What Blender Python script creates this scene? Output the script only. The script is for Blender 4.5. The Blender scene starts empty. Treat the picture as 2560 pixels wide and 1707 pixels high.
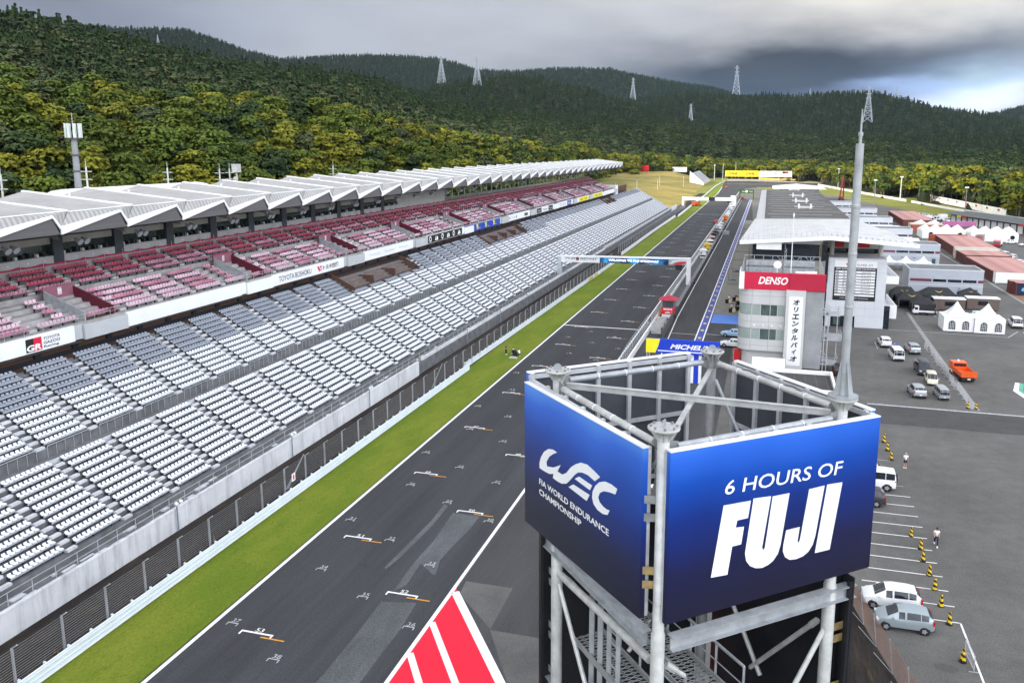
import bpy, bmesh, math, random
import numpy as np
from mathutils import Vector, Matrix
R_ = math.radians
random.seed(7); RNG = np.random.default_rng(11)
scene = bpy.context.scene
COL = scene.collection

# ---------------------------------------------------------------- camera (drone, 33 m up, keystone-corrected lens shift)
F_, PX_, PY_, PITCH_, YAW_, HC = 2046.72, 1335.0, 736.26, R_(10.0371), R_(15.8213), 33.0
cam_d = bpy.data.cameras.new('camera'); cam = bpy.data.objects.new('camera', cam_d); COL.objects.link(cam)
cam_d.sensor_fit = 'HORIZONTAL'; cam_d.sensor_width = 36.0; cam_d.lens = F_ / 2560 * 36
cam_d.shift_x = -(PX_ - 1280) / 2560; cam_d.shift_y = -(853.5 - PY_) / 2560
cam_d.clip_start = 0.5; cam_d.clip_end = 20000
_f = Vector((-math.sin(YAW_)*math.cos(PITCH_), math.cos(YAW_)*math.cos(PITCH_), -math.sin(PITCH_)))
_r = Vector((math.cos(YAW_), math.sin(YAW_), 0)); _u = _r.cross(_f)
_m = Matrix.Identity(4)
for i in range(3):
    _m[i][0] = _r[i]; _m[i][1] = _u[i]; _m[i][2] = -_f[i]
_m[0][3], _m[1][3], _m[2][3] = 0, 0, HC
cam.matrix_world = _m
scene.camera = cam

# ---------------------------------------------------------------- sky, sun, exposure
scene.view_settings.view_transform = 'Standard'; scene.view_settings.look = 'None'
scene.view_settings.exposure = 0.9; scene.view_settings.gamma = 1.0
SUN_EL, SUN_AZ = R_(27), R_(-118)          # azimuth from +Y, clockwise: behind the camera to the left
SUN_DIR = Vector((math.sin(SUN_AZ)*math.cos(SUN_EL), math.cos(SUN_AZ)*math.cos(SUN_EL), math.sin(SUN_EL)))
sun_d = bpy.data.lights.new('sun', 'SUN'); sun_d.energy = 4.2; sun_d.angle = R_(2.0); sun_d.color = (1.0, 0.9, 0.72)
sun = bpy.data.objects.new('sun', sun_d); COL.objects.link(sun)
sun.rotation_euler = SUN_DIR.to_track_quat('Z', 'Y').to_euler(); sun.location = (0, 0, 300)

world = bpy.data.worlds.new('World'); scene.world = world; world.use_nodes = True
def build_world():
    nt = world.node_tree; N = nt.nodes; L = nt.links; N.clear()
    out = N.new('ShaderNodeOutputWorld'); bg = N.new('ShaderNodeBackground'); L.new(bg.outputs[0], out.inputs[0])
    sky = N.new('ShaderNodeTexSky'); sky.sky_type = 'NISHITA'; sky.sun_disc = False
    sky.sun_elevation = SUN_EL; sky.sun_rotation = SUN_AZ; sky.air_density = 1.0; sky.dust_density = 1.5; sky.ozone_density = 2.0
    tc = N.new('ShaderNodeTexCoord'); sep = N.new('ShaderNodeSeparateXYZ'); L.new(tc.outputs['Generated'], sep.inputs[0])
    def m(op, a, b=None, c=None):
        n = N.new('ShaderNodeMath'); n.operation = op
        for i, v in enumerate((a, b, c)):
            if v is None: continue
            if isinstance(v, (int, float)): n.inputs[i].default_value = v
            else: L.new(v, n.inputs[i])
        return n.outputs[0]
    az = m('ARCTAN2', sep.outputs[0], sep.outputs[1]); el = m('ARCSINE', sep.outputs[2])
    azd = m('MULTIPLY', az, 57.2958); eld = m('MULTIPLY', el, 57.2958)
    comb = N.new('ShaderNodeCombineXYZ'); L.new(m('MULTIPLY', azd, 0.055), comb.inputs[0]); L.new(m('MULTIPLY', eld, 0.17), comb.inputs[1])
    def noise(scale, detail, rough=0.55, dist=0.0, off=0.0):
        n = N.new('ShaderNodeTexNoise'); n.inputs['Scale'].default_value = scale; n.inputs['Detail'].default_value = detail
        n.inputs['Roughness'].default_value = rough; n.inputs['Distortion'].default_value = dist
        mp = N.new('ShaderNodeMapping'); mp.inputs['Location'].default_value = (off, off*.7, 0); L.new(comb.outputs[0], mp.inputs[0]); L.new(mp.outputs[0], n.inputs['Vector'])
        return n.outputs['Fac']
    n1 = noise(1.1, 4, .5, 0.0); n2 = noise(2.6, 5, .5, 0.0, 4.0); n3 = noise(.7, 4, .5, .3, 9.0)
    wa = m('ADD', azd, m('MULTIPLY', m('SUBTRACT', n1, .5), 13.0)); we = m('ADD', eld, m('MULTIPLY', m('SUBTRACT', n2, .5), 2.6))
    def blob(a0, e0, sa, se, amp):
        x = m('DIVIDE', m('SUBTRACT', wa, a0), sa); y = m('DIVIDE', m('SUBTRACT', we, e0), se)
        return m('MULTIPLY', m('EXPONENT', m('MULTIPLY', m('ADD', m('MULTIPLY', x, x), m('MULTIPLY', y, y)), -1.0)), amp)
    def total(base, blobs):
        v = m('ADD', m('MULTIPLY', m('SUBTRACT', n3, .5), .25), base)
        for b in blobs: v = m('ADD', v, blob(*b))
        return v
    # brightness of the cloud deck (1 = mid grey cloud) and a blue amount
    val = total(CLOUD_BASE, CLOUD_BLOBS); val = m('ADD', val, m('MULTIPLY', m('SUBTRACT', n2, .5), .28)); val = m("MAXIMUM", val, .11)
    blue = total(.15, BLUE_BLOBS); blue = m('MINIMUM', m('MAXIMUM', blue, 0.0), 1.0)
    warm = m('MINIMUM', m('MAXIMUM', total(0.05, WARM_BLOBS), 0.0), 1.0)
    def mixc(f, a, b):
        n = N.new('ShaderNodeMix'); n.data_type = 'RGBA'
        if isinstance(f, (int, float)): n.inputs[0].default_value = f
        else: L.new(f, n.inputs[0])
        for i, v in ((6, a), (7, b)):
            if isinstance(v, tuple): n.inputs[i].default_value = v
            else: L.new(v, n.inputs[i])
        return n.outputs[2]
    tint = mixc(blue, (1.0, 1.0, 1.01, 1), (.5, .75, 1.3, 1)); tint = mixc(warm, tint, (1.06, 1.02, .92, 1))
    sc = N.new('ShaderNodeVectorMath'); sc.operation = 'SCALE'; L.new(tint, sc.inputs[0]); L.new(m('MULTIPLY', val, CLOUD_GAIN), sc.inputs['Scale'])
    # clear sky only shows through a break low on the right
    brk = m('MINIMUM', m('MAXIMUM', total(0.0, BREAK_BLOBS), 0.0), .75)
    up = m('MULTIPLY', m('GREATER_THAN', eld, -0.5), 1.0)
    L.new(mixc(brk, sc.outputs[0], sky.outputs[0]), bg.inputs[0])
    bg.inputs[1].default_value = 0.1
CLOUD_GAIN = 3.0; CLOUD_BASE = 1.0
# (azimuth, elevation, half width, half height, amount) in degrees
CLOUD_BLOBS = [(-44, 9, 12, 5, -.42), (-30, 7, 6, 2.5, .1), (-16, 5.2, 9, 1.8, -.25), (-3, 4.2, 9, 2.2, -.75), (6, 5.4, 10, 2.2, -.8), (13, 6.0, 6, 1.2, -.3),
               (9, 11.2, 8, 2.6, .8), (-6, 11.5, 10, 2.2, .2), (10.5, 2.9, 3.2, .9, 1.1), (14, 3.5, 3.5, .8, .95), (7.4, 4.0, 2.6, .4, .55),
               (0, 75, 400, 30, 1.6), (118, 24, 62, 26, 7.5), (-165, 24, 40, 24, 6.0)]
BLUE_BLOBS = [(-44, 8, 13, 4, .3), (-4, 3.4, 9, 1.5, .7), (7, 4.6, 9, 1.7, .65), (12, 4.2, 5, .8, .5)]
WARM_BLOBS = [(11, 10.5, 9, 3, .8), (3, 9, 8, 3, .3)]
BREAK_BLOBS = [(12.5, 4.3, 3.0, .7, .5)]
build_world()
# ---------------------------------------------------------------- helpers
class MB:
    def __init__(s): s.v = []; s.f = []; s.mi = []
    def _add(s, vs, fs, m):
        o = len(s.v); s.v += [tuple(p) for p in vs]; s.f += [tuple(i+o for i in f) for f in fs]; s.mi += [m]*len(fs); return s
    def box(s, x0, x1, y0, y1, z0, z1, m=0):
        return s._add([(x0,y0,z0),(x1,y0,z0),(x1,y1,z0),(x0,y1,z0),(x0,y0,z1),(x1,y0,z1),(x1,y1,z1),(x0,y1,z1)],
                      [(0,3,2,1),(4,5,6,7),(0,1,5,4),(1,2,6,5),(2,3,7,6),(3,0,4,7)], m)
    def poly(s, pts, m=0): return s._add(pts, [tuple(range(len(pts)))], m)
    def prism(s, p2, z0, z1, m=0):
        n = len(p2)
        a = sum(p2[i][0]*p2[(i+1) % n][1]-p2[(i+1) % n][0]*p2[i][1] for i in range(n))
        if a < 0: p2 = p2[::-1]
        vs = [(x,y,z0) for x, y in p2]+[(x,y,z1) for x, y in p2]
        return s._add(vs, [tuple(range(n))[::-1], tuple(range(n, 2*n))]+[(i,(i+1) % n,(i+1) % n+n,i+n) for i in range(n)], m)
    def ext(s, pts, vec, m=0):
        n = len(pts); q = [(p[0]+vec[0], p[1]+vec[1], p[2]+vec[2]) for p in pts]
        return s._add(list(pts)+q, [tuple(range(n))[::-1], tuple(range(n, 2*n))]+[(i,(i+1) % n,(i+1) % n+n,i+n) for i in range(n)], m)
    def tube(s, a, b, r, n=8, m=0, r2=None, cap=True):
        a = Vector(a); b = Vector(b); d = (b-a).normalized(); r2 = r if r2 is None else r2
        u = d.orthogonal().normalized(); w = d.cross(u); vs = []
        for c, rr in ((a, r), (b, r2)):
            for i in range(n):
                t = 2*math.pi*i/n; vs.append(c+u*math.cos(t)*rr+w*math.sin(t)*rr)
        fs = [(i,(i+1) % n,(i+1) % n+n,i+n) for i in range(n)]
        if cap: fs += [tuple(range(n))[::-1], tuple(range(n, 2*n))]
        return s._add(vs, fs, m)
    def bar(s, a, b, w, h, m=0, up=(0,0,1)):
        a = Vector(a); b = Vector(b); d = (b-a).normalized(); up = Vector(up)
        x = d.cross(up)
        if x.length < 1e-4: x = d.cross(Vector((1,0,0)))
        x.normalize(); y = x.cross(d).normalized(); x *= w/2; y *= h/2
        vs = [a-x-y, a+x-y, a+x+y, a-x+y, b-x-y, b+x-y, b+x+y, b-x+y]
        return s._add(vs, [(0,3,2,1),(4,5,6,7),(0,1,5,4),(1,2,6,5),(2,3,7,6),(3,0,4,7)], m)
    def lathe(s, prof, c=(0,0,0), n=16, m=0, axis='z'):
        vs = []; k = len(prof)
        for i in range(n):
            t = 2*math.pi*i/n
            for r, z in prof:
                p = (r*math.cos(t), r*math.sin(t), z)
                if axis == 'y': p = (p[0], p[2], p[1])
                if axis == 'x': p = (p[2], p[0], p[1])
                vs.append((p[0]+c[0], p[1]+c[1], p[2]+c[2]))
        fs = [(i*k+j, ((i+1) % n)*k+j, ((i+1) % n)*k+j+1, i*k+j+1) for i in range(n) for j in range(k-1)]
        return s._add(vs, fs, m)
    def obox(s, c, sx, sy, z0, z1, rz, m=0):
        co, si = math.cos(rz), math.sin(rz); p2 = []
        for a, b in ((-1,-1),(1,-1),(1,1),(-1,1)):
            x, y = a*sx/2, b*sy/2; p2.append((c[0]+x*co-y*si, c[1]+x*si+y*co))
        return s.prism(p2, z0, z1, m)
    def ring_beam(s, pts, w, h, m=0):
        for a, b in zip(pts, pts[1:]): s.bar(a, b, w, h, m)
        return s
    def mesh(s, name, mats, smooth=False):
        me = bpy.data.meshes.new(name); me.from_pydata(s.v, [], s.f)
        for mt in (mats if isinstance(mats, (list, tuple)) else [mats]): me.materials.append(mt)
        me.polygons.foreach_set('material_index', s.mi)
        if smooth: me.polygons.foreach_set('use_smooth', [True]*len(s.f))
        me.update(); return me

def put(ob, root=None):
    COL.objects.link(ob)
    if root is not None:
        ob.parent = root; ob.matrix_parent_inverse = root_matrix(root).inverted()
    return ob
def root_matrix(o):
    m = Matrix.Translation(o.location) @ o.rotation_euler.to_matrix().to_4x4()
    if o.parent is not None: m = root_matrix(o.parent) @ o.matrix_parent_inverse @ m
    return m
def part(mb, name, mats, root=None, smooth=False, label=None):
    o = put(bpy.data.objects.new(name, mb.mesh(name, mats, smooth) if isinstance(mb, MB) else mb), root)
    if label: o['label'] = label
    return o
def tag(o, label, cat, group=None):
    o['label'] = label; o['category'] = cat
    if group: o['group'] = group
    return o
def thing(name, label, cat, loc=(0,0,0), rz=0.0, group=None):
    o = bpy.data.objects.new(name, None); COL.objects.link(o); o.empty_display_size = .5
    o.location = loc; o.rotation_euler = (0, 0, rz); return tag(o, label, cat, group)
def struct(mb, name, mats, smooth=False):
    o = part(mb, name, mats, None, smooth); o['kind'] = 'structure'; return o
def kids(o): return CHILD.get(o.name, [])
def dup(root, loc, rz=0.0, label=None, group=None, scale=None):
    r = root.copy(); COL.objects.link(r); r.location = loc; r.rotation_euler = (0, 0, rz)
    if scale: r.scale = (scale,)*3 if isinstance(scale, (int, float)) else scale
    if label: r['label'] = label
    if group: r['group'] = group
    for ch in root.children:
        c = ch.copy(); COL.objects.link(c); c.parent = r; c.matrix_parent_inverse = Matrix.Identity(4)
        for g in ch.children:
            d = g.copy(); COL.objects.link(d); d.parent = c; d.matrix_parent_inverse = Matrix.Identity(4)
    return r

# ---------------------------------------------------------------- materials
_mats = {}
def S2L(c): return tuple((x/12.92 if x <= .04045 else ((x+.055)/1.055)**2.4) for x in c)
def mat(name, col, rough=.6, metal=0.0, var=.12, scale=.6, bump=0.0, bscale=8.0, emit=0.0, spec=.4, stretch=None, rnd=0.0, coord='Object', alpha=None, trans=0.0):
    if name in _mats: return _mats[name]
    m = bpy.data.materials.new(name); m.use_nodes = True; nt = m.node_tree; b = nt.nodes['Principled BSDF']; _mats[name] = m
    b.inputs['Roughness'].default_value = rough; b.inputs['Metallic'].default_value = metal; b.inputs['Specular IOR Level'].default_value = spec
    tc = nt.nodes.new('ShaderNodeTexCoord'); src = tc.outputs[coord]
    if stretch:
        mp = nt.nodes.new('ShaderNodeMapping'); mp.inputs['Scale'].default_value = stretch; nt.links.new(src, mp.inputs[0]); src = mp.outputs[0]
    if var > 0:
        n = nt.nodes.new('ShaderNodeTexNoise'); n.inputs['Scale'].default_value = scale; n.inputs['Detail'].default_value = 6; n.inputs['Roughness'].default_value = .6
        nt.links.new(src, n.inputs['Vector'])
        mr = nt.nodes.new('ShaderNodeMapRange'); mr.inputs[1].default_value = .3; mr.inputs[2].default_value = .7; mr.inputs[3].default_value = 1-var; mr.inputs[4].default_value = 1+var
        nt.links.new(n.outputs['Fac'], mr.inputs[0]); fac = mr.outputs[0]
        if rnd:
            oi = nt.nodes.new('ShaderNodeObjectInfo'); r2 = nt.nodes.new('ShaderNodeMapRange'); r2.inputs[3].default_value = 1-rnd; r2.inputs[4].default_value = 1+rnd
            nt.links.new(oi.outputs['Random'], r2.inputs[0]); mm = nt.nodes.new('ShaderNodeMath'); mm.operation = 'MULTIPLY'; nt.links.new(fac, mm.inputs[0]); nt.links.new(r2.outputs[0], mm.inputs[1]); fac = mm.outputs[0]
        vm = nt.nodes.new('ShaderNodeVectorMath'); vm.operation = 'SCALE'; vm.inputs[0].default_value = col[:3]; nt.links.new(fac, vm.inputs['Scale']); nt.links.new(vm.outputs[0], b.inputs['Base Color'])
    else: b.inputs['Base Color'].default_value = (*col[:3], 1)
    if bump > 0:
        n2 = nt.nodes.new('ShaderNodeTexNoise'); n2.inputs['Scale'].default_value = bscale; n2.inputs['Detail'].default_value = 5; nt.links.new(src, n2.inputs['Vector'])
        bp = nt.nodes.new('ShaderNodeBump'); bp.inputs['Strength'].default_value = bump; bp.inputs['Distance'].default_value = .1; nt.links.new(n2.outputs['Fac'], bp.inputs['Height']); nt.links.new(bp.outputs[0], b.inputs['Normal'])
    if emit: b.inputs['Emission Color'].default_value = (*col[:3], 1); b.inputs['Emission Strength'].default_value = emit
    if alpha is not None: b.inputs['Alpha'].default_value = alpha
    if trans: b.inputs['Transmission Weight'].default_value = trans
    return m
def nodes_of(m): return m.node_tree.nodes, m.node_tree.links, m.node_tree.nodes['Principled BSDF']
def ribs(name, ca, cb, axis, period, rough=.5, duty=.5, metal=0.0, bump=.4, dirt=.12):
    """ribbed sheet: alternating real ribs across one object axis"""
    if name in _mats: return _mats[name]
    m = mat(name, ca, rough, metal, var=0); N, L, b = nodes_of(m)
    tc = N.new('ShaderNodeTexCoord'); sp = N.new('ShaderNodeSeparateXYZ'); L.new(tc.outputs['Object'], sp.inputs[0])
    f = N.new('ShaderNodeMath'); f.operation = 'PINGPONG'; L.new(sp.outputs['XYZ'.index(axis)], f.inputs[0]); f.inputs[1].default_value = period/2
    mr = N.new('ShaderNodeMapRange'); L.new(f.outputs[0], mr.inputs[0]); mr.inputs[1].default_value = period*(duty-.12)/2; mr.inputs[2].default_value = period*(duty+.12)/2
    mx = N.new('ShaderNodeMix'); mx.data_type = 'RGBA'; mx.inputs[6].default_value = (*ca, 1); mx.inputs[7].default_value = (*cb, 1); L.new(mr.outputs[0], mx.inputs[0])
    n = N.new('ShaderNodeTexNoise'); n.inputs['Scale'].default_value = .35; n.inputs['Detail'].default_value = 6; L.new(tc.outputs['Object'], n.inputs['Vector'])
    r2 = N.new('ShaderNodeMapRange'); r2.inputs[1].default_value = .3; r2.inputs[2].default_value = .7; r2.inputs[3].default_value = 1-dirt; r2.inputs[4].default_value = 1+dirt; L.new(n.outputs['Fac'], r2.inputs[0])
    vm = N.new('ShaderNodeVectorMath'); vm.operation = 'SCALE'; L.new(mx.outputs[2], vm.inputs[0]); L.new(r2.outputs[0], vm.inputs['Scale']); L.new(vm.outputs[0], b.inputs['Base Color'])
    if bump:
        bp = N.new('ShaderNodeBump'); bp.inputs['Strength'].default_value = bump; bp.inputs['Distance'].default_value = .05; L.new(mr.outputs[0], bp.inputs['Height']); L.new(bp.outputs[0], b.inputs['Normal'])
    return m

# ---------------------------------------------------------------- lettering (real thin raised letters, cached by text)
_txt = {}
def text_mesh(body, shear=0.0, bold=0.0, space=1.0):
    k = (body, shear, bold, space)
    if k in _txt: return _txt[k]
    c = bpy.data.curves.new('text', 'FONT'); c.body = body; c.shear = shear; c.offset = bold; c.space_character = space; c.size = 1; c.resolution_u = 3
    o = bpy.data.objects.new('text', c); COL.objects.link(o)
    dg = bpy.context.evaluated_depsgraph_get(); me = bpy.data.meshes.new_from_object(o.evaluated_get(dg)); bpy.data.objects.remove(o)
    v = np.empty(len(me.vertices)*3); me.vertices.foreach_get('co', v); v = v.reshape(-1, 3)
    fs = [tuple(p.vertices) for p in me.polygons]; bpy.data.meshes.remove(me)
    _txt[k] = (v, fs); return _txt[k]
def letters(root, body, origin, xdir, updir, height, m, width=None, align='L', shear=0.0, bold=0.0, space=1.0, name='lettering', depth=.012, valign='B', lift=.006):
    v, fs = text_mesh(body, shear, bold, space)
    if len(v) == 0: return None
    lo, hi = v.min(0), v.max(0); sy = height/(hi[1]-lo[1]); sx = sy if width is None else width/(hi[0]-lo[0])
    X = Vector(xdir).normalized(); U = Vector(updir).normalized(); Nn = X.cross(U).normalized(); O = Vector(origin)
    ax = {'L': lo[0], 'C': (lo[0]+hi[0])/2, 'R': hi[0]}[align]; ay = lo[1] if valign == 'B' else (lo[1]+hi[1])/2
    pts = [O+X*((p[0]-ax)*sx)+U*((p[1]-ay)*sy)+Nn*(lift+depth) for p in v]
    mb = MB(); mb._add(pts, fs, 0)
    return part(mb, name, m, root)
def decal(root, polys, origin, xdir, updir, m, name='logo', lift=.018, depth=.012):
    """flat shapes (s,z outlines in the plane of a sign) with a few millimetres of thickness"""
    X = Vector(xdir).normalized(); U = Vector(updir).normalized(); Nn = X.cross(U).normalized(); O = Vector(origin); mb = MB()
    for i, pl in enumerate(polys):
        n = len(pl); a = sum(pl[k][0]*pl[(k+1) % n][1]-pl[(k+1) % n][0]*pl[k][1] for k in range(n))
        if a < 0: pl = pl[::-1]
        mb.ext([O+X*s+U*t+Nn*(lift-depth) for s, t in pl], Nn*depth, 0)
    return part(mb, name, m, root)
WHITE = mat('white_paint', (.8,.8,.8), .45, var=.05); BLACK = mat('black_paint', (.015,.015,.017), .5, var=.1); RED = mat('red_paint', (.62,.015,.03), .45, var=.05)
# ---------------------------------------------------------------- ground, track, lane, markings
def asphalt(name, col, streak=(1,1,1), var=.16, patch=.25, rough=.85, grain=.3):
    m = mat(name, col, rough, var=0, spec=.25); N, L, b = nodes_of(m); tc = N.new('ShaderNodeTexCoord')
    def noise(scale, detail, mapping):
        mp = N.new('ShaderNodeMapping'); mp.inputs['Scale'].default_value = mapping; L.new(tc.outputs['Object'], mp.inputs[0])
        n = N.new('ShaderNodeTexNoise'); n.inputs['Scale'].default_value = scale; n.inputs['Detail'].default_value = detail; n.inputs['Roughness'].default_value = .65; L.new(mp.outputs[0], n.inputs['Vector']); return n.outputs['Fac']
    def rng(f, lo, hi, a=.3, c=.7):
        r = N.new('ShaderNodeMapRange'); r.inputs[1].default_value = a; r.inputs[2].default_value = c; r.inputs[3].default_value = lo; r.inputs[4].default_value = hi; L.new(f, r.inputs[0]); return r.outputs[0]
    fs = [rng(noise(.09, 5, streak), 1-patch, 1+patch), rng(noise(.7, 8, streak), 1-var, 1+var), rng(noise(9, 3, (1,1,1)), 1-grain, 1+grain)]
    st = N.new('ShaderNodeMapRange')   # dark scattered spots and scuffs
    st.inputs[1].default_value = .66; st.inputs[2].default_value = .74; st.inputs[3].default_value = 1; st.inputs[4].default_value = .72; L.new(noise(.45, 7, (1, .55, 1)), st.inputs[0]); fs.append(st.outputs[0])
    f = fs[0]
    for g in fs[1:]:
        x = N.new('ShaderNodeMath'); x.operation = 'MULTIPLY'; L.new(f, x.inputs[0]); L.new(g, x.inputs[1]); f = x.outputs[0]
    vm = N.new('ShaderNodeVectorMath'); vm.operation = 'SCALE'; vm.inputs[0].default_value = col; L.new(f, vm.inputs['Scale']); L.new(vm.outputs[0], b.inputs['Base Color'])
    bp = N.new('ShaderNodeBump'); bp.inputs['Strength'].default_value = .25; bp.inputs['Distance'].default_value = .02; L.new(noise(25, 2, (1,1,1)), bp.inputs['Height']); L.new(bp.outputs[0], b.inputs['Normal'])
    return m
def grass(name, c1, c2, c3, s1=.25, s2=1.6, stretch=(1, .35, 1)):
    m = mat(name, c1, .9, var=0, spec=.15); N, L, b = nodes_of(m); tc = N.new('ShaderNodeTexCoord'); mp = N.new('ShaderNodeMapping'); mp.inputs['Scale'].default_value = stretch; L.new(tc.outputs['Object'], mp.inputs[0])
    def noise(scale, detail):
        n = N.new('ShaderNodeTexNoise'); n.inputs['Scale'].default_value = scale; n.inputs['Detail'].default_value = detail; n.inputs['Roughness'].default_value = .7; L.new(mp.outputs[0], n.inputs['Vector']); return n.outputs['Fac']
    def mix(f, a, c):
        x = N.new('ShaderNodeMix'); x.data_type = 'RGBA'; L.new(f, x.inputs[0])
        for i, v in ((6, a), (7, c)):
            if isinstance(v, tuple): x.inputs[i].default_value = (*v, 1)
            else: L.new(v, x.inputs[i])
        return x.outputs[2]
    def rng(f, a, c):
        r = N.new('ShaderNodeMapRange'); r.inputs[1].default_value = a; r.inputs[2].default_value = c; L.new(f, r.inputs[0]); return r.outputs[0]
    c = mix(rng(noise(s1, 6), .4, .62), c1, c2); c = mix(rng(noise(s2, 8), .55, .75), c, c3); 
    n3 = noise(9, 4); bp = N.new('ShaderNodeBump'); bp.inputs['Strength'].default_value = .6; bp.inputs['Distance'].default_value = .06; L.new(n3, bp.inputs['Height']); L.new(bp.outputs[0], b.inputs['Normal'])
    r = N.new('ShaderNodeMapRange'); r.inputs[1].default_value = .3; r.inputs[2].default_value = .7; r.inputs[3].default_value = .7; r.inputs[4].default_value = 1.3; L.new(n3, r.inputs[0])
    vm = N.new('ShaderNodeVectorMath'); vm.operation = 'SCALE'; L.new(c, vm.inputs[0]); L.new(r.outputs[0], vm.inputs['Scale']); L.new(vm.outputs[0], b.inputs['Base Color'])
    return m
ASPH_LOT = asphalt('worn_grey_asphalt', (.118,.115,.108), var=.14, patch=.2)
ASPH_BAND = asphalt('darker_relaid_asphalt', (.07,.07,.069), patch=.15)
ASPH_TRACK = asphalt('race_asphalt', (.044,.046,.05), streak=(1, .06, 1), var=.2, patch=.22)
ASPH_PIT = asphalt('pit_asphalt', (.055,.056,.058), streak=(1, .12, 1), patch=.2)
ASPH_PATCH = asphalt('coarse_patch_asphalt', (.088,.094,.098), streak=(1, .3, 1), var=.25, patch=.12, grain=.45)
ASPH_SLAB = asphalt('scraped_grey_slab', (.105,.104,.1), streak=(.5, .5, 1), var=.2, patch=.3)
ASPH_FAR = asphalt('pale_far_asphalt', (.12,.12,.118), patch=.1)
GRASS = grass('verge_grass', (.105,.155,.012), (.16,.19,.02), (.08,.105,.012))
FIELD = grass('field_grass', (.13,.15,.03), (.2,.2,.05), (.08,.1,.03), s1=.03, s2=.3, stretch=(1,1,1))
DRY = grass('dry_bank_grass', (.15,.145,.045), (.3,.23,.07), (.09,.1,.03), s1=.02, s2=.2, stretch=(1,1,1))
DIRT = grass('dark_service_dirt', (.022,.018,.017), (.05,.043,.038), (.075,.06,.03), s1=.2, s2=1.2, stretch=(1,.12,1))
PAINT = mat('road_paint_white', (.78,.78,.78), .6, var=.1, scale=2.5)
PAINT_OLD = mat('worn_road_paint', (.42,.43,.44), .7, var=.35, scale=3)
PAINT_OR = mat('road_paint_orange', (.62,.28,.03), .6, var=.2, scale=3); PAINT_RED = mat('road_paint_red', (.72,.004,.03), .55, var=.06, scale=2)
PAINT_BL = mat('road_paint_blue', (.025,.05,.3), .5, var=.08, scale=2); PAINT_YL = mat('road_paint_yellow', (.7,.55,.05), .5, var=.1, scale=2)

def sheet(name, pts, z, m, parent=None):
    mb = MB(); n = len(pts); a = sum(pts[i][0]*pts[(i+1) % n][1]-pts[(i+1) % n][0]*pts[i][1] for i in range(n))
    mb.poly([(x, y, z) for x, y in (pts if a > 0 else pts[::-1])])
    return struct(mb, name, m) if parent is None else part(mb, name, m, parent)
def rect(x0, x1, y0, y1): return [(x0,y0),(x1,y0),(x1,y1),(x0,y1)]
sheet('ground', rect(-6900, 6900, -2400, 8900), -.06, FIELD)
sheet('paddock_asphalt', [(-21.6,-60),(90,-60),(96,250),(104,356),(86,420),(79,470),(64,545),(46,640),(20,700),(-16,740),(-21.6,740)], 0.0, ASPH_LOT)
sheet('lot_band', [(14.0,104.0),(44,103.6),(60,111),(60,111.6),(14,111.6)], .004, ASPH_BAND)
trk = sheet('race_track', [(-36.55,-60),(-21.45,-60),(-21.45,700),(-6,760),(60,806),(60,860),(-20,905),(-43,905),(-40,760),(-36.55,640)], .008, ASPH_TRACK)
sheet('pit_entry_road', [(-21.4,-60),(-5,-60),(-4.5,118),(-4.4,330),(-9.6,562),(-20,600),(-20.2,143),(-21.4,150)], .004, ASPH_PIT)
sheet('pit_apron', rect(-9.45, -.4, 167.2, 400), .008, mat('pit_apron_concrete', (.2,.19,.165), .8, var=.18, scale=.5))
sheet('grass_verge', [(-42.8,-60),(-36.62,-60),(-36.62,640),(-40,760),(-43,880),(-46,880),(-44.3,620),(-43.2,480)], .0, GRASS)
sheet('service_road', [(-54,-60),(-42.8,-60),(-43.2,480),(-44.3,640),(-50,640),(-50.5,480)], -.004, DIRT)
sheet('runoff_road', [(-43,905),(-20,905),(60,860),(60,880),(-15,965),(-44,965)], .004, mat('gravel_trap', (.34,.28,.2), .9, var=.12, scale=.2))
sheet('paddock_kerb', [(26.6,113.0),(27.6,112.6),(29.2,180),(28.6,180)], .004, mat('pale_concrete_strip', (.27,.27,.265), .8, var=.15))
def marks(name, rects, m, z, parent=trk):
    mb = MB()
    for r in rects: mb.poly([(x, y, z) for x, y in r])
    return part(mb, name, m, parent)
def line(x0, y0, x1, y1, w):
    d = Vector((x1-x0, y1-y0)).normalized(); n = Vector((-d.y, d.x))*w/2
    p = [(x0+n.x,y0+n.y),(x0-n.x,y0-n.y),(x1-n.x,y1-n.y),(x1+n.x,y1+n.y)]
    return p
def lines(name, segs, m, z, parent=trk): return marks(name, [line(*s) for s in segs], m, z, parent)
lines('edge_line', [(-36.3,-60,-36.3,640,.3),(-36.3,640,-39.4,760,.4)], PAINT, .016)
lines('edge_line', [(-21.62,53.2,-21.62,700,.28),(-21.62,700,-6.5,757,.4)], PAINT, .016)
lines('edge_line', [(-38,824.7,18,824.7,1.2)], PAINT, .016)
lines('start_line', [(-36.15,148.9,-21.75,148.5,.42)], PAINT, .016)
lines('start_line', [(-36.1,433.7,-21.8,433.0,.5)], PAINT, .016)
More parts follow.
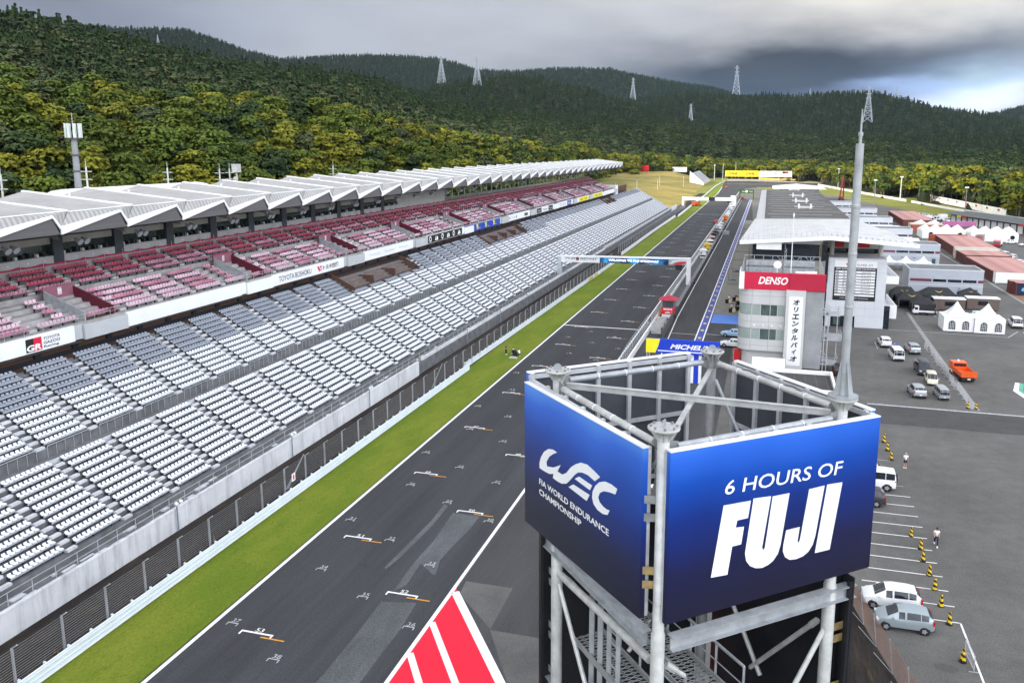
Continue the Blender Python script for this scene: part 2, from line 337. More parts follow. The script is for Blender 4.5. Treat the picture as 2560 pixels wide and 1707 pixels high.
# repairs in the surface
for pl in ([(-26.53,66.2),(-23.93,66.14),(-23.89,63.7),(-24.14,60.8),(-24.3,57.6),(-23.75,55.3),(-24.06,55.4),(-25.6,56.7),(-25.32,53.3),(-25.92,52.2),(-26.2,57.1),(-26.1,60.6)],
           [(-26.13,50.67),(-23.55,51.2),(-23.25,47.8),(-23.12,30),(-25.8,30),(-25.9,45.9)],
           [(-28.02,67.75),(-27.51,67.4),(-27.35,63.3),(-27.61,57.2),(-27.92,55.1),(-28.14,55.3),(-28.0,59.1),(-27.82,64.1)]):
    marks('repair_patch', [pl[::-1]], ASPH_PATCH, .012)
sheet('asphalt_slab', [(-21.1,55.1),(-17.3,55.1),(-17.2,49.5),(-20.9,53.2)], .008, ASPH_SLAB)
sheet('asphalt_slab', [(-17.2,49.4),(-14.4,49.4),(-10.5,49.2),(-10.5,40),(-14.2,44.1)], .008, ASPH_SLAB)
# red and white painted nose of the pit entry
nose = sheet('pit_entry_marking', [(-21.45,53.9),(-21.62,30),(-4.2,30)], .012, PAINT_RED)
lines('painted_border', [(-21.6,54.0,-21.6,25,.3)], PAINT, .02, nose)
lines('painted_border', [(-21.35,53.4,-4.6,30,.62)], PAINT, .02, nose)
for x0, y0, x1, y1, w in ((-21.45,49.15,-8.2,30,.46),(-21.45,45.4,-11.0,30,.46),(-21.45,41.6,-13.6,30,.46)): lines('painted_stripe', [(x0,y0,x1,y1,w)], PAINT, .018, nose)
# starting grid: big boxes with numbers and an orange bar, small older boxes
def grid_box(x, y, n, big=True):
    w, leg, t = (2.52, .5, .17) if big else (.84, .36, .09); mb = MB(); z = .0165
    for r in (rect(x, x+w, y-t, y), rect(x, x+t*.75, y-leg, y-t), rect(x+w-t*.75, x+w, y-leg, y-t)): mb.poly([(a,b,z) for a, b in r], 0)
    if big: mb.poly([(a,b,z+.002) for a, b in rect(x+1.75, x+3.62, y-leg-.02, y-leg+.11)], 1)
    v, fs = text_mesh(str(n), 0, .0); lo, hi = v.min(0), v.max(0); h, wd = (.42, .6) if big else (.42, .6); cx = x+w*.5 if big else x+w*.55; by = y+.06
    mb._add([(cx+(p[0]-(lo[0]+hi[0])/2)/(hi[0]-lo[0]+1e-6)*wd*(.6 if len(str(n)) == 1 else 1), by+(p[1]-lo[1])/(hi[1]-lo[1])*h, z) for p in v], fs, 0 if big else 1)
    return part(mb, 'grid_box', [PAINT if big else PAINT_OLD, PAINT_OR if big else PAINT_OLD], trk)
for n in range(53, 0, -1): grid_box(-33.86 if n % 2 else -26.3, 44.72+(53-n)*7.39, n)
for x, y, n in ((-35.38,45.3,37),(-33.3,53.8,34),(-28.15,50.95,35),(-25.2,56.7,33),(-23.2,48.25,36),(-30.2,42.4,38),(-35.35,62.4,31),(-33.36,71.1,26),(-28.27,68.2,29),(-25.3,73.9,27),(-30.3,76.7,25),(-30.2,59.8,32),(-23.2,65.5,30),
                (-35.4,79.7,22),(-28.3,85.3,23),(-33.4,88.3,20),(-30.4,93.9,19),(-35.5,96.9,18),(-33.4,105.2,15),(-35.4,113.8,14),(-30.5,144.5,4),(-33.5,139.1,6),(-25.5,141.4,5),(-28.5,136,7),(-23.4,132.9,8),(-30.5,127.6,9),(-25.4,124.5,10),(-28.4,119,11)):
    grid_box(x, y, n, False)
# pit lane lines and the blue fast lane stripe
lane = sheet('fast_lane_stripe', rect(-11.2, -9.6, -40, 564), .012, PAINT)
marks('blue_band', [rect(-10.98, -9.82, -40, 562)], PAINT_BL, .018, lane)
_lg = MB()
for k in range(72):      # small yellow emblem with a dark word below it
    y = 100+k*6.4
    for pl in ([(-.22,-.6),(.22,-.6),(.22,-.28),(-.22,-.28)], [(-.2,-.2),(.05,-.2),(.2,.1),(.12,.5),(-.05,.62),(-.22,.3)], [(.1,-.15),(.3,-.05),(.28,.2)]):
        _lg.poly([(-10.4+a*1.3, y+b*1.2, .022) for a, b in pl])
part(_lg, 'yellow_emblem', PAINT_YL, lane)['kind'] = 'stuff'
lines('lane_line', [(-16.15,162,-16.15,560,.18),(-16.15,162,-15.0,110,.18),(-15.0,110,-14.5,60,.18)], PAINT, .016, lane)
lines('lane_line', [(-16.1,147.4,-11.3,147.3,.14),(-9.5,148.2,-5.9,147.9,.14)], PAINT, .016, lane)
lines('lane_line', [(-21.4,155.3,-20.2,155.2,.3)], PAINT, .017, lane)
sheet('blue_mat', rect(-9.4, -3.4, 158.4, 167.2), .016, mat('blue_floor_paint', (.06,.19,.6), .5, var=.06))
# parking bays and yard lines
lot = sheet('yard_lines', line(22.7,161.3,42.5,160.0,.2), .010, PAINT_OLD)
lines('yard_line', [(42.5,160,45.7,166.2,.2),(14,112.0,34,111.6,.45),(19.2,149.8,19.1,144.8,.14),(22.4,150,22.3,144.6,.14),(25.4,149.8,25.3,144.4,.14)], PAINT_OLD, .0105, lot)
for k in range(11): lines('bay_line', [(8.5 if k > 0 else 11, 59.25+2.22*k, 14.65, 59.25+2.22*k, .11)], PAINT, .0102, lot)
lines('bay_line', [(14.6,59.3,14.45,35,.13)], PAINT, .0102, lot)
lines('bay_line', [(9.5,84.2,14.4,84.0,.1),(9.5,86.5,14.3,86.3,.1),(9.5,88.8,14.2,88.6,.1),(9.5,91.2,14.1,91.0,.1)], PAINT_OLD, .0102, lot)
_sq = MB()
for i in range(5):
    for j in range(4):
        if (i+j) % 2 == 0: _sq.poly([(46.2+i*.9+a, 163+j*.9+b, .011) for a, b in ((0,0),(.9,0),(.9,.9),(0,.9))])
part(_sq, 'check_marking', PAINT_OLD, lot)
gk = sheet('green_kerb', [(35.6,128.4),(36.1,128.2),(34.9,123.9),(36.3,112),(35.7,111.8),(34.15,123.7)], .012, PAINT)
marks('green_paint', [[(36.1,128.2),(36.6,128.0),(35.5,124.0),(36.9,112.2),(36.3,112.0),(34.9,123.9)]], mat('road_paint_green', (.1,.4,.27), .6, var=.15), .02, gk)
sheet('manhole_cover', [(12.6+.75*math.cos(t*.5236), 53.4+.5*math.sin(t*.5236)) for t in range(12)], .008, ASPH_SLAB)
sheet('kerb_strip', [(54.4,300),(55.0,300),(55.2,190),(54.5,190)], .05, mat('pale_concrete_strip', (.27,.27,.265)))
sheet('container_yard', [(55.3,190),(90,190),(90,216),(55.3,214)], .004, mat('rusty_deck', (.24,.13,.075), .8, var=.25, scale=1.5, stretch=(.2,4,1)))
# banks and far roads beyond the stand
mbk = MB(); mbk.poly([(-160,520,.0),(-50.5,480,.0),(-50,560,.0),(-56,700,.0),(-58,900,.0),(-105,940,9.0),(-135,905,9.0),(-160,850,9.0)]); struct(mbk, 'grass_bank', DRY)
# ---------------------------------------------------------------- hills (polar height field) and forest
AZT = np.array([-62.9,-57.26,-52.27,-48.53,-46.94,-45.3,-43.6,-41.85,-40.04,-38.18,-36.27,-34.31,-32.3,-30.26,-28.17,-26.05,-23.9,-21.73,-19.54,-17.34,-15.13,-12.93,-10.74,-8.56,-6.4,-4.27,-2.17,-0.1,1.92,3.9,5.83,7.71,9.53,11.31,13.03,14.69,19.36,26.08])
EL_S = np.array([3.55,3.85,4.03,4.04,3.89,3.64,3.73,3.36,3.33,3.35,3.47,3.16,2.84,2.97,2.58,2.14,1.6,1.01,0.69,0.4,0.17,-0.04,-0.23,-0.43,-0.64,-0.76,-0.84,-0.91,-0.97,-1.03,-1.14,-1.26,-1.33,-1.4,-1.47,-1.55,-1.69,-1.54])
EL_A = np.array([6.25,6.82,7.23,7.39,7.41,7.25,6.96,6.52,6.08,5.69,5.4,5.26,5.11,4.96,4.72,4.2,3.59,2.9,2.41,2.14,2.05,1.94,1.82,1.7,1.57,1.27,0.91,0.82,0.77,0.62,0.43,0.16,-0.05,-0.2,-0.26,-0.33,-0.37,-0.42])
EL_C = np.array([5.36,5.47,5.2,4.98,4.87,4.76,4.65,4.52,4.39,4.24,4.09,3.95,3.83,3.69,3.55,3.38,3.62,4.28,4.66,4.9,4.57,4.11,3.46,2.75,2.07,1.62,1.37,1.25,1.13,1.07,1.01,0.94,0.88,0.82,0.76,0.7,0.53,0.28])
EL_E = np.array([4.82,4.92,4.68,4.47,4.38,4.28,4.17,4.05,3.93,3.8,3.67,3.52,3.37,3.21,3.04,3.01,3.01,3.02,3.02,3.01,3.04,3.08,3.15,3.32,3.52,3.66,3.49,3.44,3.42,3.55,3.55,3.15,2.63,2.24,1.82,1.35,0.8,0.48])
EL_B = np.array([6.07,6.55,6.83,7.0,7.1,7.18,7.17,7.21,7.28,7.33,6.81,6.14,5.74,5.96,6.07,6.14,6.1,5.91,5.26,5.2,5.35,5.42,5.32,4.85,4.4,4.11,3.56,3.07,2.63,2.23,1.99,1.82,1.67,1.59,2.1,2.6,3.01,2.89])
R_A = np.interp(AZT, [-63,-35,-15,0,16,26], [620,760,1250,1450,1300,1300]); R_C = np.interp(AZT, [-63,-25,-15,26], [1500,1900,2000,1900]); R_E = np.full(len(AZT), 2800.); R_B = np.full(len(AZT), 4700.)
def r_base(az):
    s = np.abs(np.sin(np.radians(np.minimum(az, -8.)))); left = 106./s
    far = np.interp(az, [-30,-15,-10,-5,-1,3,6,9,12,16,26], [230,440,860,1010,1000,900,700,600,520,450,430])
    wob = 26*np.sin(az*2.3+1)+18*np.sin(az*5.1)+12*np.sin(az*11.7+2)
    return np.where(az < -14.5, np.minimum(left, far+1e3), far+wob*np.clip((az+14.5)/6, 0, 1))
def tan(d): return np.tan(np.radians(d))
def smooth_noise(x, y, seed, scale):
    r = np.random.default_rng(seed); t = 0.0
    for k in range(7):
        a = r.uniform(0, 6.283); w = 2*math.pi/scale*r.uniform(.6, 1.7); t = t+np.sin((x*math.cos(a)+y*math.sin(a))*w+r.uniform(0, 6.28))
    return t/7
def terrain_profile(az):
    """control radii and ground heights along each azimuth (arrays)"""
    f = lambda T: np.interp(az, AZT, T); r0 = r_base(az); rS = r0+np.interp(az, [-60,-25,-14,-9,26], [170,190,150,70,70]); rA = np.maximum(f(R_A), rS*1.35); rC = np.maximum(f(R_C), rA*1.25); rE, rB = f(R_E), f(R_B); tr = 11.
    zS = HC+rS*tan(f(EL_S))-tr; zA = HC+rA*tan(f(EL_A))-tr; zC = HC+rC*tan(f(EL_C))-tr; zE = HC+rE*tan(f(EL_E))-tr; zB = HC+rB*tan(f(EL_B))-16
    zS = np.maximum(zS, 0.0)
    rr = [r0*0+1, r0, rS, rS*1.06, (rS+rA)/2, rA, rA*1.1, (rA*1.1+rC)/2, rC, rC*1.06, (rC+rE)/2, rE, rE*1.08, (rE+rB)/2, rB, rB*1.1, rB*1.35]
    zz = [r0*0-.1, r0*0-.1, zS, zS-2, zS+(zA-zS)*.42, zA, zA-14, np.minimum(zA-4, zA*.5+zC*.45), zC, zC-22, np.minimum(zC, zE)*.82, zE, zE-35, np.minimum(zE, zB)*.9, zB, zB-60, zB-160]
    return np.array(rr), np.array(zz)
def terrain_z(az, r):
    az = np.atleast_1d(az).astype(float); r = np.atleast_1d(r).astype(float); rr, zz = terrain_profile(az); z = np.zeros(len(az))
    for k in range(len(rr)-1):
        a, b = rr[k], rr[k+1]; t = np.clip((r-a)/(b-a), 0, 1); s = t*t*(3-2*t)*.5+t*.5
        z = np.where(r >= a, zz[k]+(zz[k+1]-zz[k])*s, z)
    x, y = r*np.sin(np.radians(az)), r*np.cos(np.radians(az)); amp = np.clip((r-rr[1])*.02, 0, 1)
    return z+amp*(smooth_noise(x, y, 3, 130)*2.2*np.clip(r/400, .4, 2.2)+smooth_noise(x, y, 5, 420)*np.clip((r-1000)/300, 0, 5))
HILL = grass('forest_floor', (.014,.021,.008), (.022,.03,.012), (.01,.014,.006), s1=.02, s2=.12, stretch=(1,1,1))
def build_terrain():
    azs = np.linspace(-60, 24, 260); A = []; Rr = []
    rings = 84
    for a in azs:
        r0 = r_base(np.array([a]))[0]; rs = r0*.97*np.power(6200./(r0*.97), np.linspace(0, 1, rings)); A.append(np.full(rings, a)); Rr.append(rs)
    A = np.concatenate(A); Rr = np.concatenate(Rr); z = terrain_z(A, Rr); x = Rr*np.sin(np.radians(A)); y = Rr*np.cos(np.radians(A))
    mb = MB(); mb.v = list(map(tuple, np.stack([x, y, z], 1))); n = len(azs)
    mb.f = [(i*rings+j, i*rings+j+1, (i+1)*rings+j+1, (i+1)*rings+j) for i in range(n-1) for j in range(rings-1)]; mb.mi = [0]*len(mb.f)
    mb.f = [f[::-1] for f in mb.f]
    struct(mb, 'hills', HILL, smooth=True)
build_terrain()

def leaf_mat(name, col, var=.45, rnd=.22, hue=(1.18,1.1,.85)):
    m = mat(name, col, .75, var=0, spec=.12); N, L, b = nodes_of(m); tc = N.new('ShaderNodeTexCoord')
    n = N.new('ShaderNodeTexNoise'); n.inputs['Scale'].default_value = .8; n.inputs['Detail'].default_value = 5; L.new(tc.outputs['Object'], n.inputs['Vector'])
    oi = N.new('ShaderNodeObjectInfo'); a = N.new('ShaderNodeMapRange'); a.inputs[1].default_value = .3; a.inputs[2].default_value = .7; a.inputs[3].default_value = 1-var; a.inputs[4].default_value = 1+var; L.new(n.outputs['Fac'], a.inputs[0])
    r = N.new('ShaderNodeMapRange'); r.inputs[3].default_value = 1-rnd; r.inputs[4].default_value = 1+rnd; L.new(oi.outputs['Random'], r.inputs[0])
    q = N.new('ShaderNodeMath'); q.operation = 'MULTIPLY'; L.new(a.outputs[0], q.inputs[0]); L.new(r.outputs[0], q.inputs[1])
    fr = N.new('ShaderNodeMath'); fr.operation = 'FRACT'; k = N.new('ShaderNodeMath'); k.operation = 'MULTIPLY'; k.inputs[1].default_value = 7.31; L.new(oi.outputs['Random'], k.inputs[0]); L.new(k.outputs[0], fr.inputs[0])
    mx = N.new('ShaderNodeMix'); mx.data_type = 'RGBA'; L.new(fr.outputs[0], mx.inputs[0]); mx.inputs[6].default_value = (*col, 1); mx.inputs[7].default_value = (col[0]*hue[0], col[1]*hue[1], col[2]*hue[2], 1)
    vm = N.new('ShaderNodeVectorMath'); vm.operation = 'SCALE'; L.new(mx.outputs[2], vm.inputs[0]); L.new(q.outputs[0], vm.inputs['Scale']); L.new(vm.outputs[0], b.inputs['Base Color'])
    return m
LEAF_B = leaf_mat('broadleaf_green', (.06,.088,.014)); LEAF_Y = leaf_mat('broadleaf_yellow_green', (.13,.14,.016)); LEAF_D = leaf_mat('dark_evergreen_leaf', (.028,.05,.018), .35, .2, (1.2,1.1,.9)); LEAF_G = leaf_mat('greyish_leaf', (.062,.078,.034))
BARK = mat('pale_bark', (.16,.13,.1), .9, var=.3, scale=3)
def crown_arrays(seed, H, W, base, nl, nq, q, kind):
    r = np.random.default_rng(seed); P = []; Nn = []
    if kind == 'cone':
        t = r.random(nq)**.75; ang = r.random(nq)*6.283; rad = W/2*(t)*(.75+.25*np.sin(ang*3+t*20))*np.sqrt(r.uniform(.55, 1, nq)); z = H-(H-base)*t
        P = np.stack([rad*np.cos(ang), rad*np.sin(ang), z], 1); Nn = np.stack([np.cos(ang), np.sin(ang), np.full(nq, .7)], 1)
    else:
        c = []
        for i in range(nl):
            a = i*2.4+r.uniform(-.5, .5); h = r.uniform(.0, 1); rad = W*.36*math.sqrt(r.random())*(1-.5*h); zz = base+(H-base)*(.18+.66*h); s = r.uniform(.2, .34)*W*(1-.25*h)
            c.append((rad*math.cos(a), rad*math.sin(a), zz, s, s*r.uniform(.34, .6)))
        per = nq//nl
        for cx, cy, cz, s, sz in c:
            d = r.normal(size=(per, 3)); d /= np.linalg.norm(d, axis=1)[:, None]; d[:, 2] = np.where(d[:, 2] < -.35, -d[:, 2], d[:, 2]); k = r.uniform(.72, 1.06, per)[:, None]
            P.append(np.array([cx, cy, cz])+d*k*np.array([s, s, sz])); Nn.append(d+np.array([0, 0, .95]))
        P = np.concatenate(P); Nn = np.concatenate(Nn)
    Nn = Nn+r.normal(size=P.shape)*.45; Nn /= np.linalg.norm(Nn, axis=1)[:, None]
    u = np.cross(Nn, r.normal(size=P.shape)); u /= np.linalg.norm(u, axis=1)[:, None]; w = np.cross(Nn, u); a = q*r.uniform(.6, 1.35, len(P))[:, None]
    vs = np.stack([P-u*a-w*a*.6, P+u*a-w*a*.5, P+u*a*.8+w*a*.7, P-u*a*.7+w*a*.6], 1).reshape(-1, 3)
    return vs, [(4*i, 4*i+1, 4*i+2, 4*i+3) for i in range(len(P))]
def trunk_mb(H, base, seed, m=0):
    r = random.Random(seed); mb = MB(); b = Vector((0, 0, -1.5)); pts = [b]
    for i in range(4): pts.append(Vector((r.uniform(-.25, .25)*i, r.uniform(-.25, .25)*i, (i+1)*H*.2)))
    rr = [.26, .22, .18, .13, .07]
    for i in range(4): mb.tube(pts[i], pts[i+1], rr[i]*H/11, 6, m, rr[i+1]*H/11)
    for i in range(5):
        a = r.uniform(0, 6.28); k = r.choice((1, 2, 3)); mb.tube(pts[k], pts[k]+Vector((math.cos(a)*H*.2, math.sin(a)*H*.2, H*.18)), .09*H/11, 5, m, .03)
    return mb
KINDS = []   # near kinds: (crown mesh, trunk mesh, height)
for i, (H, W, base, nl, kind, lm) in enumerate([(12,11,3,13,'b',LEAF_B),(13,12,4,15,'b',LEAF_B),(11,12,3.5,12,'b',LEAF_Y),(12.5,10,3,12,'b',LEAF_Y),(14,9,4,11,'b',LEAF_D),(11,10,4.5,10,'b',LEAF_G),(13,11,3,14,'b',LEAF_D),(16,6.5,2,0,'cone',LEAF_D)]):
    vs, fs = crown_arrays(100+i, H, W, base, nl, 1300, .4, kind); mb = MB(); mb._add(vs, fs, 0)
    KINDS.append((mb.mesh('crown', lm), trunk_mb(H, base, i).mesh('trunk', BARK), H, lm))
far_col = bpy.data.collections.new('forest_kinds')     # never linked to the scene: only the far forest refers to it
for i, (H, W, base, nl, kind, lm) in enumerate([(12,11,2.5,9,'b',LEAF_B),(13,12,3,9,'b',LEAF_B),(12,12,3,8,'b',LEAF_Y),(12,10,3,8,'b',LEAF_G),(13,10,3,8,'b',LEAF_D),(12,11,3,8,'b',LEAF_G),(15,7,1,0,'cone',LEAF_D),(14,6,1,0,'cone',LEAF_D)]):
    vs, fs = crown_arrays(300+i, H, W, base, max(nl, 1), 420, .62, kind); mb = MB(); mb._add(vs, fs, 0)
    mb.v += [tuple(p) for p in trunk_mb(H, base, i).v]; t = trunk_mb(H, base, i); o = len(mb.v)-len(t.v); mb.f += [tuple(k+o for k in f) for f in t.f]; mb.mi += [1]*len(t.f)
    ob = bpy.data.objects.new('forest_kind_%d' % i, mb.mesh('forest_tree', [lm, BARK])); far_col.objects.link(ob)

def scatter_points():
    r = np.random.default_rng(5); out = []
    def band(az0, az1, f0, f1, spacing, n_try):
        az = r.uniform(az0, az1, n_try); return az
    # rejection sampling on a polar lattice with jitter
    rad = 100.
    while rad < 4900:
        s = 6.6+max(0, rad-250)*.0026; s = min(s, 17); 
        if rad > 3300: s = 19
        na = int(84*math.pi/180*rad/s); az = -60+84*(np.arange(na)+r.uniform(-.45, .45, na))/na; rr = rad+r.uniform(-.45, .45, na)*s
        r0 = r_base(az); keep = rr > r0+2; out.append(np.stack([az[keep], rr[keep]], 1)); rad += s
    P = np.concatenate(out); z = terrain_z(P[:, 0], P[:, 1]); return P[:, 0], P[:, 1], z
def visible_mask(az, r, z, h):
    """keep trees whose top rises above everything nearer in their own direction"""
    el = (z+h-HC)/r; order = np.argsort(r); nb = 900; hor = np.full(nb, -1.0); b = np.clip(((az+60)/84*nb).astype(int), 0, nb-1); ok = np.zeros(len(az), bool)
    for i in order:
        k = b[i]; hmax = hor[k]
        if el[i] > hmax-.9*h[i]/r[i]*.35-.004: ok[i] = True
        g = (z[i]+h[i]*.55-HC)/r[i]
        if g > hmax: hor[k] = g
    return ok
def build_forest():
    az, r, z = scatter_points(); rng = np.random.default_rng(8); n = len(az)
    rr, zz = terrain_profile(az); x = r*np.sin(np.radians(az)); y = r*np.cos(np.radians(az))
    clump = smooth_noise(x, y, 21, 90)+.6*smooth_noise(x, y, 22, 35); near = r < rr[2]*1.05; hillA = (r >= rr[2]*1.05) & (r < rr[6])
    u = rng.random(n); idx = np.zeros(n, int)
    # near belt: broadleaf and yellow-green; hill behind: greyish broadleaf below, conifers above; far hills: mostly conifers
    idx = np.where(near, np.where(u < .38+clump*.3, 2, np.where(u < .6, 0, np.where(u < .78, 1, np.where(u < .9, 4, 3)))), idx)
    t = (r-rr[2])/(rr[5]-rr[2]); idx = np.where(hillA, np.where(u+clump*.35 < .75-t*.75, np.where(rng.random(n) < .55, 3, 5), np.where(rng.random(n) < .45, 6, 4)), idx)
    idx = np.where(r >= rr[6], np.where(u < .62+clump*.2, np.where(rng.random(n) < .5, 6, 7), np.where(u < .86, 4, 3)), idx)
    right = (az > -8) & hillA; idx = np.where(right, np.where(u < .5+clump*.3, 4, np.where(u < .78, 3, np.where(u < .9, 0, 6))), idx)
    scl = rng.uniform(.8, 1.4, n)*np.clip(.95+r/1500*.2, .95, 1.5); scl = np.where(r > 3300, 1.9*rng.uniform(.8, 1.2, n), scl); h = 12.5*scl
    ok = visible_mask(az, r, z, h); az, r, z, x, y, idx, scl, h, near = [q[ok] for q in (az, r, z, x, y, idx, scl, h, near)]
    # the 300 that show largest are trees of their own
    el = np.degrees(np.arctan((z+h-HC)/r)); inframe = (az > -50) & (az < 15.2); roof = np.degrees(np.arctan((28.3-HC)*np.abs(np.sin(np.radians(np.minimum(az, -5))))/86.)); vis = (el > roof+.25) | (az > -13); vis &= el > -3.6
    score = np.where(inframe & vis, h/r, 0); top = np.argsort(-score)[:296]
    labels = {0: 'mid green broadleaf tree in the forest edge behind the grandstand roof', 1: 'mid green broadleaf tree in the forest edge behind the grandstand roof', 2: 'yellow green broadleaf tree in the forest edge behind the grandstand roof', 3: 'greyish green thin crowned tree on the slope behind the grandstand',
              4: 'dark green evergreen tree on the slope behind the grandstand', 5: 'greyish green thin crowned tree on the slope behind the grandstand', 6: 'dark pointed conifer on the slope', 7: 'dark pointed conifer on the slope'}
    near_of = {0: (0,), 1: (1,), 2: (2, 3), 3: (5,), 4: (4, 6), 5: (5,), 6: (7,), 7: (7,)}
    isn = np.zeros(len(az), bool); isn[top] = True
    for i in top:
        k = near_of[int(idx[i])]; cm, tm, H, lm = KINDS[k[i % len(k)]]; lab = labels[int(idx[i])]
        if az[i] > -13: lab = lab.split(' in the')[0].split(' on the')[0]+' in the wood beyond the paddock'
        t = thing('tree' if idx[i] < 6 else 'conifer_tree', lab, 'tree', (float(x[i]), float(y[i]), float(z[i])), rng.uniform(0, 6.28), 'forest trees: '+lab.split(' tree')[0])
        t.scale = (float(scl[i]),)*3
        for nm, me in (('crown', cm), ('trunk', tm)): o = bpy.data.objects.new(nm, me); COL.objects.link(o); o.parent = t
    m = ~isn; me = bpy.data.meshes.new('forest'); me.from_pydata([tuple(p) for p in np.stack([x[m], y[m], z[m]-.4], 1)], [], [])
    for nm, tp, d in (('rot', 'FLOAT', rng.uniform(0, 6.28, m.sum())), ('scl', 'FLOAT', scl[m]), ('kind', 'INT', idx[m].astype(np.int32))):
        at = me.attributes.new(nm, tp, 'POINT'); at.data.foreach_set('value', d.astype(np.float32) if tp == 'FLOAT' else d)
    ob = bpy.data.objects.new('forest', me); COL.objects.link(ob); ob['kind'] = 'stuff'; tag(ob, 'mixed forest of broadleaf trees and conifers covering the hills', 'forest')
    ng = bpy.data.node_groups.new('forest_scatter', 'GeometryNodeTree'); ng.interface.new_socket('Geometry', in_out='INPUT', socket_type='NodeSocketGeometry'); ng.interface.new_socket('Geometry', in_out='OUTPUT', socket_type='NodeSocketGeometry')
    N, L = ng.nodes, ng.links; gi = N.new('NodeGroupInput'); go = N.new('NodeGroupOutput'); iop = N.new('GeometryNodeInstanceOnPoints'); ci = N.new('GeometryNodeCollectionInfo'); ci.inputs[0].default_value = far_col; ci.inputs[1].default_value = True; ci.inputs[2].default_value = True
    def attr(nm, tp): a = N.new('GeometryNodeInputNamedAttribute'); a.data_type = tp; a.inputs[0].default_value = nm; return a.outputs[0]
    cx = N.new('ShaderNodeCombineXYZ'); L.new(attr('rot', 'FLOAT'), cx.inputs[2]); L.new(gi.outputs[0], iop.inputs['Points']); L.new(ci.outputs[0], iop.inputs['Instance']); iop.inputs['Pick Instance'].default_value = True
    L.new(attr('kind', 'INT'), iop.inputs['Instance Index']); L.new(cx.outputs[0], iop.inputs['Rotation']); L.new(attr('scl', 'FLOAT'), iop.inputs['Scale']); L.new(iop.outputs[0], go.inputs[0])
    md = ob.modifiers.new('scatter', 'NODES'); md.node_group = ng
    print('forest', n, 'visible', len(az), 'instanced', int(m.sum()))
build_forest()
# ---------------------------------------------------------------- unseen cloud slabs, added out of view to shade parts of the valley
SHADE_CLOUD = bpy.data.materials.new('shade_cloud_grey'); SHADE_CLOUD.use_nodes = True
def _shade_cloudmat():
    nt = SHADE_CLOUD.node_tree; N, L = nt.nodes, nt.links; N.clear(); o = N.new('ShaderNodeOutputMaterial'); mx = N.new('ShaderNodeMixShader'); d = N.new('ShaderNodeBsdfDiffuse'); t = N.new('ShaderNodeBsdfTranslucent')
    d.inputs[0].default_value = (.85,.85,.87,1); t.inputs[0].default_value = (.9,.9,.92,1); mx.inputs[0].default_value = .6; L.new(d.outputs[0], mx.inputs[1]); L.new(t.outputs[0], mx.inputs[2]); L.new(mx.outputs[0], o.inputs[0])
_shade_cloudmat()
def cloud(poly, alt, seed, thick=70, rough=16):
    """added sun blocker out of view; poly: the ground it is shaped to shade"""
    r = np.random.default_rng(seed); k = SUN_DIR*(alt/SUN_DIR.z); pts = []
    n = len(poly)
    for i in range(n):
        a, b = Vector(poly[i]), Vector(poly[(i+1) % n]); m = max(2, int((b-a).length/60)); nn = Vector((b-a).yx).normalized() if (b-a).length else Vector((0,0))
        for j in range(m):
            p = a+(b-a)*(j/m)+Vector((r.uniform(-1,1), r.uniform(-1,1)))*rough; pts.append((p.x+k.x, p.y+k.y))
    mb = MB(); mb.prism(pts, alt, alt+thick); c = struct(mb, 'shade_cloud', SHADE_CLOUD, False); return c  # unseen slab, put here to block the sun
cloud([(-96,-150),(-96,60),(-97,250),(-92,420),(-60,470),(-20,480),(40,400),(62,330),(150,280),(170,-150)], 800, 1, rough=6)
def pol(az, r): return (r*math.sin(R_(az)), r*math.cos(R_(az)))
cloud([pol(-62,420),pol(-48,400),pol(-40,420),pol(-34,470),pol(-27,560),pol(-20,700),pol(-14,1000),pol(-6,1190),pol(0,1180),pol(5,1050),pol(9,860),pol(13,800),pol(24,760),pol(24,3300),pol(0,3300),pol(-25,2600),pol(-62,1600)], 1100, 2, rough=30)
cloud([pol(-62,1700),pol(-25,2700),pol(0,3400),pol(24,3400),pol(24,6000),pol(-20,6000),pol(-62,6000)], 1900, 3, rough=60)

def haze():
    m = bpy.data.materials.new('valley_haze'); m.use_nodes = True; nt = m.node_tree; nt.nodes.clear(); o = nt.nodes.new('ShaderNodeOutputMaterial'); v = nt.nodes.new('ShaderNodeVolumePrincipled')
    v.inputs['Color'].default_value = (.55, .74, 1.0, 1); v.inputs['Density'].default_value = 1.8e-5; v.inputs['Anisotropy'].default_value = .1; nt.links.new(v.outputs[0], o.inputs['Volume'])
    mb = MB(); mb.box(-7000, 7000, -2500, 9000, -4.0, 740); h = part(mb, 'haze', m); h['kind'] = 'stuff'
haze()
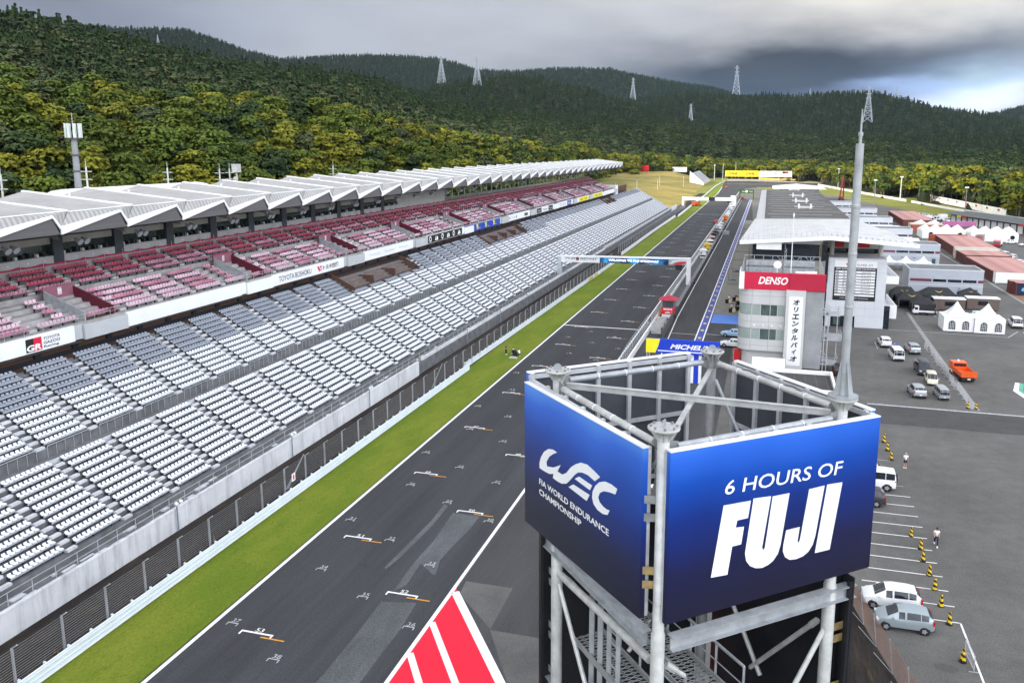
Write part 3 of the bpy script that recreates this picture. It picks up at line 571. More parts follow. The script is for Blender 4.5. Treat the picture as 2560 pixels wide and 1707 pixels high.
# ---------------------------------------------------------------- steel billboard tower in front
def galv(name, col, rough=.5, metal=.35): return mat(name, col, rough, metal, var=.22, scale=2.2, bump=.12, bscale=18)
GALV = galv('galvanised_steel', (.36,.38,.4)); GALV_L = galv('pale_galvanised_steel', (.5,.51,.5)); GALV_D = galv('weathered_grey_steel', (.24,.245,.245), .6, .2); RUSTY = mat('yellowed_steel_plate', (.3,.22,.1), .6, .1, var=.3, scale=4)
DARKCLAD = mat('black_cladding_sheet', (.012,.013,.016), .35, var=.25, scale=1.5); PANEL_BACK = mat('panel_back_grey', (.06,.066,.078), .6, var=.2, scale=.8)
STUD = mat('panel_stud_grey', (.5,.51,.53), .5, .1, var=.15, scale=2)
def gradient_print(name, stops, z0, z1, ua=None):
    m = mat(name, (0,0,0), .38, var=0, spec=.4); N, L, b = nodes_of(m); tc = N.new('ShaderNodeTexCoord'); sp = N.new('ShaderNodeSeparateXYZ'); L.new(tc.outputs['Object'], sp.inputs[0])
    z = sp.outputs[2]
    if ua:   # the print is brighter towards one side
        dt = N.new('ShaderNodeVectorMath'); dt.operation = 'DOT_PRODUCT'; dt.inputs[1].default_value = ua[0]; L.new(tc.outputs['Object'], dt.inputs[0])
        k = N.new('ShaderNodeMath'); k.operation = 'MULTIPLY_ADD'; L.new(dt.outputs['Value'], k.inputs[0]); k.inputs[1].default_value = ua[1]; k.inputs[2].default_value = ua[2]
        n = N.new('ShaderNodeTexNoise'); n.inputs['Scale'].default_value = .35; n.inputs['Detail'].default_value = 1; L.new(tc.outputs['Object'], n.inputs['Vector'])
        k2 = N.new('ShaderNodeMath'); k2.operation = 'MULTIPLY_ADD'; L.new(n.outputs['Fac'], k2.inputs[0]); k2.inputs[1].default_value = 1.0; L.new(k.outputs[0], k2.inputs[2])
        a = N.new('ShaderNodeMath'); L.new(z, a.inputs[0]); L.new(k2.outputs[0], a.inputs[1]); z = a.outputs[0]
    mr = N.new('ShaderNodeMapRange'); mr.inputs[1].default_value = z0; mr.inputs[2].default_value = z1; L.new(z, mr.inputs[0]); cr = N.new('ShaderNodeValToRGB'); L.new(mr.outputs[0], cr.inputs[0])
    e = cr.color_ramp.elements; e[0].position, e[0].color = stops[0][0], (*stops[0][1], 1); e[1].position, e[1].color = stops[-1][0], (*stops[-1][1], 1)
    for p, c in stops[1:-1]: x = e.new(p); x.color = (*c, 1)
    L.new(cr.outputs[0], b.inputs['Base Color']); return m
def build_tower():
    T = thing('billboard_tower', 'square steel tower with four blue billboards reading WEC and 6 HOURS OF FUJI', 'billboard tower', (-1.94, 24.5, 0))
    c0 = Vector((-1.94, 24.52, 0)); rad = 4.313; a0 = R_(265.65)
    K = [c0+Vector((math.cos(a0+i*math.pi/2), math.sin(a0+i*math.pi/2), 0))*rad for i in range(4)]; C, Rr, B, Lc = K   # near, right, back, left
    Z = Vector((0,0,1)); zt = 26.0
    at = lambda p, z: Vector((p.x, p.y, z))
    for i, p in enumerate(K):
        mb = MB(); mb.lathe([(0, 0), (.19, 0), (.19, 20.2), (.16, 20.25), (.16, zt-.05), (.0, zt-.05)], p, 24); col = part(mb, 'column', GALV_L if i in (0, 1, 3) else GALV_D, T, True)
        for z in (23.9, 17.9):
            rg = MB(); rg.lathe([(.195, z), (.205, z+.02), (.195, z+.05)], p, 20)
        fl = MB(); fl.lathe([(0, zt-.05), (.41, zt-.05), (.42, zt-.03), (.42, zt), (.41, zt+.01), (0, zt+.01)], p, 28)
        for j in range(8):
            t = j*math.pi/4+.2; q = p+Vector((math.cos(t), math.sin(t), 0))*.335; fl.lathe([(0, zt+.07), (.035, zt+.07), (.035, zt+.008), (0, zt+.008)], q, 6, 1)
            d = Vector((math.cos(t), math.sin(t), 0)); fl.ext([at(p+d*.155, zt-.05), at(p+d*.39, zt-.05), at(p+d*.155, zt-.38)], d.cross(Z)*.02, 0)
        part(fl, 'flange', [GALV_L, GALV_D], T)
        if i != 1:
            lg = MB(); d = (Rr-Lc).normalized() if i != 0 else (B-C).normalized(); lg.ext([at(p+d*(.13*math.cos(t)), zt+.1+.12*math.sin(t)+.0) for t in [k*math.pi/6 for k in range(7)]]+[at(p-d*.13, zt), at(p+d*.13, zt)], d.cross(Z)*.03, 0)
            part(lg, 'lifting_lug', GALV, T)
    # lightning mast on the right column
    mm = MB(); p = Rr
    mm.lathe([(0, 26.02), (.42, 26.02), (.42, 26.08), (.12, 26.09), (.115, 26.2), (.115, 31.4), (.122, 31.42), (.122, 31.5), (.112, 31.52), (.108, 33.16), (0, 33.16)], p, 18)
    for z in (28.6, 30.1): mm.lathe([(.116, z), (.124, z+.02), (.124, z+.07), (.116, z+.09)], p, 18)
    for j in range(4):
        d = Vector((math.cos(j*1.571+.5), math.sin(j*1.571+.5), 0)); mm.ext([at(p+d*.1, 26.08), at(p+d*.31, 26.08), at(p+d*.125, 27.1), at(p+d*.1, 27.1)], d.cross(Z)*.02, 0)
    ms = part(mm, 'mast', GALV, T)
    rd = MB(); rd.lathe([(.04, 33.16), (.045, 33.35), (.065, 33.36), (.065, 33.45), (.03, 33.47), (.022, 33.8), (.012, 34.02), (.02, 34.03), (.02, 34.06), (0, 34.08)], p, 10); part(rd, 'lightning_rod', GALV, ms)
    # ring tubes and flat braces at the top
    def trim(a, b, e): d = (b-a).normalized(); return a+d*e, b-d*e
    for a, b, z, m, r in ((C, Lc, 25.46, GALV_L, .1), (Lc, B, 25.62, GALV, .1), (B, Rr, 25.62, GALV_L, .1), (Rr, C, 25.42, GALV, .1)):
        a2, b2 = trim(a, b, .42); mb = MB(); mb.tube(at(a2, z), at(b2, z), r, 16, 0); n = int((b2-a2).length/1.2)
        for k in range(1, n+1): q = a2+(b2-a2)*(k/(n+1)); d = (b2-a2).normalized(); mb.tube(at(q, z), at(q+d*.03, z), r+.008, 16, 1)
        part(mb, 'ring_tube', [m, WHITE], T, False)
        for e, o in ((a, b), (b, a)):
            d = (o-e).normalized(); g = MB(); g.ext([at(e+d*.15, z-.25), at(e+d*.45, z-.12), at(e+d*.45, z+.14), at(e+d*.15, z+.22)], d.cross(Z)*.03, 0); part(g, 'gusset_plate', GALV_D, T)
    for a, b, z in ((Lc, Rr, 25.5), (C, B, 25.3)):
        a2, b2 = trim(a, b, .3); mb = MB(); mb.bar(at(a2, z), at(b2, z), .02, .2); mb.bar(at(a2, z+.1), at(b2, z+.1), .16, .02); part(mb, 'flat_brace', GALV_L, T)
    for a, b, za, zb in ((B, Rr, 25.0, 21.2), (Lc, B, 25.0, 21.2), (C, Lc, 25.0, 21.4)):
        a2, b2 = trim(a, b, .25); mb = MB(); mb.tube(at(a2, za), at(a2+(b2-a2)*.62, zb), .06, 10); part(mb, 'diagonal_tube', GALV, T)
    # billboards
    blue = [(0, (.008,.008,.028)), (.22, (.007,.009,.05)), (.42, (.002,.02,.17)), (.6, (.001,.055,.36)), (.78, (.02,.12,.6)), (1, (.12,.36,.86))]
    uCL = (Lc-C).normalized(); uCR = (Rr-C).normalized(); nL = -uCR; nR = -uCL
    bl_l = gradient_print('blue_print_west', blue, 20.9, 25.9, (tuple(uCL), .0, -.5)); bl_r = gradient_print('blue_print_front', blue, 21.0, 26.6, (tuple(uCR), .0, -.5))
    def panel(o, u, n, s0, s1, zb0, zb1, zt0, zt1, m, off=.45):
        O = o+n*off; q = [at(O+u*s0, zb0), at(O+u*s1, zb1), at(O+u*s1, zt1), at(O+u*s0, zt0)]
        mb = MB(); mb.ext(q, -n*.16, 0); P_ = part(mb, 'sign_panel', [m], T)
        e = MB(); e.ext([at(O+u*s0+n*.01, zt0+.002), at(O+u*s1+n*.01, zt1+.002), at(O+u*s1+n*.01, zt1+.04), at(O+u*s0+n*.01, zt0+.04)], -n*.2, 0)
        part(e, 'white_cap', WHITE, P_)
        fr = MB(); k = int((s1-s0)/1.15)
        for i in range(k+1):
            s = s0+.12+(s1-s0-.24)*i/k; fr.bar(at(O+u*s-n*.235, zb0), at(O+u*s-n*.235, zt0), .12, .14, 0, up=u)
        for z in (zb0+.35, (zb0+zt0)/2+.2, zt0-.12): fr.bar(at(O+u*s0-n*.21, z), at(O+u*s1-n*.21, z), .09, .14)
        part(fr, 'stud_frame', STUD, P_)
        bk = MB(); bk.ext([at(O+u*(s0+.02)-n*.163, zb0+.01), at(O+u*(s1-.02)-n*.163, zb1+.01), at(O+u*(s1-.02)-n*.163, zt1-.01), at(O+u*(s0+.02)-n*.163, zt0-.01)], -n*.005, 0); part(bk, 'panel_back', PANEL_BACK, P_)
        return P_, O
    PL, OL = panel(C, uCL, nL, .25, 7.72, 20.62, 20.2, 25.4, 25.2, bl_l)
    PR, OR = panel(C, uCR, nR, -.08, 7.15, 20.73, 20.73, 25.47, 25.40, bl_r)
    panel(Lc, uCR, uCL, -.3, 6.35, 20.6, 20.6, 25.5, 25.5, bl_r, 1.8)
    panel(B, -uCL, uCR, .0, 6.25, 20.6, 20.6, 25.5, 25.5, bl_l, 1.15)
    SIGN = mat('white_vinyl', (.82,.84,.86), .45, var=.03)
    W = [(5.21,23.58),(5.49,23.58),(5.82,23.49),(6.15,23.28),(6.38,23.01),(6.49,22.78),(6.49,22.60),(6.15,22.62),(5.74,22.67),(5.44,22.79),(5.48,22.63),(5.16,22.64),(4.85,22.68),(4.54,22.80),(4.28,23.02),(4.01,23.28),(3.78,23.45),(3.45,23.59),(3.15,23.67),(3.50,23.55),(2.74,23.57),(2.45,23.80),(2.80,23.84),(3.23,23.86),(3.62,23.78),(3.96,23.62),(4.25,23.42),(4.54,23.15),(4.85,22.98),(5.16,22.97),(4.95,23.26),(5.48,22.98),(5.94,22.86),(5.97,23.00),(5.75,23.26),(5.49,23.43)]
    # the wave and the W are cut into convex-ish strips so that each stays one clean outline
    Wl = [W[0], W[1], W[2], W[3], W[4], W[5], W[6], W[7], W[8], W[9], (5.16,22.97), (4.95,23.26), (5.48,22.98), (5.94,22.86), (5.97,23.0), (5.75,23.26), (5.49,23.43)]
    Wr = [(5.44,22.79),(5.48,22.63),(5.16,22.64),(4.85,22.68),(4.54,22.80),(4.28,23.02),(4.01,23.28),(3.78,23.45),(3.5,23.55),(3.15,23.6),(2.74,23.57),(2.45,23.80),(2.80,23.86),(3.23,23.9),(3.62,23.82),(3.96,23.64),(4.25,23.44),(4.54,23.15),(4.85,22.98),(5.16,22.97)]
    C_ = [(1.49,23.82),(1.58,23.63),(1.92,23.56),(2.22,23.47),(2.45,23.32),(2.54,23.15),(2.46,23.04),(2.25,22.99),(2.05,22.99),(1.88,23.03),(1.99,22.85),(2.25,22.77),(2.56,22.76),(2.80,22.85),(2.89,23.01),(2.86,23.21),(2.71,23.44),(2.48,23.64),(2.17,23.78),(1.83,23.83)]
    E1 = [(3.99,23.17),(3.72,23.34),(2.90,23.37),(3.03,23.18)]; E2 = [(4.39,22.75),(4.09,22.95),(3.05,23.02),(3.22,22.77)]
    flip = lambda pl: [(-s, z) for s, z in pl]
    decal(PL, [flip(q) for q in (Wl, Wr, E1, E2, C_)], OL, -uCL, Z, SIGN)
    tx = (-uCL*4.66+Z*.2).normalized()
    letters(PL, 'FIA WORLD ENDURANCE', at(OL+uCL*6.51, 22.04), tx, Z, .205, SIGN, width=4.62, bold=.02)
    letters(PL, 'CHAMPIONSHIP', at(OL+uCL*6.51, 21.68), tx, Z, .205, SIGN, width=2.98, bold=.02)
    tx2 = (uCR*4.13-Z*.12).normalized()
    letters(PR, '6 HOURS OF', at(OR+uCR*1.66, 24.03), tx2, Z, .4, SIGN, width=4.15, shear=.12, bold=.008)
    F = [(1.32,21.76),(1.64,23.74),(2.54,23.71),(2.47,23.23),(2.11,23.23),(2.07,23.03),(2.35,23.00),(2.28,22.51),(1.98,22.51),(1.86,21.72)]
    U = [(2.63,23.75),(3.23,23.71),(3.01,22.27),(3.03,22.2),(3.07,22.18),(3.11,22.22),(3.29,23.69),(3.88,23.68),(3.66,22.2),(3.58,21.95),(3.42,21.77),(3.25,21.69),(3.05,21.65),(2.82,21.69),(2.62,21.8),(2.48,21.98),(2.43,22.2)]
    J = [(3.84,22.59),(4.32,22.59),(4.27,22.2),(4.28,22.13),(4.33,22.14),(4.36,22.2),(4.59,23.66),(5.15,23.67),(4.92,22.2),(4.84,21.95),(4.7,21.77),(4.5,21.67),(4.25,21.64),(4.02,21.67),(3.85,21.79),(3.76,21.98),(3.77,22.2)]
    decal(PR, [F, U, J, [(4.95,21.67),(5.25,23.68),(5.82,23.65),(5.50,21.66)]], OR, uCR, Z, SIGN)
    # I-beams, tubes and brackets below the boards
    for a, u, n in ((C, uCL, nL), (C, uCR, nR)):
        for z0, w in ((20.1, .3), (19.72, .3)): mb = MB(); mb.bar(at(a+u*.3+n*.14, z0), at(a+u*6.9+n*.14, z0), w, .03)
        mb = MB(); mb.bar(at(a+u*.3+n*.14, 20.12), at(a+u*6.9+n*.14, 20.12), .3, .03); mb.bar(at(a+u*.3+n*.14, 19.74), at(a+u*6.9+n*.14, 19.74), .3, .03); mb.bar(at(a+u*.3+n*.14, 19.93), at(a+u*6.9+n*.14, 19.93), .03, .36)
        part(mb, 'support_beam', GALV, T)
        mb = MB(); mb.bar(at(a+u*.3, 14.72), at(a+u*7.0, 14.72), .3, .03); mb.bar(at(a+u*.3, 14.36), at(a+u*7.0, 14.36), .3, .03); mb.bar(at(a+u*.3, 14.54), at(a+u*7.0, 14.54), .03, .34); part(mb, 'support_beam', GALV, T)
    mb = MB(); mb.tube(at(C+uCL*.35, 19.22), at(Lc-uCL*.2, 19.0), .12, 14); part(mb, 'ring_tube', GALV_L, T)
    for a, u, s0, z0, s1, z1, r in ((C, uCL, 5.95, 18.6, 3.3, 15.2, .075), (C, uCR, 6.0, 18.8, 3.6, 15.2, .08), (C, uCR, .3, 19.2, .9, 18.7, .07), (Lc, uCR, .4, 18.6, 3.3, 15.2, .08), (Lc, uCR, 5.8, 18.6, 2.9, 15.2, .08), (Rr, uCL, .4, 18.8, 3.3, 15.4, .08), (Rr, uCL, 5.8, 18.8, 2.8, 15.4, .08)):
        mb = MB(); mb.tube(at(a+u*s0, z0), at(a+u*s1, z1), r, 10); e = at(a+u*s0, z0); d = (at(a+u*s1, z1)-e).normalized(); mb.bar(e, e+d*.45, .02, .2, 0); part(mb, 'diagonal_tube', GALV_L, T)
    for p, d0, mt in ((Lc, -uCL*-1, GALV), (Rr, uCR, RUSTY), (C, nR, RUSTY), (C, nL, RUSTY)):
        for z in (18.6, 18.2, 16.6, 16.2, 14.9, 14.5):
            if p is C and z > 18.0: continue
            mb = MB(); mb.ext([at(p+d0*.15, z), at(p+d0*.62, z), at(p+d0*.62, z+.25), at(p+d0*.15, z+.25)], d0.cross(Z)*.02, 0); part(mb, 'bracket', mt, T)
    for z in (24.0, 23.5, 22.0, 21.6):     # small plates between near column and boards
        mb = MB(); mb.bar(at(C+nL*.12+uCL*.1, z), at(C+nL*.44+uCL*.3, z), .02, .22); mb.bar(at(C+nR*.12, z), at(C+nR*.36-uCR*.02, z), .02, .22); part(mb, 'bracket', RUSTY if z < 23 else GALV_D, T)
    # black cladding on the two far sides and their edge posts
    for o, u, n, s0, s1 in ((Lc, uCR, uCL, -.35, 6.3), (Rr, uCL, uCR, -.3, 6.3)):
        O = o+n*.62; mb = MB(); mb.ext([at(O+u*s0, 3), at(O+u*s1, 3), at(O+u*s1, 20.4), at(O+u*s0, 20.4)], n*.06, 0)
        for s in (s0+.05, s0+.5): mb.bar(at(O+u*s-n*.08, 3), at(O+u*s-n*.08, 20.3), .1, .12, 0, up=u)
        part(mb, 'cladding', DARKCLAD, T)
    # grating walkways with rails and a ladder inside
    GR = mat('steel_grating', (.3,.31,.31), .5, .3, var=.1)
    def grating(o, ux, uy, lx, ly, z):
        mb = MB(); n = int(lx/.17)
        for i in range(n):
            for sgn in (1, -1):
                a = o+ux*(i*.17); b = a+uy*ly*.999+ux*.0
                pts = []; k = int(ly/.26)
                for j in range(k+1): pts.append(at(a+uy*(ly*j/k)+ux*(.05*(1 if j % 2 else -1)*sgn), z))
                mb.ring_beam(pts, .022, .025)
        mb.bar(at(o, z), at(o+ux*lx, z), .05, .2); mb.bar(at(o+uy*ly, z), at(o+uy*ly+ux*lx, z), .05, .2); return mb
    part(grating(C+uCR*.25+uCL*.5, uCL, uCR, 5.0, 1.1, 16.9), 'walkway_grating', GR, T)
    part(grating(C+uCR*1.9+uCL*.3, uCL, uCR, 5.4, 1.3, 17.0), 'walkway_grating', GR, T)
    for o, u, L_ in ((C+uCR*1.4+uCL*.6, uCL, 4.8), (C+uCR*3.25+uCL*.3, uCL, 5.2)):
        mb = MB(); k = 4
        for i in range(k+1): mb.bar(at(o+u*(L_*i/k), 16.9), at(o+u*(L_*i/k), 18.1), .07, .07)
        mb.bar(at(o, 18.1), at(o+u*L_, 18.1), .07, .06); mb.bar(at(o, 17.5), at(o+u*L_, 17.5), .03, .03); part(mb, 'guard_rail', GALV, T)
    mb = MB(); o = C+uCL*2.6+uCR*.35
    for s in (0, .55): mb.bar(at(o+uCL*s, 8), at(o+uCL*s, 19.6), .1, .14)
    for k in range(30): mb.bar(at(o, 8.2+k*.38), at(o+uCL*.55, 8.2+k*.38), .035, .035)
    for s in (1.1, 1.65): mb.bar(at(o+uCL*s, 8), at(o+uCL*s, 19.6), .12, .16)
    part(mb, 'ladder', GALV, T)
    for z in (10.0, 6.0, 2.5):
        for a, b in ((C, Lc), (Lc, B), (B, Rr), (Rr, C)): mb = MB(); mb.bar(at(a, z), at(b, z), .2, .25); part(mb, 'support_beam', GALV, T)
    mb = MB()
    for o, u in ((Lc, uCR), (B, -uCL)):
        pts = [at(o+u*(6.1*i/12)+nR*0, 25.78-.12*math.sin(math.pi*((i % 4)/4))) for i in range(13)]; 
        for a, b in zip(pts, pts[1:]): mb.tube(a, b, .014, 5)
    part(mb, 'cable', BLACK, T)
build_tower()
# ---------------------------------------------------------------- grandstands
CONC = mat('weathered_concrete', (.33,.33,.34), .85, var=.28, scale=.5, bump=.2); CONC_D = mat('dark_step_concrete', (.12,.122,.128), .9, var=.35, scale=.8); CONC_L = mat('pale_step_concrete', (.5,.51,.54), .8, var=.2, scale=1.2)
SEAT_W = mat('white_plastic_seat', (.74,.76,.8), .4, var=.05); SEAT_G = mat('grey_plastic_seat', (.26,.29,.35), .45, var=.1, scale=.3); SEAT_P = mat('seat_front_grey', (.36,.39,.43), .5, var=.1); SEAT_K = mat('seat_bracket_black', (.012,.013,.016), .6, var=0)
SEAT_R1 = mat('crimson_seat', (.3,.04,.08), .45, var=.25, scale=.8, rnd=.12); SEAT_R2 = mat('faded_pink_seat', (.55,.38,.45), .5, var=.2, scale=.8, rnd=.1); SEAT_R3 = mat('half_faded_seat', (.4,.17,.24), .5, var=.35, scale=.9, rnd=.1)
RAILM = mat('galvanised_rail', (.42,.44,.46), .45, .3, var=.1)
def bench_mesh(n, pitch, cols, deep=.42, wide=.4):
    """a row of moulded seats on one frame: origin at its near end, seats face +x (the track)"""
    mb = MB()
    for i in range(n):
        y = (i+.5)*pitch; w = wide/2
        o = [(-.2,-w*.75),(-.02,-w),(.17,-w*.9),(.22,-w*.5),(.22,w*.5),(.17,w*.9),(-.02,w),(-.2,w*.75)]
        mb.prism([(a, y+b) for a, b in o], .40, .455, 0)
        mb.ext([(-.19,y-w*.78,.44),(-.19,y+w*.78,.44),(-.25,y+w*.7,.6),(-.25,y-w*.7,.6)], (-.035,0,0), 0)
    mb.box(.13, .17, 0, n*pitch, .24, .40, 1); mb.box(-.26, .16, 0, n*pitch, .36, .4, 2)
    for k in range(0, n+1, 4 if n > 8 else 3): mb.box(-.15, .05, k*pitch-.04, k*pitch+.04, 0, .36, 2)
    mb.box(-.05, .05, n*pitch-.06, n*pitch, 0, .36, 2)
    return mb.mesh('seat_row', cols)
def red_bench_mesh(n, pitch, cols):
    mb = MB()
    for i in range(n):
        y = (i+.5)*pitch; w = .2
        mb.prism([(-.16,y-w),(.2,y-w*.9),(.22,y),(.2,y+w*.9),(-.16,y+w)], .36, .42, 0)
        mb.ext([(-.17,y-w,.38),(-.17,y+w,.38),(-.24,y+w*.9,.74),(-.24,y-w*.9,.74)], (-.05,0,0), 0)
    mb.box(-.2, .12, 0, n*pitch, .3, .35, 2)
    for k in range(0, n+1, 3): mb.box(-.15, .05, k*pitch-.03, k*pitch+.03, 0, .32, 2)
    return mb.mesh('seat_row', cols)
PER, BL = 5.83, 4.7
ZL = lambda x: 2.3+.592*(-50.7-x)
LROWS = [(-50.9-.733*i) for i in range(10)]; UROWS = [(-59.5-.69*j) for j in range(12)]
def place_rows(root, items, name, most=100):
    """items: (mesh, x, y, z); the ones nearest to the viewer become parts, the rest one mesh"""
    items.sort(key=lambda t: t[1]**2+t[2]**2+(HC-t[3])**2 if t[2] > 32 and t[2]/max(1, -t[1]) > .88 else 1e9)
    for me, x, y, z in items[:most]:
        o = bpy.data.objects.new(name, me); o.location = (x, y, z); put(o, root); 
    rest = items[most:]; groups = {}
    vs, fs, ms, mats, off = [], [], [], [], 0
    for me, x, y, z in rest:
        if me.name not in groups:
            v = np.empty(len(me.vertices)*3); me.vertices.foreach_get('co', v); f = [tuple(p.vertices) for p in me.polygons]; mi = [p.material_index for p in me.polygons]
            base = len(mats); mats += list(me.materials); groups[me.name] = (v.reshape(-1, 3), f, mi, base)
        v, f, mi, base = groups[me.name]
        vs.append(v+np.array([x, y, z])); fs.append((f, off)); ms += [k+base for k in mi]; off += len(v)
    V = np.concatenate(vs); F = [tuple(k+o for k in q) for f, o in fs for q in f]
    mb = MB(); mb.v = [tuple(p) for p in V]; mb.f = F; mb.mi = ms
    o = part(mb, name, mats, root); o['kind'] = 'stuff'; return o
def build_lower_stand():
    T = thing('lower_grandstand', 'open lower grandstand with long rows of white and grey seats facing the track', 'grandstand', (-58, 230, 0))
    y0, y1 = 12., 440.
    prof = [(-48.62, 0), (-48.62, 1.75), (-50.45, 1.75)]
    x = -50.45; z = ZL(-50.9)
    for r in LROWS: prof += [(r+.38, ZL(r)), (r-.353, ZL(r))]
    prof += [(-58.0, ZL(-58.1)), (-59.1, ZL(-58.1))]
    for r in UROWS: prof += [(r+.36, ZL(r)), (r-.33, ZL(r))]
    prof += [(-67.9, ZL(UROWS[-1])), (-67.9, 0)]
    mb = MB(); n = len(prof); vs = [(a, y0, b) for a, b in prof]+[(a, y1, b) for a, b in prof]
    mb._add(vs, [(i, i+1, i+1+n, i+n) for i in range(n-1)]+[tuple(range(n))[::-1], tuple(range(n, 2*n))], 0); mb.f = [f[::-1] for f in mb.f[:n-1]]+mb.f[n-1:]
    part(mb, 'terrace', CONC_D, T)
    ew = MB(); pw = [(-48.6,0),(-48.6,2.4),(-50.3,3.0),(-67.5,ZL(-67.1)+.75),(-68.3,ZL(-67.1)+.75),(-68.3,0)]
    for y in (y1, y0-.3): ew.ext([(a, y, b) for a, b in pw], (0, .3, 0), 0)
    part(ew, 'end_wall', CONC_L, T)
    bw = bench_mesh(10, .47, [SEAT_W, SEAT_P, SEAT_K]); bg = bench_mesh(10, .47, [SEAT_G, SEAT_P, SEAT_K])
    items = []; steps = MB()
    ys = [i for i in range(int((y1-y0)/PER))]
    off_l, off_u = 53.5 % PER, 58.2 % PER
    boxes = [(116.6, 126.3), (133.5, 146.0), (184.0, 193.0), (208.0, 217.5), (350.0, 360.0)]
    def blocked(y, j): return j > 6 and any(a-3 < y < b+1 for a, b in ((116.6, 144.5), (186.0, 217.5), (338.0, 356.0)))
    for i, r in enumerate(LROWS):
        for k in ys:
            y = y0+k*PER+(off_l+PER-(y0 % PER)) % PER; items.append((bw, r, y, ZL(r)))
    for j, r in enumerate(UROWS):
        for k in ys:
            y = y0+k*PER+(off_l+PER-(y0 % PER)) % PER
            if y > y1-5: continue
            if blocked(y, j): continue
            far = y > 240
            items.append((bg if j >= 6 and not (far and j < 8) else bw, r, y, ZL(r)))
    place_rows(T, items, 'seat_row')
    # aisle steps between the blocks
    for k in ys:
        ya = y0+k*PER+(off_l+PER-(y0 % PER)) % PER-1.02
        for r in LROWS+UROWS[:-1]:
            if r in UROWS and blocked(ya+1, UROWS.index(r)): continue
            steps.box(r+.02, r+.37, ya, ya+.92, ZL(r)-.02, ZL(r)+.2, 0)
    o = part(steps, 'aisle_steps', CONC_L, T); o['kind'] = 'stuff'
    # walkway kerb and rails
    wk = MB(); wk.box(-58.0, -57.88, y0, y1, ZL(-58.1)-.3, ZL(-58.1)+.12); part(wk, 'walkway_kerb', CONC_L, T)
    rl = MB(); k = 0; y = y0+((off_l+PER-(y0 % PER)) % PER)
    while y < y1-6:
        x = -59.0; z = ZL(-58.1); rl.tube((x, y, z+1.05), (x, y+4.7, z+1.05), .035, 6)
        for q in np.linspace(0, 4.7, 6): rl.tube((x, y+q, z), (x, y+q, z+1.05), .02, 5)
        y += PER
    part(rl, 'walkway_rail', RAILM, T)
    rf = MB(); x = -49.0; y = y0
    while y < y1-2:
        rf.tube((x, y, 1.75), (x, y, 3.0), .03, 5); y += 2.0
    for z in (3.0, 2.45): rf.tube((x, y0, z), (x, y1-1, z), .025, 5)
    part(rf, 'front_rail', RAILM, T)
    ms = MB(); rr = random.Random(4)
    for k in range(80):
        yy = rr.uniform(36, 300); xx = rr.uniform(-50.2, -49.2); ms.box(xx, xx+rr.uniform(.15, .45), yy, yy+rr.uniform(.3, 1.3), 1.75, 1.75+rr.uniform(.03, .18))
    o = part(ms, 'loose_slab', CONC_L, T); o['kind'] = 'stuff'
    # brown private terraces let into the top rows
    WOOD = mat('brown_terrace_board', (.2,.085,.045), .7, var=.25, scale=1.5, stretch=(4,.3,4)); WOOD_D = mat('dark_brown_board', (.075,.038,.026), .75, var=.3, scale=1.2, stretch=(1,.4,6))
    for a, b in ((118.0, 143.5), (186.0, 217.0), (338.0, 355.5)):
        mb = MB(); nb = max(2, int((b-a)/7.)); w = (b-a)/nb
        for q in range(nb):
            yy = a+q*w
            for s_ in range(4): mb.box(-67.6+s_*.9, -66.7+s_*.9, yy+.5, yy+w-1.2, 9.0, ZL(-66.8)-.05-s_*.5, 0)
            mb.box(-64.1, -63.95, yy+.2, yy+w-1.0, 9.2, 10.75, 1)
            mb.box(-67.7, -64, yy+w-1.1, yy+w-.98, 9.4, 11.9-.0, 1)
        mb.ext([(-67.6, a-.1, 9), (-63.6, a-.1, 8.6), (-63.6, a-.1, 11.0), (-67.6, a-.1, 13.0)], (0, .14, 0), 1); mb.ext([(-67.6, b, 9), (-63.6, b, 8.6), (-63.6, b, 11.0), (-67.6, b, 13.0)], (0, .14, 0), 1)
        part(mb, 'private_terrace', [WOOD, WOOD_D], T)
build_lower_stand()

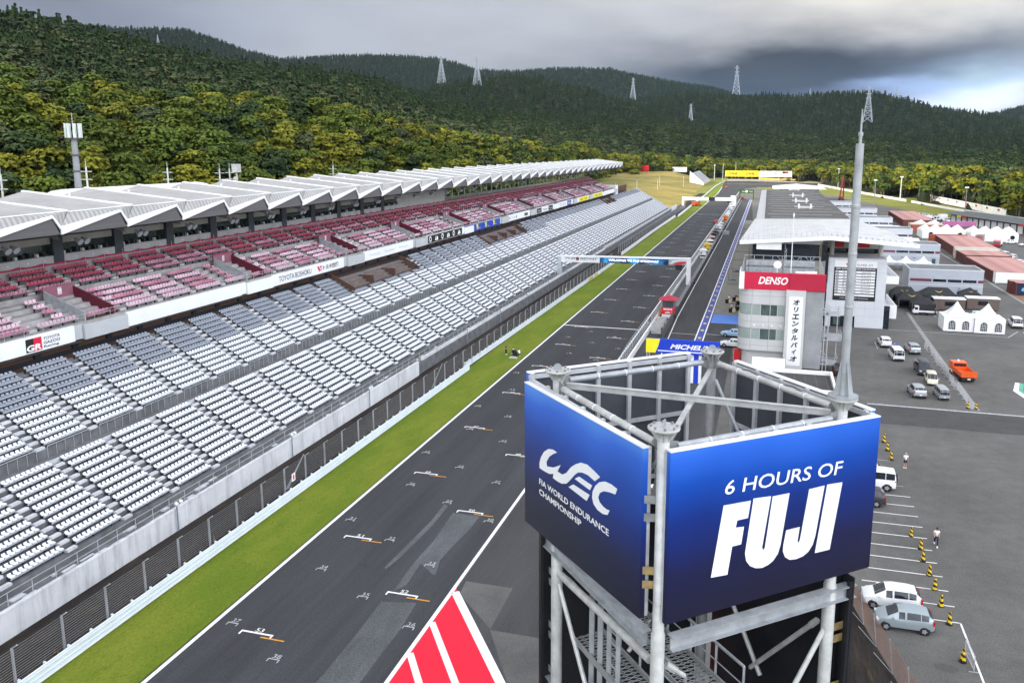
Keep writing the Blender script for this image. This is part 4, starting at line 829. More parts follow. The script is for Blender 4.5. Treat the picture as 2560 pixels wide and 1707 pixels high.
def build_upper_stand():
    T = thing('covered_grandstand', 'covered upper grandstand with red and pink seats under a white sawtooth roof', 'grandstand', (-78, 200, 0))
    y0, y1 = -20., 383.
    WOODW = mat('brown_slat_wall', (.085,.042,.028), .75, var=.3, scale=.8, stretch=(1,.5,9)); DARK = mat('unlit_opening', (.012,.014,.02), .6, var=.2)
    mb = MB(); mb.box(-71.4, -70.2, y0, y1+40, 0, 15.2, 0); 
    part(mb, 'slat_wall', WOODW, T)
    gp = MB(); gp.box(-70.2, -70.05, y0, y1+30, 11.8, 12.25, 0); y = y0+2.4
    while y < y1+30:
        gp.box(-70.2, -70.0, y, y+.75, 12.25, 13.3, 0); y += 4.75
    part(gp, 'wall_gap', DARK, T)
    # seating deck
    ZU = lambda x: 15.0+.39*(-69.6-x)
    LO = [-69.7, -70.6, -71.7, -72.8, -73.9]; UP = [-76.0, -77.15, -78.3, -79.45]
    prof = [(-69.1, 13.3), (-69.1, 15.0)]
    for r in LO: prof += [(r+.42, ZU(r)), (r-.5, ZU(r))]
    prof += [(-74.45, ZU(-74.6)), (-75.5, ZU(-74.6))]
    for r in UP: prof += [(r+.45, ZU(r)), (r-.6, ZU(r))]
    prof += [(-80.05, 19.7), (-81.6, 19.7), (-81.6, 13.0), (-69.1, 13.0)]
    n = len(prof); deck = MB(); vs = [(a, y0, b) for a, b in prof]+[(a, y1, b) for a, b in prof]
    deck._add(vs, [(i, i+1, i+1+n, i+n) for i in range(n-1)]+[tuple(range(n))[::-1], tuple(range(n, 2*n))], 0); deck.f = [f[::-1] for f in deck.f[:n-1]]+deck.f[n-1:]
    part(deck, 'terrace', mat('upper_terrace_concrete', (.27,.26,.26), .85, var=.25, scale=.8), T)
    VOM = [69.3+28.5*k for k in range(-2, 11)]
    PERU = 6.0; off = 75.7 % PERU
    dk = [red_bench_mesh(10, .49, [c, SEAT_P, SEAT_K]) for c in (SEAT_R1, SEAT_R3, SEAT_R2)]; rr = random.Random(9)
    items = []; st = MB(); k0 = int((y0-off)//PERU)+1
    for i, r in enumerate(LO+UP):
        for k in range(k0, int((y1-off)/PERU)):
            y = off+k*PERU
            if i < 5:
                w = i > 0 and any(v-1.0 < y+4.9 and y < v+4.6 for v in VOM)
                if w: 
                    continue
                c = dk[2] if rr.random() < .62 else dk[1]
            else: c = dk[0] if i > 6 or rr.random() < .5 else dk[1]
            items.append((c, r, y, ZU(r)))
    # short rows either side of the stairwells
    sh = [red_bench_mesh(3, .49, [c, SEAT_P, SEAT_K]) for c in (SEAT_R3, SEAT_R2)]
    for v in VOM:
        for r in LO[1:]:
            items.append((rr.choice(sh), r, v+5.1, ZU(r))); items.append((rr.choice(sh), r, v-3.0, ZU(r)))
    place_rows(T, items, 'seat_row')
    for r in LO[:-1]+UP[:-1]:
        for k in range(k0, int((y1-off)/PERU)):
            y = off+k*PERU-1.02
            if r in LO and any(v-1.5 < y+.5 < v+5 for v in VOM): continue
            st.box(r-.45, r-.1, y, y+.92, ZU(r), ZU(r)+.2, 0)
    o = part(st, 'aisle_steps', mat('pale_upper_steps', (.46,.45,.44), .8, var=.2), T); o['kind'] = 'stuff'
    # crimson cloth hung along the rear rail
    cl = MB(); y = y0
    while y < y1-4:
        q = [(-79.98, y+3.0*i/6, 20.05-.16*math.sin(math.pi*i/6)) for i in range(7)]; cl.ext(q+[(-79.98, a[1], 19.72) for a in q[::-1]], (-.05, 0, 0), 0); cl.tube((-79.9, y, 19.3), (-79.9, y, 20.4), .03, 5, 1); y += 3.05
    part(cl, 'rail_cloth', [mat('crimson_cloth', (.3,.02,.06), .8, var=.3, scale=1.5), RAILM], T)
    rl = MB()
    for z in (.95, .5): rl.tube((-75.6, y0, ZU(-74.6)+z+.45), (-75.6, y1, ZU(-74.6)+z+.45), .02, 5)
    y = y0
    while y < y1: rl.tube((-75.6, y, ZU(-74.6)), (-75.6, y, ZU(-74.6)+1.4), .022, 4); y += 1.6
    part(rl, 'mid_rail', mat('dark_rail', (.06,.06,.065), .5, .3, var=0), T)
    rl = MB(); rl.tube((-69.05, y0, 15.85), (-69.05, y1, 15.85), .03, 5); rl.tube((-69.05, y0, 15.5), (-69.05, y1, 15.5), .02, 5); y = y0
    while y < y1: rl.tube((-69.05, y, 15.0), (-69.05, y, 15.85), .025, 4); y += 2.2
    part(rl, 'front_rail', RAILM, T)
    # stairwells, each with a lintel and letter plate
    MAROON = mat('maroon_panel', (.09,.008,.02), .6, var=.15); MAUVE = mat('faded_maroon_panel', (.22,.085,.12), .6, var=.12)
    for v in VOM:
        mb = MB(); zz = ZU(-74.2)
        mb.box(-74.6, -69.25, v, v+3.75, 15.02, 15.06, 0)                       # stair floor
        mb.ext([(-69.3, v+3.75, 15.0), (-74.6, v+3.75, 15.0), (-74.6, v+3.75, zz+1.2), (-69.3, v+3.75, ZU(-69.6)+1.0)], (0, .2, 0), 1)
        mb.ext([(-69.3, v, 15.0), (-74.6, v, 15.0), (-74.6, v, zz+1.2), (-69.3, v, ZU(-69.6)+1.0)], (0, -.2, 0), 3)
        mb.box(-74.75, -74.5, v-.2, v+3.95, zz+.1, zz+1.5, 2); mb.box(-74.7, -74.62, v, v+3.75, 15, zz+.1, 1)
        sw = part(mb, 'stairwell', [mat('stair_floor', (.13,.09,.06), .8), MAROON, MAUVE, GALV], T)
        lt = MB(); lt.box(-74.49, -74.45, v+1.65, v+2.15, zz+.5, zz+1.3, 0); part(lt, 'letter_plate', mat('letter_plate_grey', (.5,.45,.47), .6), sw)
    letters(T, 'M', (-74.44, 69.3+1.9, ZU(-74.2)+.62), (0,1,0), (0,0,1), .5, WHITE, align='C')
    # white fascia: long boards and lower end boards, every 28.5 m
    FW = mat('white_fascia_board', (.74,.76,.78), .5, var=.05, scale=.5); FG = mat('grey_fascia_board', (.42,.44,.46), .6, var=.08, scale=.5)
    fas = {}
    for k in range(-3, 11):
        a = 74.6+28.5*k
        if a > y1: break
        mb = MB(); mb.box(-69.12, -68.85, a, a+21.1, 13.28, 14.95, 0); fb = part(mb, 'fascia_board', FW, T); fas[k] = (a, fb)
        mb = MB(); mb.box(-69.12, -68.95, a+21.1, a+22.2, 13.35, 14.9, 0); mb.box(-69.12, -68.7, a+22.3, a+28.45, 13.2, 14.75, 0); part(mb, 'fascia_board', FW if k % 3 == 0 else FG, T)
    def ban(k, text, s0, w, h=.7, m=BLACK, z=13.75, **kw):
        a, fb = fas[k]; letters(fb, text, (-68.84, a+s0, z), (0,1,0), (0,0,1), h, m, width=w, **kw)
    def plate(k, s0, s1, z0, z1, m, name='banner'):
        a, fb = fas[k]; mb = MB(); mb.box(-68.85, -68.83, a+s0, a+s1, z0, z1); return part(mb, name, m, fb)
    ink = mat('black_vinyl', (.012,.012,.012), .5, var=0); redv = mat('red_vinyl', (.6,.01,.05), .5, var=0)
    # near white board: black and red tile with GR, three lines beside it
    a, fb = fas[-1]; b0 = 61.25-a
    plate(-1, b0, b0+.9, 13.4, 14.72, ink); plate(-1, b0+.9, b0+1.85, 13.4, 14.72, redv)
    letters(fb, 'GR', (-68.82, 61.3, 13.48), (0,1,0), (0,0,1), .62, WHITE, width=1.7, bold=.04, shear=.1)
    for i, tx in enumerate(('TOYOTA', 'GAZOO', 'Racing')): letters(fb, tx, (-68.84, 63.3, 14.28-.42*i), (0,1,0), (0,0,1), .3, ink, width=2.0 if i < 2 else 1.8, bold=.012)
    ban(1, 'TOYOTA BOSHOKU', 1.6, 9.0, .8, ink, 13.72); ban(1, '\u30c8\u30e8\u30bf\u7d21\u7e54', 14.2, 5.0, .8, ink, 13.72, bold=.02)
    a, fb = fas[1]; decal(fb, [[(12.4,14.5),(12.9,14.5),(13.3,13.9),(13.0,13.6)],[(13.2,14.5),(13.9,14.5),(13.6,14.2),(13.3,14.2)],[(13.4,14.0),(13.8,14.1),(13.5,13.6)]], (-68.83, a, 0), (0,1,0), (0,0,1), redv)
    pale = mat('pale_grey_print', (.5,.5,.5), .5, var=0)
    for s, tx in ((2.2,'Panasonic'),(8.2,'Mitsubishi'),(14.5,'Michelin')): ban(2, tx, s, 4.2, .35, pale, 13.95)
    # black board with ring emblems, blue boards with yellow emblems, then yellow boards further on
    pb = plate(3, .2, 20.6, 13.35, 14.9, ink)
    for i in range(6):
        cy = 1.6+3.4*i
        if i % 2 == 0:
            cc = [(cy+.62*math.cos(t), 14.12+.62*math.sin(t)) for t in np.linspace(0, 6.28, 17)[:-1]]; decal(pb, [cc], (-68.83, fas[3][0], 0), (0,1,0), (0,0,1), WHITE, name='emblem'); decal(pb, [[(cy+(p[0]-cy)*.55, 14.12+(p[1]-14.12)*.55) for p in cc]], (-68.815, fas[3][0], 0), (0,1,0), (0,0,1), ink, name='emblem')
        else: decal(pb, [[(cy-.8,13.6),(cy-.4,14.6),(cy,13.6)],[(cy+.1,13.6),(cy+.1,14.6),(cy+.8,14.2),(cy+.8,13.6)]], (-68.83, fas[3][0], 0), (0,1,0), (0,0,1), WHITE, name='emblem')
    bluev = mat('blue_vinyl', (.015,.06,.38), .5, var=0); yelv = mat('yellow_vinyl', (.75,.65,.02), .5, var=0)
    pb = plate(4, -5.8, 20.8, 13.2, 14.95, bluev)
    for i in range(4):
        cy = -3.6+6.4*i; decal(pb, [[(cy-1,14.7),(cy+.9,14.8),(cy+.3,14.4),(cy-.1,13.5),(cy-.5,13.5),(cy-.5,14.3)],[(cy+.4,14.2),(cy+.8,14.2),(cy+.6,13.6),(cy+.2,13.6)]], (-68.82, fas[4][0], 0), (0,1,0), (0,0,1), yelv, name='emblem'); letters(pb, 'Goodline' if False else 'brembo', (-68.82, fas[4][0]+cy+1.0, 13.55), (0,1,0), (0,0,1), .35, yelv, width=1.5)
    for s in (1.0, 7.0):
        plate(5, s, s+.5, 13.7, 14.5, ink)
    ban(5, 'TVS', 2.2, 4.2, .6, pale, 13.8); plate(5, 15.4, 19.0, 13.7, 14.5, mat('dark_grey_vinyl', (.06,.065,.07), .5, var=0))
    for s, w, m in ((.6,5.6,ink),(14.8,5.6,ink)): plate(6, s, s+w, 13.4, 14.85, m)
    ban(6, 'Mobil', 7.6, 5.6, .7, ink, 13.7); ban(6, 'Supra', 1.4, 4.0, .6, WHITE, 13.75, lift=.03); ban(6, 'Supra', 15.6, 4.0, .6, WHITE, 13.75, lift=.03)
    ban(7, 'TOYOTA', 1.0, 9.5, .75, mat('blue_grey_print', (.25,.3,.36), .5, var=0), 13.75); plate(7, 12.6, 18.8, 13.3, 14.9, bluev); ban(7, 'BRIDE', 13.6, 4.4, .7, WHITE, 13.7, lift=.03)
    for k in (8, 9):
        plate(k, 3.0 if k == 8 else .4, 20.8, 13.35, 14.9, yelv)
        for s in (5.5, 13.0): ban(k, 'HKS', s, 4.0, .8, mat('olive_print', (.3,.3,.03), .5, var=0), 13.7, lift=.03, bold=.03)
    # suites behind glass, every 9.5 m, then a plain wall, then open bays
    GLASS = mat('dark_green_glass', (.015,.028,.025), .08, var=.4, scale=.35, spec=.7); SILL = mat('suite_sill_grey', (.36,.365,.37), .7, var=.12); BEAM = mat('suite_beam_beige', (.34,.33,.3), .7, var=.12); COLD = mat('dark_slate_column', (.035,.045,.055), .4, var=.2)
    for k in range(-10, 13):
        a = 77.9+9.5*k
        if a < 170:
            mb = MB(); mb.box(-81.2, -80.3, a, a+8.05, 19.75, 20.75, 0); mb.box(-81.2, -80.6, a, a+8.05, 22.1, 22.9, 1)
            for i in (1.8, 4.4, 6.7): mb.box(-80.29, -80.27, a+i, a+i+.14, 20.2, 20.3, 3)
            s = part(mb, 'suite_bay', [SILL, BEAM, GLASS, WHITE], T)
            mb = MB(); mb.box(-81.1, -81.04, a, a+8.05, 20.75, 22.1); g = part(mb, 'window', GLASS, s)
            mb = MB()
            for i in range(8): mb.box(-80.95, -80.6, a+.3+i*.95, a+.62+i*.95, 20.7, 21.1+(i % 3)*.12, 0 if i % 3 else 1)
            part(mb, 'suite_chair', [BLACK, mat('pale_table', (.5,.5,.48), .6)], s)
            mb = MB(); mb.box(-81.3, -80.2, a-1.46, a-.02, 18.8, 23.0); part(mb, 'roof_column', COLD, T)
        elif a < 195: 
            mb = MB(); mb.box(-81.2, -80.8, a-1.5, a+8.0, 19.7, 22.9); part(mb, 'plain_wall', mat('pale_beige_wall', (.4,.4,.38), .7, var=.08), T)
        else: break
    ob = MB(); y = 200.
    while y < 372:
        ob.tube((-82.5, y, 19.5), (-82.5, y, 24.5), .16, 8); ob.tube((-80.6, y+2.4, 19.5), (-80.6, y+2.4, 20.8), .04, 5); y += 4.75
    for z in (20.8, 20.3): ob.tube((-80.6, 200, z), (-80.6, 380, z), .04, 5)
    part(ob, 'open_bay_columns', RAILM, T); rl = MB(); rl.box(-80.6, -80.55, 200, 380, 19.7, 20.7); part(rl, 'glass_balustrade', mat('grey_green_glass', (.1,.13,.12), .1, var=.2), T)
    bk = MB(); bk.box(-86, -82.8, y0, 200, 0, 24.5); bk.box(-86, -81.6, 200, 383, 0, 19.6); part(bk, 'rear_wall', mat('rear_wall_grey', (.2,.2,.2), .8), T)
    # white end block
    mb = MB(); mb.box(-78, -69.2, 386, 392, 0, 16.2); mb.box(-75.5, -72, 385.9, 392.1, 8, 15, 1); part(mb, 'stair_block', [FW, mat('grey_louvre', (.2,.21,.22), .6)], T)
    # sawtooth roof: each tooth one folded sheet with its front fascia
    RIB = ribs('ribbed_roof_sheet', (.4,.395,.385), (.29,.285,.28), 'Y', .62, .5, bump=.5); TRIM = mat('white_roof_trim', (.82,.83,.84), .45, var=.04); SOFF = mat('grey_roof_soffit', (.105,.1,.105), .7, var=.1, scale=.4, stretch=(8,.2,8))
    P9 = 9.5; nt = int((420-(-12))/P9)
    for k in range(-9, 37):
        yt = 69.9+P9*k; yc = yt+P9-.95     # trough, then the crest at the far end of this tooth
        if yc > 424: break
        F0 = Vector((-72, yt, 24.98)); F1 = Vector((-72, yc, 26.22)); Fn = Vector((-72, yt+P9, 24.98)); Kp = Vector((-72.6, yc+2.5, 26.45)); Bk = Vector((-86, yc, 28.05)); Bl = Vector((-86, yt+.3, 26.4)); Md = Vector((-79.5, yt-.3, 26.2)); K0 = Vector((-72.6, yt+1.6, 26.35)); cp = Vector((-72, yt-.95, 26.3))
        mb = MB(); mb.poly([F0, F1, K0], 0); mb.poly([F1, Kp, K0], 0); mb.poly([F1, Fn, Kp], 0); mb.poly([K0, Kp, Bk, Bl], 0)
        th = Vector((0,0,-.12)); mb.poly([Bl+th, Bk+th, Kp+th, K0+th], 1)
        rf = part(mb, 'roof_tooth', [RIB, SOFF], T)
        tb = MB(); up = Vector((0,0,.16))
        tb.bar(Bk+up*.4, Kp+up*.4, .3, .16); tb.bar(K0+up*.3, Kp+up*.3, .22, .1)
        tb.ext([Bk+Vector((0,-.1,.12)), Bk+Vector((0,.35,.12)), Bk+Vector((0,.35,-1.5)), Bk+Vector((0,-.1,-1.5))], (-.2,0,0), 0)
        tb.ext([F0+Vector((.02,0,0)), F1+Vector((.02,0,0)), F1+Vector((.02,0,-.32)), F0+Vector((.02,0,-.9))], (-.18,0,0), 0)
        tb.ext([F1+Vector((0.02,0,0)), Fn+Vector((.02,0,0)), Fn+Vector((.02,0,-.45)), F1+Vector((0.02,0,-.34))], (-.15,0,0), 0)
        part(tb, 'roof_trim', TRIM, rf)
        sf = MB(); sf.ext([F0+Vector((-.2,0,-.88)), F1+Vector((-.2,0,-.3)), Fn+Vector((-.2,0,-.88))], (-.12,0,0), 0)
        sf.poly([(-72.3, yt, 24.1), (-72.3, yt+P9, 24.1), (-82, yt+P9, 23.05), (-82, yt, 23.05)], 0)
        sf.poly([Vector((-72.4, yc, 26.2)), Vector((-86, yc, 28.0)), Vector((-86, yc+.9, 25.5)), Vector((-72.4, yc+.9, 23.5))], 0)
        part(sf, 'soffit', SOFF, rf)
        if k < 36:
            vt = MB(); m_ = (Bk*.55+Kp*.45)+Vector((0,-.3,.1)); vt.lathe([(0,.45),(.1,.42),(.1,0)], m_, 8); part(vt, 'roof_vent', TRIM, rf)
        if yt < 400:
            sp = MB()
            for d in (0, 1.0):
                p = Vector((-76.8, yc-1.7+d, 22.6)); sp.tube(p+Vector((-.5,0,.3)), p+Vector((.35,0,-.2)), .12, 8, 0, .42); sp.tube(p+Vector((-.3,0,.3)), p+Vector((-.3,0,.8)), .05, 5, 0)
            part(sp, 'horn_speaker', mat('grey_speaker', (.35,.37,.4), .5, var=.1), T)
    wl = MB(); wl.box(-86.1, -85.9, y0, 424, 23, 26.5); part(wl, 'rear_cladding', TRIM, T)
build_upper_stand()
# pale domed roof just behind
mb = MB(); n = 14
for i in range(n):
    a, b = math.pi*i/n, math.pi*(i+1)/n
    mb._add([(-97-9*math.cos(t), y, 17+10.4*math.sin(t)) for t in (a, b) for y in (95, 124)], [(0,1,3,2)], 0)
mb.f = [f[::-1] for f in mb.f]; mb.poly([(-97-9*math.cos(math.pi*i/n), 95, 17+10.4*math.sin(math.pi*i/n)) for i in range(n+1)], 0); mb.poly([(-97-9*math.cos(math.pi*i/n), 124, 17+10.4*math.sin(math.pi*i/n)) for i in range(n+1)][::-1], 0); mb.box(-106, -88, 95, 124, 0, 17)
tag(part(mb, 'domed_building', WHITE, None, False), 'white domed roof rising just behind the sawtooth grandstand roof', 'building')
# ---------------------------------------------------------------- trackside: wall, barriers, catch fence, gantries, pit wall
def stained_wall(name, base, streak_dark):
    m = mat(name, base, .8, var=0); N, L, b = nodes_of(m); tc = N.new('ShaderNodeTexCoord')
    def noise(sc, mapping, d=6):
        mp = N.new('ShaderNodeMapping'); mp.inputs['Scale'].default_value = mapping; L.new(tc.outputs['Object'], mp.inputs[0]); n = N.new('ShaderNodeTexNoise'); n.inputs['Scale'].default_value = sc; n.inputs['Detail'].default_value = d; n.inputs['Roughness'].default_value = .65; L.new(mp.outputs[0], n.inputs['Vector']); return n.outputs['Fac']
    def rng(f, a, c, lo, hi): r = N.new('ShaderNodeMapRange'); r.inputs[1].default_value = a; r.inputs[2].default_value = c; r.inputs[3].default_value = lo; r.inputs[4].default_value = hi; L.new(f, r.inputs[0]); return r.outputs[0]
    a = rng(noise(1.1, (1,1,.14)), .5, .72, 1.0, streak_dark); c = rng(noise(.25, (1,1,1)), .3, .7, .82, 1.1); q = N.new('ShaderNodeMath'); q.operation = 'MULTIPLY'; L.new(a, q.inputs[0]); L.new(c, q.inputs[1])
    vm = N.new('ShaderNodeVectorMath'); vm.operation = 'SCALE'; vm.inputs[0].default_value = base; L.new(q.outputs[0], vm.inputs['Scale']); L.new(vm.outputs[0], b.inputs['Base Color']); return m
WALLC = stained_wall('stained_pale_concrete', (.6,.61,.63), .62); GUARD = mat('white_guardrail', (.68,.74,.78), .4, .1, var=.06, scale=.8); BARC = mat('white_concrete_barrier', (.62,.63,.64), .6, var=.12, scale=.6)
POSTM = mat('grey_fence_post', (.3,.31,.33), .5, .3, var=.2); WIREM = mat('fence_wire', (.34,.35,.37), .5, .4, var=0)
def wall(y0, y1, x, h, label, ribs_=False):
    T = thing('retaining_wall', label, 'wall', (x, (y0+y1)/2, 0)); mb = MB(); mb.box(x-.25, x, y0, y1, -.3, h); part(mb, 'wall', WALLC, T)
    cp = MB(); cp.box(x-.3, x+.05, y0, y1, h, h+.1); part(cp, 'coping', WALLC, T)
    if ribs_:
        y = y0
        while y < y1: bt = MB(); bt.box(x+.003, x+.16, y, y+.3, -.2, h+.0); part(bt, 'buttress', GUARD, T); y += 11.6
    return T
wall(8, 108.6, -48.5, 2.0, 'near stained concrete wall below the white seats with streaks')
wall(110.5, 255, -48.8, 2.1, 'middle concrete wall behind the trackside catch fence')
wall(255.5, 470, -49.2, 2.4, 'far concrete wall with upright ribs at the end of the stand', True)
def wall_lamp():
    T = thing('wall_lamp', 'blue grey lamp post clamped to the concrete wall below the seats', 'lamp post', (0,0,0), 0, 'lamp posts on the stand wall')
    mb = MB(); mb.tube((0,0,.1), (0,0,2.75), .06, 8); mb.bar((-.5,0,2.55), (.25,0,2.55), .05, .05); part(mb, 'post', mat('blue_grey_steel', (.2,.25,.3), .5, .3, var=.1), T)
    for d in (-.28, .28):
        l = MB(); l.ext([(.1,d-.13,2.75),(.1,d+.13,2.75),(.32,d+.13,2.6),(.32,d-.13,2.6)], (.05,0,.14)); part(l, 'floodlight', mat('floodlight_white', (.7,.7,.68), .3, var=0), T)
    return T
wl = wall_lamp(); wl.location = (-48.3, 56.1, 0)
for k in range(1, 11):
    if k != 3: dup(wl, (-48.3, 56.1+18.15*k, 0))
def guardrail(pts, label, h=1.0, beams=3, conc=False, name='guardrail'):
    T = thing(name, label, 'barrier', (pts[0][0], pts[0][1], 0))
    if conc:
        mb = MB()
        for (xa, ya), (xb, yb) in zip(pts, pts[1:]): mb.ext([(xa-.22, ya, 0), (xa+.2, ya, 0), (xa+.06, ya, h), (xa-.12, ya, h)], (xb-xa, yb-ya, 0))
        part(mb, 'barrier', BARC, T)
    else:
        step = h/beams
        for k in range(beams):
            mb = MB(); z = .06+k*step; pr = [(-.03, z), (.07, z+.04), (.07, z+step*.32), (.0, z+step*.46), (.07, z+step*.6), (.07, z+step*.86), (-.03, z+step*.9)]
            for (xa, ya), (xb, yb) in zip(pts, pts[1:]): mb.ext([(xa+a, ya, b) for a, b in pr], (xb-xa, yb-ya, 0))
            part(mb, 'rail_beam', GUARD, T)
        mb = MB()
        for (xa, ya), (xb, yb) in zip(pts, pts[1:]):
            n = int(math.hypot(xb-xa, yb-ya)/1.85)
            for i in range(n): t = i/n; mb.box(xa+(xb-xa)*t-.22, xa+(xb-xa)*t-.06, ya+(yb-ya)*t, ya+(yb-ya)*t+.12, 0, h+.07)
        o = part(mb, 'rail_posts', GUARD, T); o['kind'] = 'stuff'
    return T
guardrail([(-42.6,-40),(-42.35,113.4)], 'near white three beam guardrail beside the grass verge', 1.05)
b2 = guardrail([(-43.2,114.0),(-42.6,196),(-42.3,236)], 'white guardrail from the jog to the yellow and white boards', .95)
for i, (ya, yb) in enumerate(((201.4,204),(205,207.3),(208.3,210.8),(211.8,215.8))):
    mb = MB(); mb.box(-42.33, -42.28, ya, yb, .1, .95); part(mb, 'advert_board', PAINT_YL if i % 2 == 0 else WHITE, b2)
guardrail([(-43.6,256),(-43.9,330),(-43.6,412)], 'white concrete barrier beside the grass beyond the overhead sign', 1.0, conc=True, name='concrete_barrier')
guardrail([(-42.3,412.6),(-42.9,486),(-43.6,620),(-45.6,760),(-44,900)], 'far white barrier curving along the grass to the first corner', 1.0, conc=True, name='concrete_barrier')
def catch_fence(y0, y1, label, x=-43.15, h=3.0, maxp=96):
    T = thing('catch_fence', label, 'fence', (x, (y0+y1)/2, 0)); y = y0; k = 0; rest = MB()
    while y < y1:
        mb = MB() if k < maxp else rest; mb.box(x-.07, x+.07, y-.05, y+.05, 0, h); mb.bar((x,y,h-.02), (x+.45,y,h+.3), .09, .09)
        if k < maxp: part(mb, 'fence_post', POSTM, T)
        y += 3.705; k += 1
    if rest.v: part(rest, 'fence_post', POSTM, T)['kind'] = 'stuff'
    w = MB(); n = 13
    for i in range(n): z = .85+i*(h-.9)/(n-1); w.bar((x+.02,y0,z), (x+.02,y1,z), .013, .013)
    part(w, 'wire', WIREM, T)
    return T
catch_fence(35.1-3.705*3, 238, 'near wire catch fence with grey posts behind the white guardrail')
catch_fence(258, 480, 'far wire catch fence behind the concrete barrier', -45.0)
st = MB()
for y in (68.5, 105.0):
    st.bar((-43.3,y,3.1), (-43.6,y-3.4,.2), .06, .06); st.bar((-43.3,y,3.1), (-43.9,y-2.2,.2), .06, .06)
    for k in range(7): t = k/7; st.bar((-43.3-.3*t,y-3.4*t,3.1-2.9*t), (-43.3-.6*t,y-2.2*t,3.1-2.9*t), .04, .04)
tag(part(st, 'fence_strut', POSTM), 'lattice struts propping the catch fence post beside the guardrail', 'strut')
def small_sign(x, y, z, label):
    mb = MB(); mb.box(x, x+.04, y, y+.55, z, z+.75, 0); mb.box(x+.041, x+.05, y+.15, y+.4, z+.12, z+.62, 1); return tag(part(mb, 'fence_sign', [WHITE, RED]), label, 'sign')
small_sign(-43.05, 53.2+12.6, 1.3, 'small white sign with red edge hung on the near catch fence')
small_sign(-43.05, 178, 1.3, 'small white sign hung on the catch fence before the overhead sign')
rb = MB(); rr = random.Random(3)
for k in range(130): y = rr.uniform(30, 230); x = rr.uniform(-44.2, -43.4); rb.tube((x,y,0), (x+rr.uniform(-.3,.3),y+rr.uniform(-.3,.3),rr.uniform(.15,.5)), .12, 5, 0, .02)
o = part(rb, 'weeds', mat('brown_weeds', (.09,.07,.025), .9, var=.4, scale=3)); o['kind'] = 'stuff'; tag(o, 'brownish weeds growing along the foot of the catch fence', 'weeds')

# start gantry with the LED board
G = thing('start_gantry', 'white overhead gantry across the track with WELCOME TO FUJI SPEEDWAY screen', 'gantry', (-34, 201.6, 0)); GW = mat('white_gantry_panel', (.76,.77,.78), .4, var=.05)
mb = MB(); mb.box(-18.2, -17.2, 201.0, 202.3, 0, 6.85); part(mb, 'pillar', GW, G)
mb = MB(); mb.box(-50.6, -49.8, 201.0, 202.4, 0, 6.5); part(mb, 'pillar', mat('grey_gantry_steel', (.45,.5,.54), .5, .2, var=.12), G)
mb = MB(); mb.box(-52.2, -50.4, 200.0, 205.0, 1.2, 3.3); part(mb, 'base_platform', mat('grey_gantry_steel', (.45,.5,.54)), G)
mb = MB(); mb.ext([(-50.6,200.9,6.42),(-17.2,200.9,6.85),(-17.2,200.9,6.55),(-50.6,200.9,6.15)], (0,1.6,0)); part(mb, 'top_beam', GW, G)
mb = MB(); mb.ext([(-49.8,201.0,6.15),(-39.8,201.0,6.28),(-39.8,201.0,4.92),(-49.8,201.0,4.86)], (0,1.2,0)); s1 = part(mb, 'sign_panel', GW, G)
sx = Vector((10,0,.12)).normalized(); inkd = mat('dark_sign_ink', (.02,.02,.03), .5, var=0)
letters(s1, 'FUJI', (-48.7,201.0,5.52), sx, (0,0,1), .5, inkd, width=2.7, bold=.02, shear=.25); letters(s1, 'PEEDWAY', (-44.9,201.0,5.56), sx, (0,0,1), .5, inkd, width=4.5, bold=.02, shear=.25)
decal(s1, [[(.0+.45*math.cos(t), .42*math.sin(t)) for t in np.linspace(0, 6.28, 15)[:-1]]], (-45.5,201.0,5.78), sx, (0,0,1), inkd, name='emblem'); decal(s1, [[(-.3,-.1),(.1,.25),(.3,.1),(-.1,-.25)]], (-45.5,200.99,5.78), sx, (0,0,1), RED, name='emblem')
letters(s1, 'ENJOY YOUR MOTORSPORTS', (-48.6,201.0,5.12), sx, (0,0,1), .2, mat('grey_print', (.3,.3,.3), .5, var=0), width=8.0)
LED = mat('led_screen_blue', (.004,.012,.05), .3, var=0); N_, L_, b_ = nodes_of(LED)
def _led():
    tc = N_.new('ShaderNodeTexCoord'); n = N_.new('ShaderNodeTexNoise'); n.inputs['Scale'].default_value = .45; n.inputs['Detail'].default_value = 2; L_.new(tc.outputs['Object'], n.inputs['Vector']); cr = N_.new('ShaderNodeValToRGB'); cr.color_ramp.elements[0].position = .46; cr.color_ramp.elements[0].color = (.004,.012,.05,1); cr.color_ramp.elements[1].position = .68; cr.color_ramp.elements[1].color = (.05,.45,.95,1); L_.new(n.outputs['Fac'], cr.inputs[0]); L_.new(cr.outputs[0], b_.inputs['Emission Color']); b_.inputs['Emission Strength'].default_value = .55
_led()
mb = MB(); mb.box(-39.75, -22.6, 200.9, 202.0, 5.05, 6.3); s2 = part(mb, 'led_screen', LED, G)
letters(s2, 'WELCOME TO FUJI SPEEDWAY', (-31.2,200.9,5.35), (1,0,0), (0,0,1), .68, mat('led_white', (.8,.9,1), .4, var=0, emit=.9), width=12.6, align='C', bold=.03)
mb = MB(); mb.ext([(-22.55,201.0,6.6),(-18.2,201.0,6.65),(-18.2,201.0,5.22),(-22.55,201.0,5.1)], (0,1.0,0)); s3 = part(mb, 'sign_panel', mat('grey_sign_panel', (.4,.41,.42), .5, var=.05), G)
decal(s3, [[(.3,.15),(1.2,.75),(2.6,1.05),(4.3,1.1),(4.3,1.32),(2.6,1.3),(1.0,1.0)]], (-22.55,201,5.1), (1,0,0), (0,0,1), WHITE); decal(s3, [[(1.0,.1),(1.8,.6),(3.0,.85),(4.3,.88),(4.3,.6),(3.6,.3),(2.6,.12)]], (-22.55,200.99,5.1), (1,0,0), (0,0,1), RED)
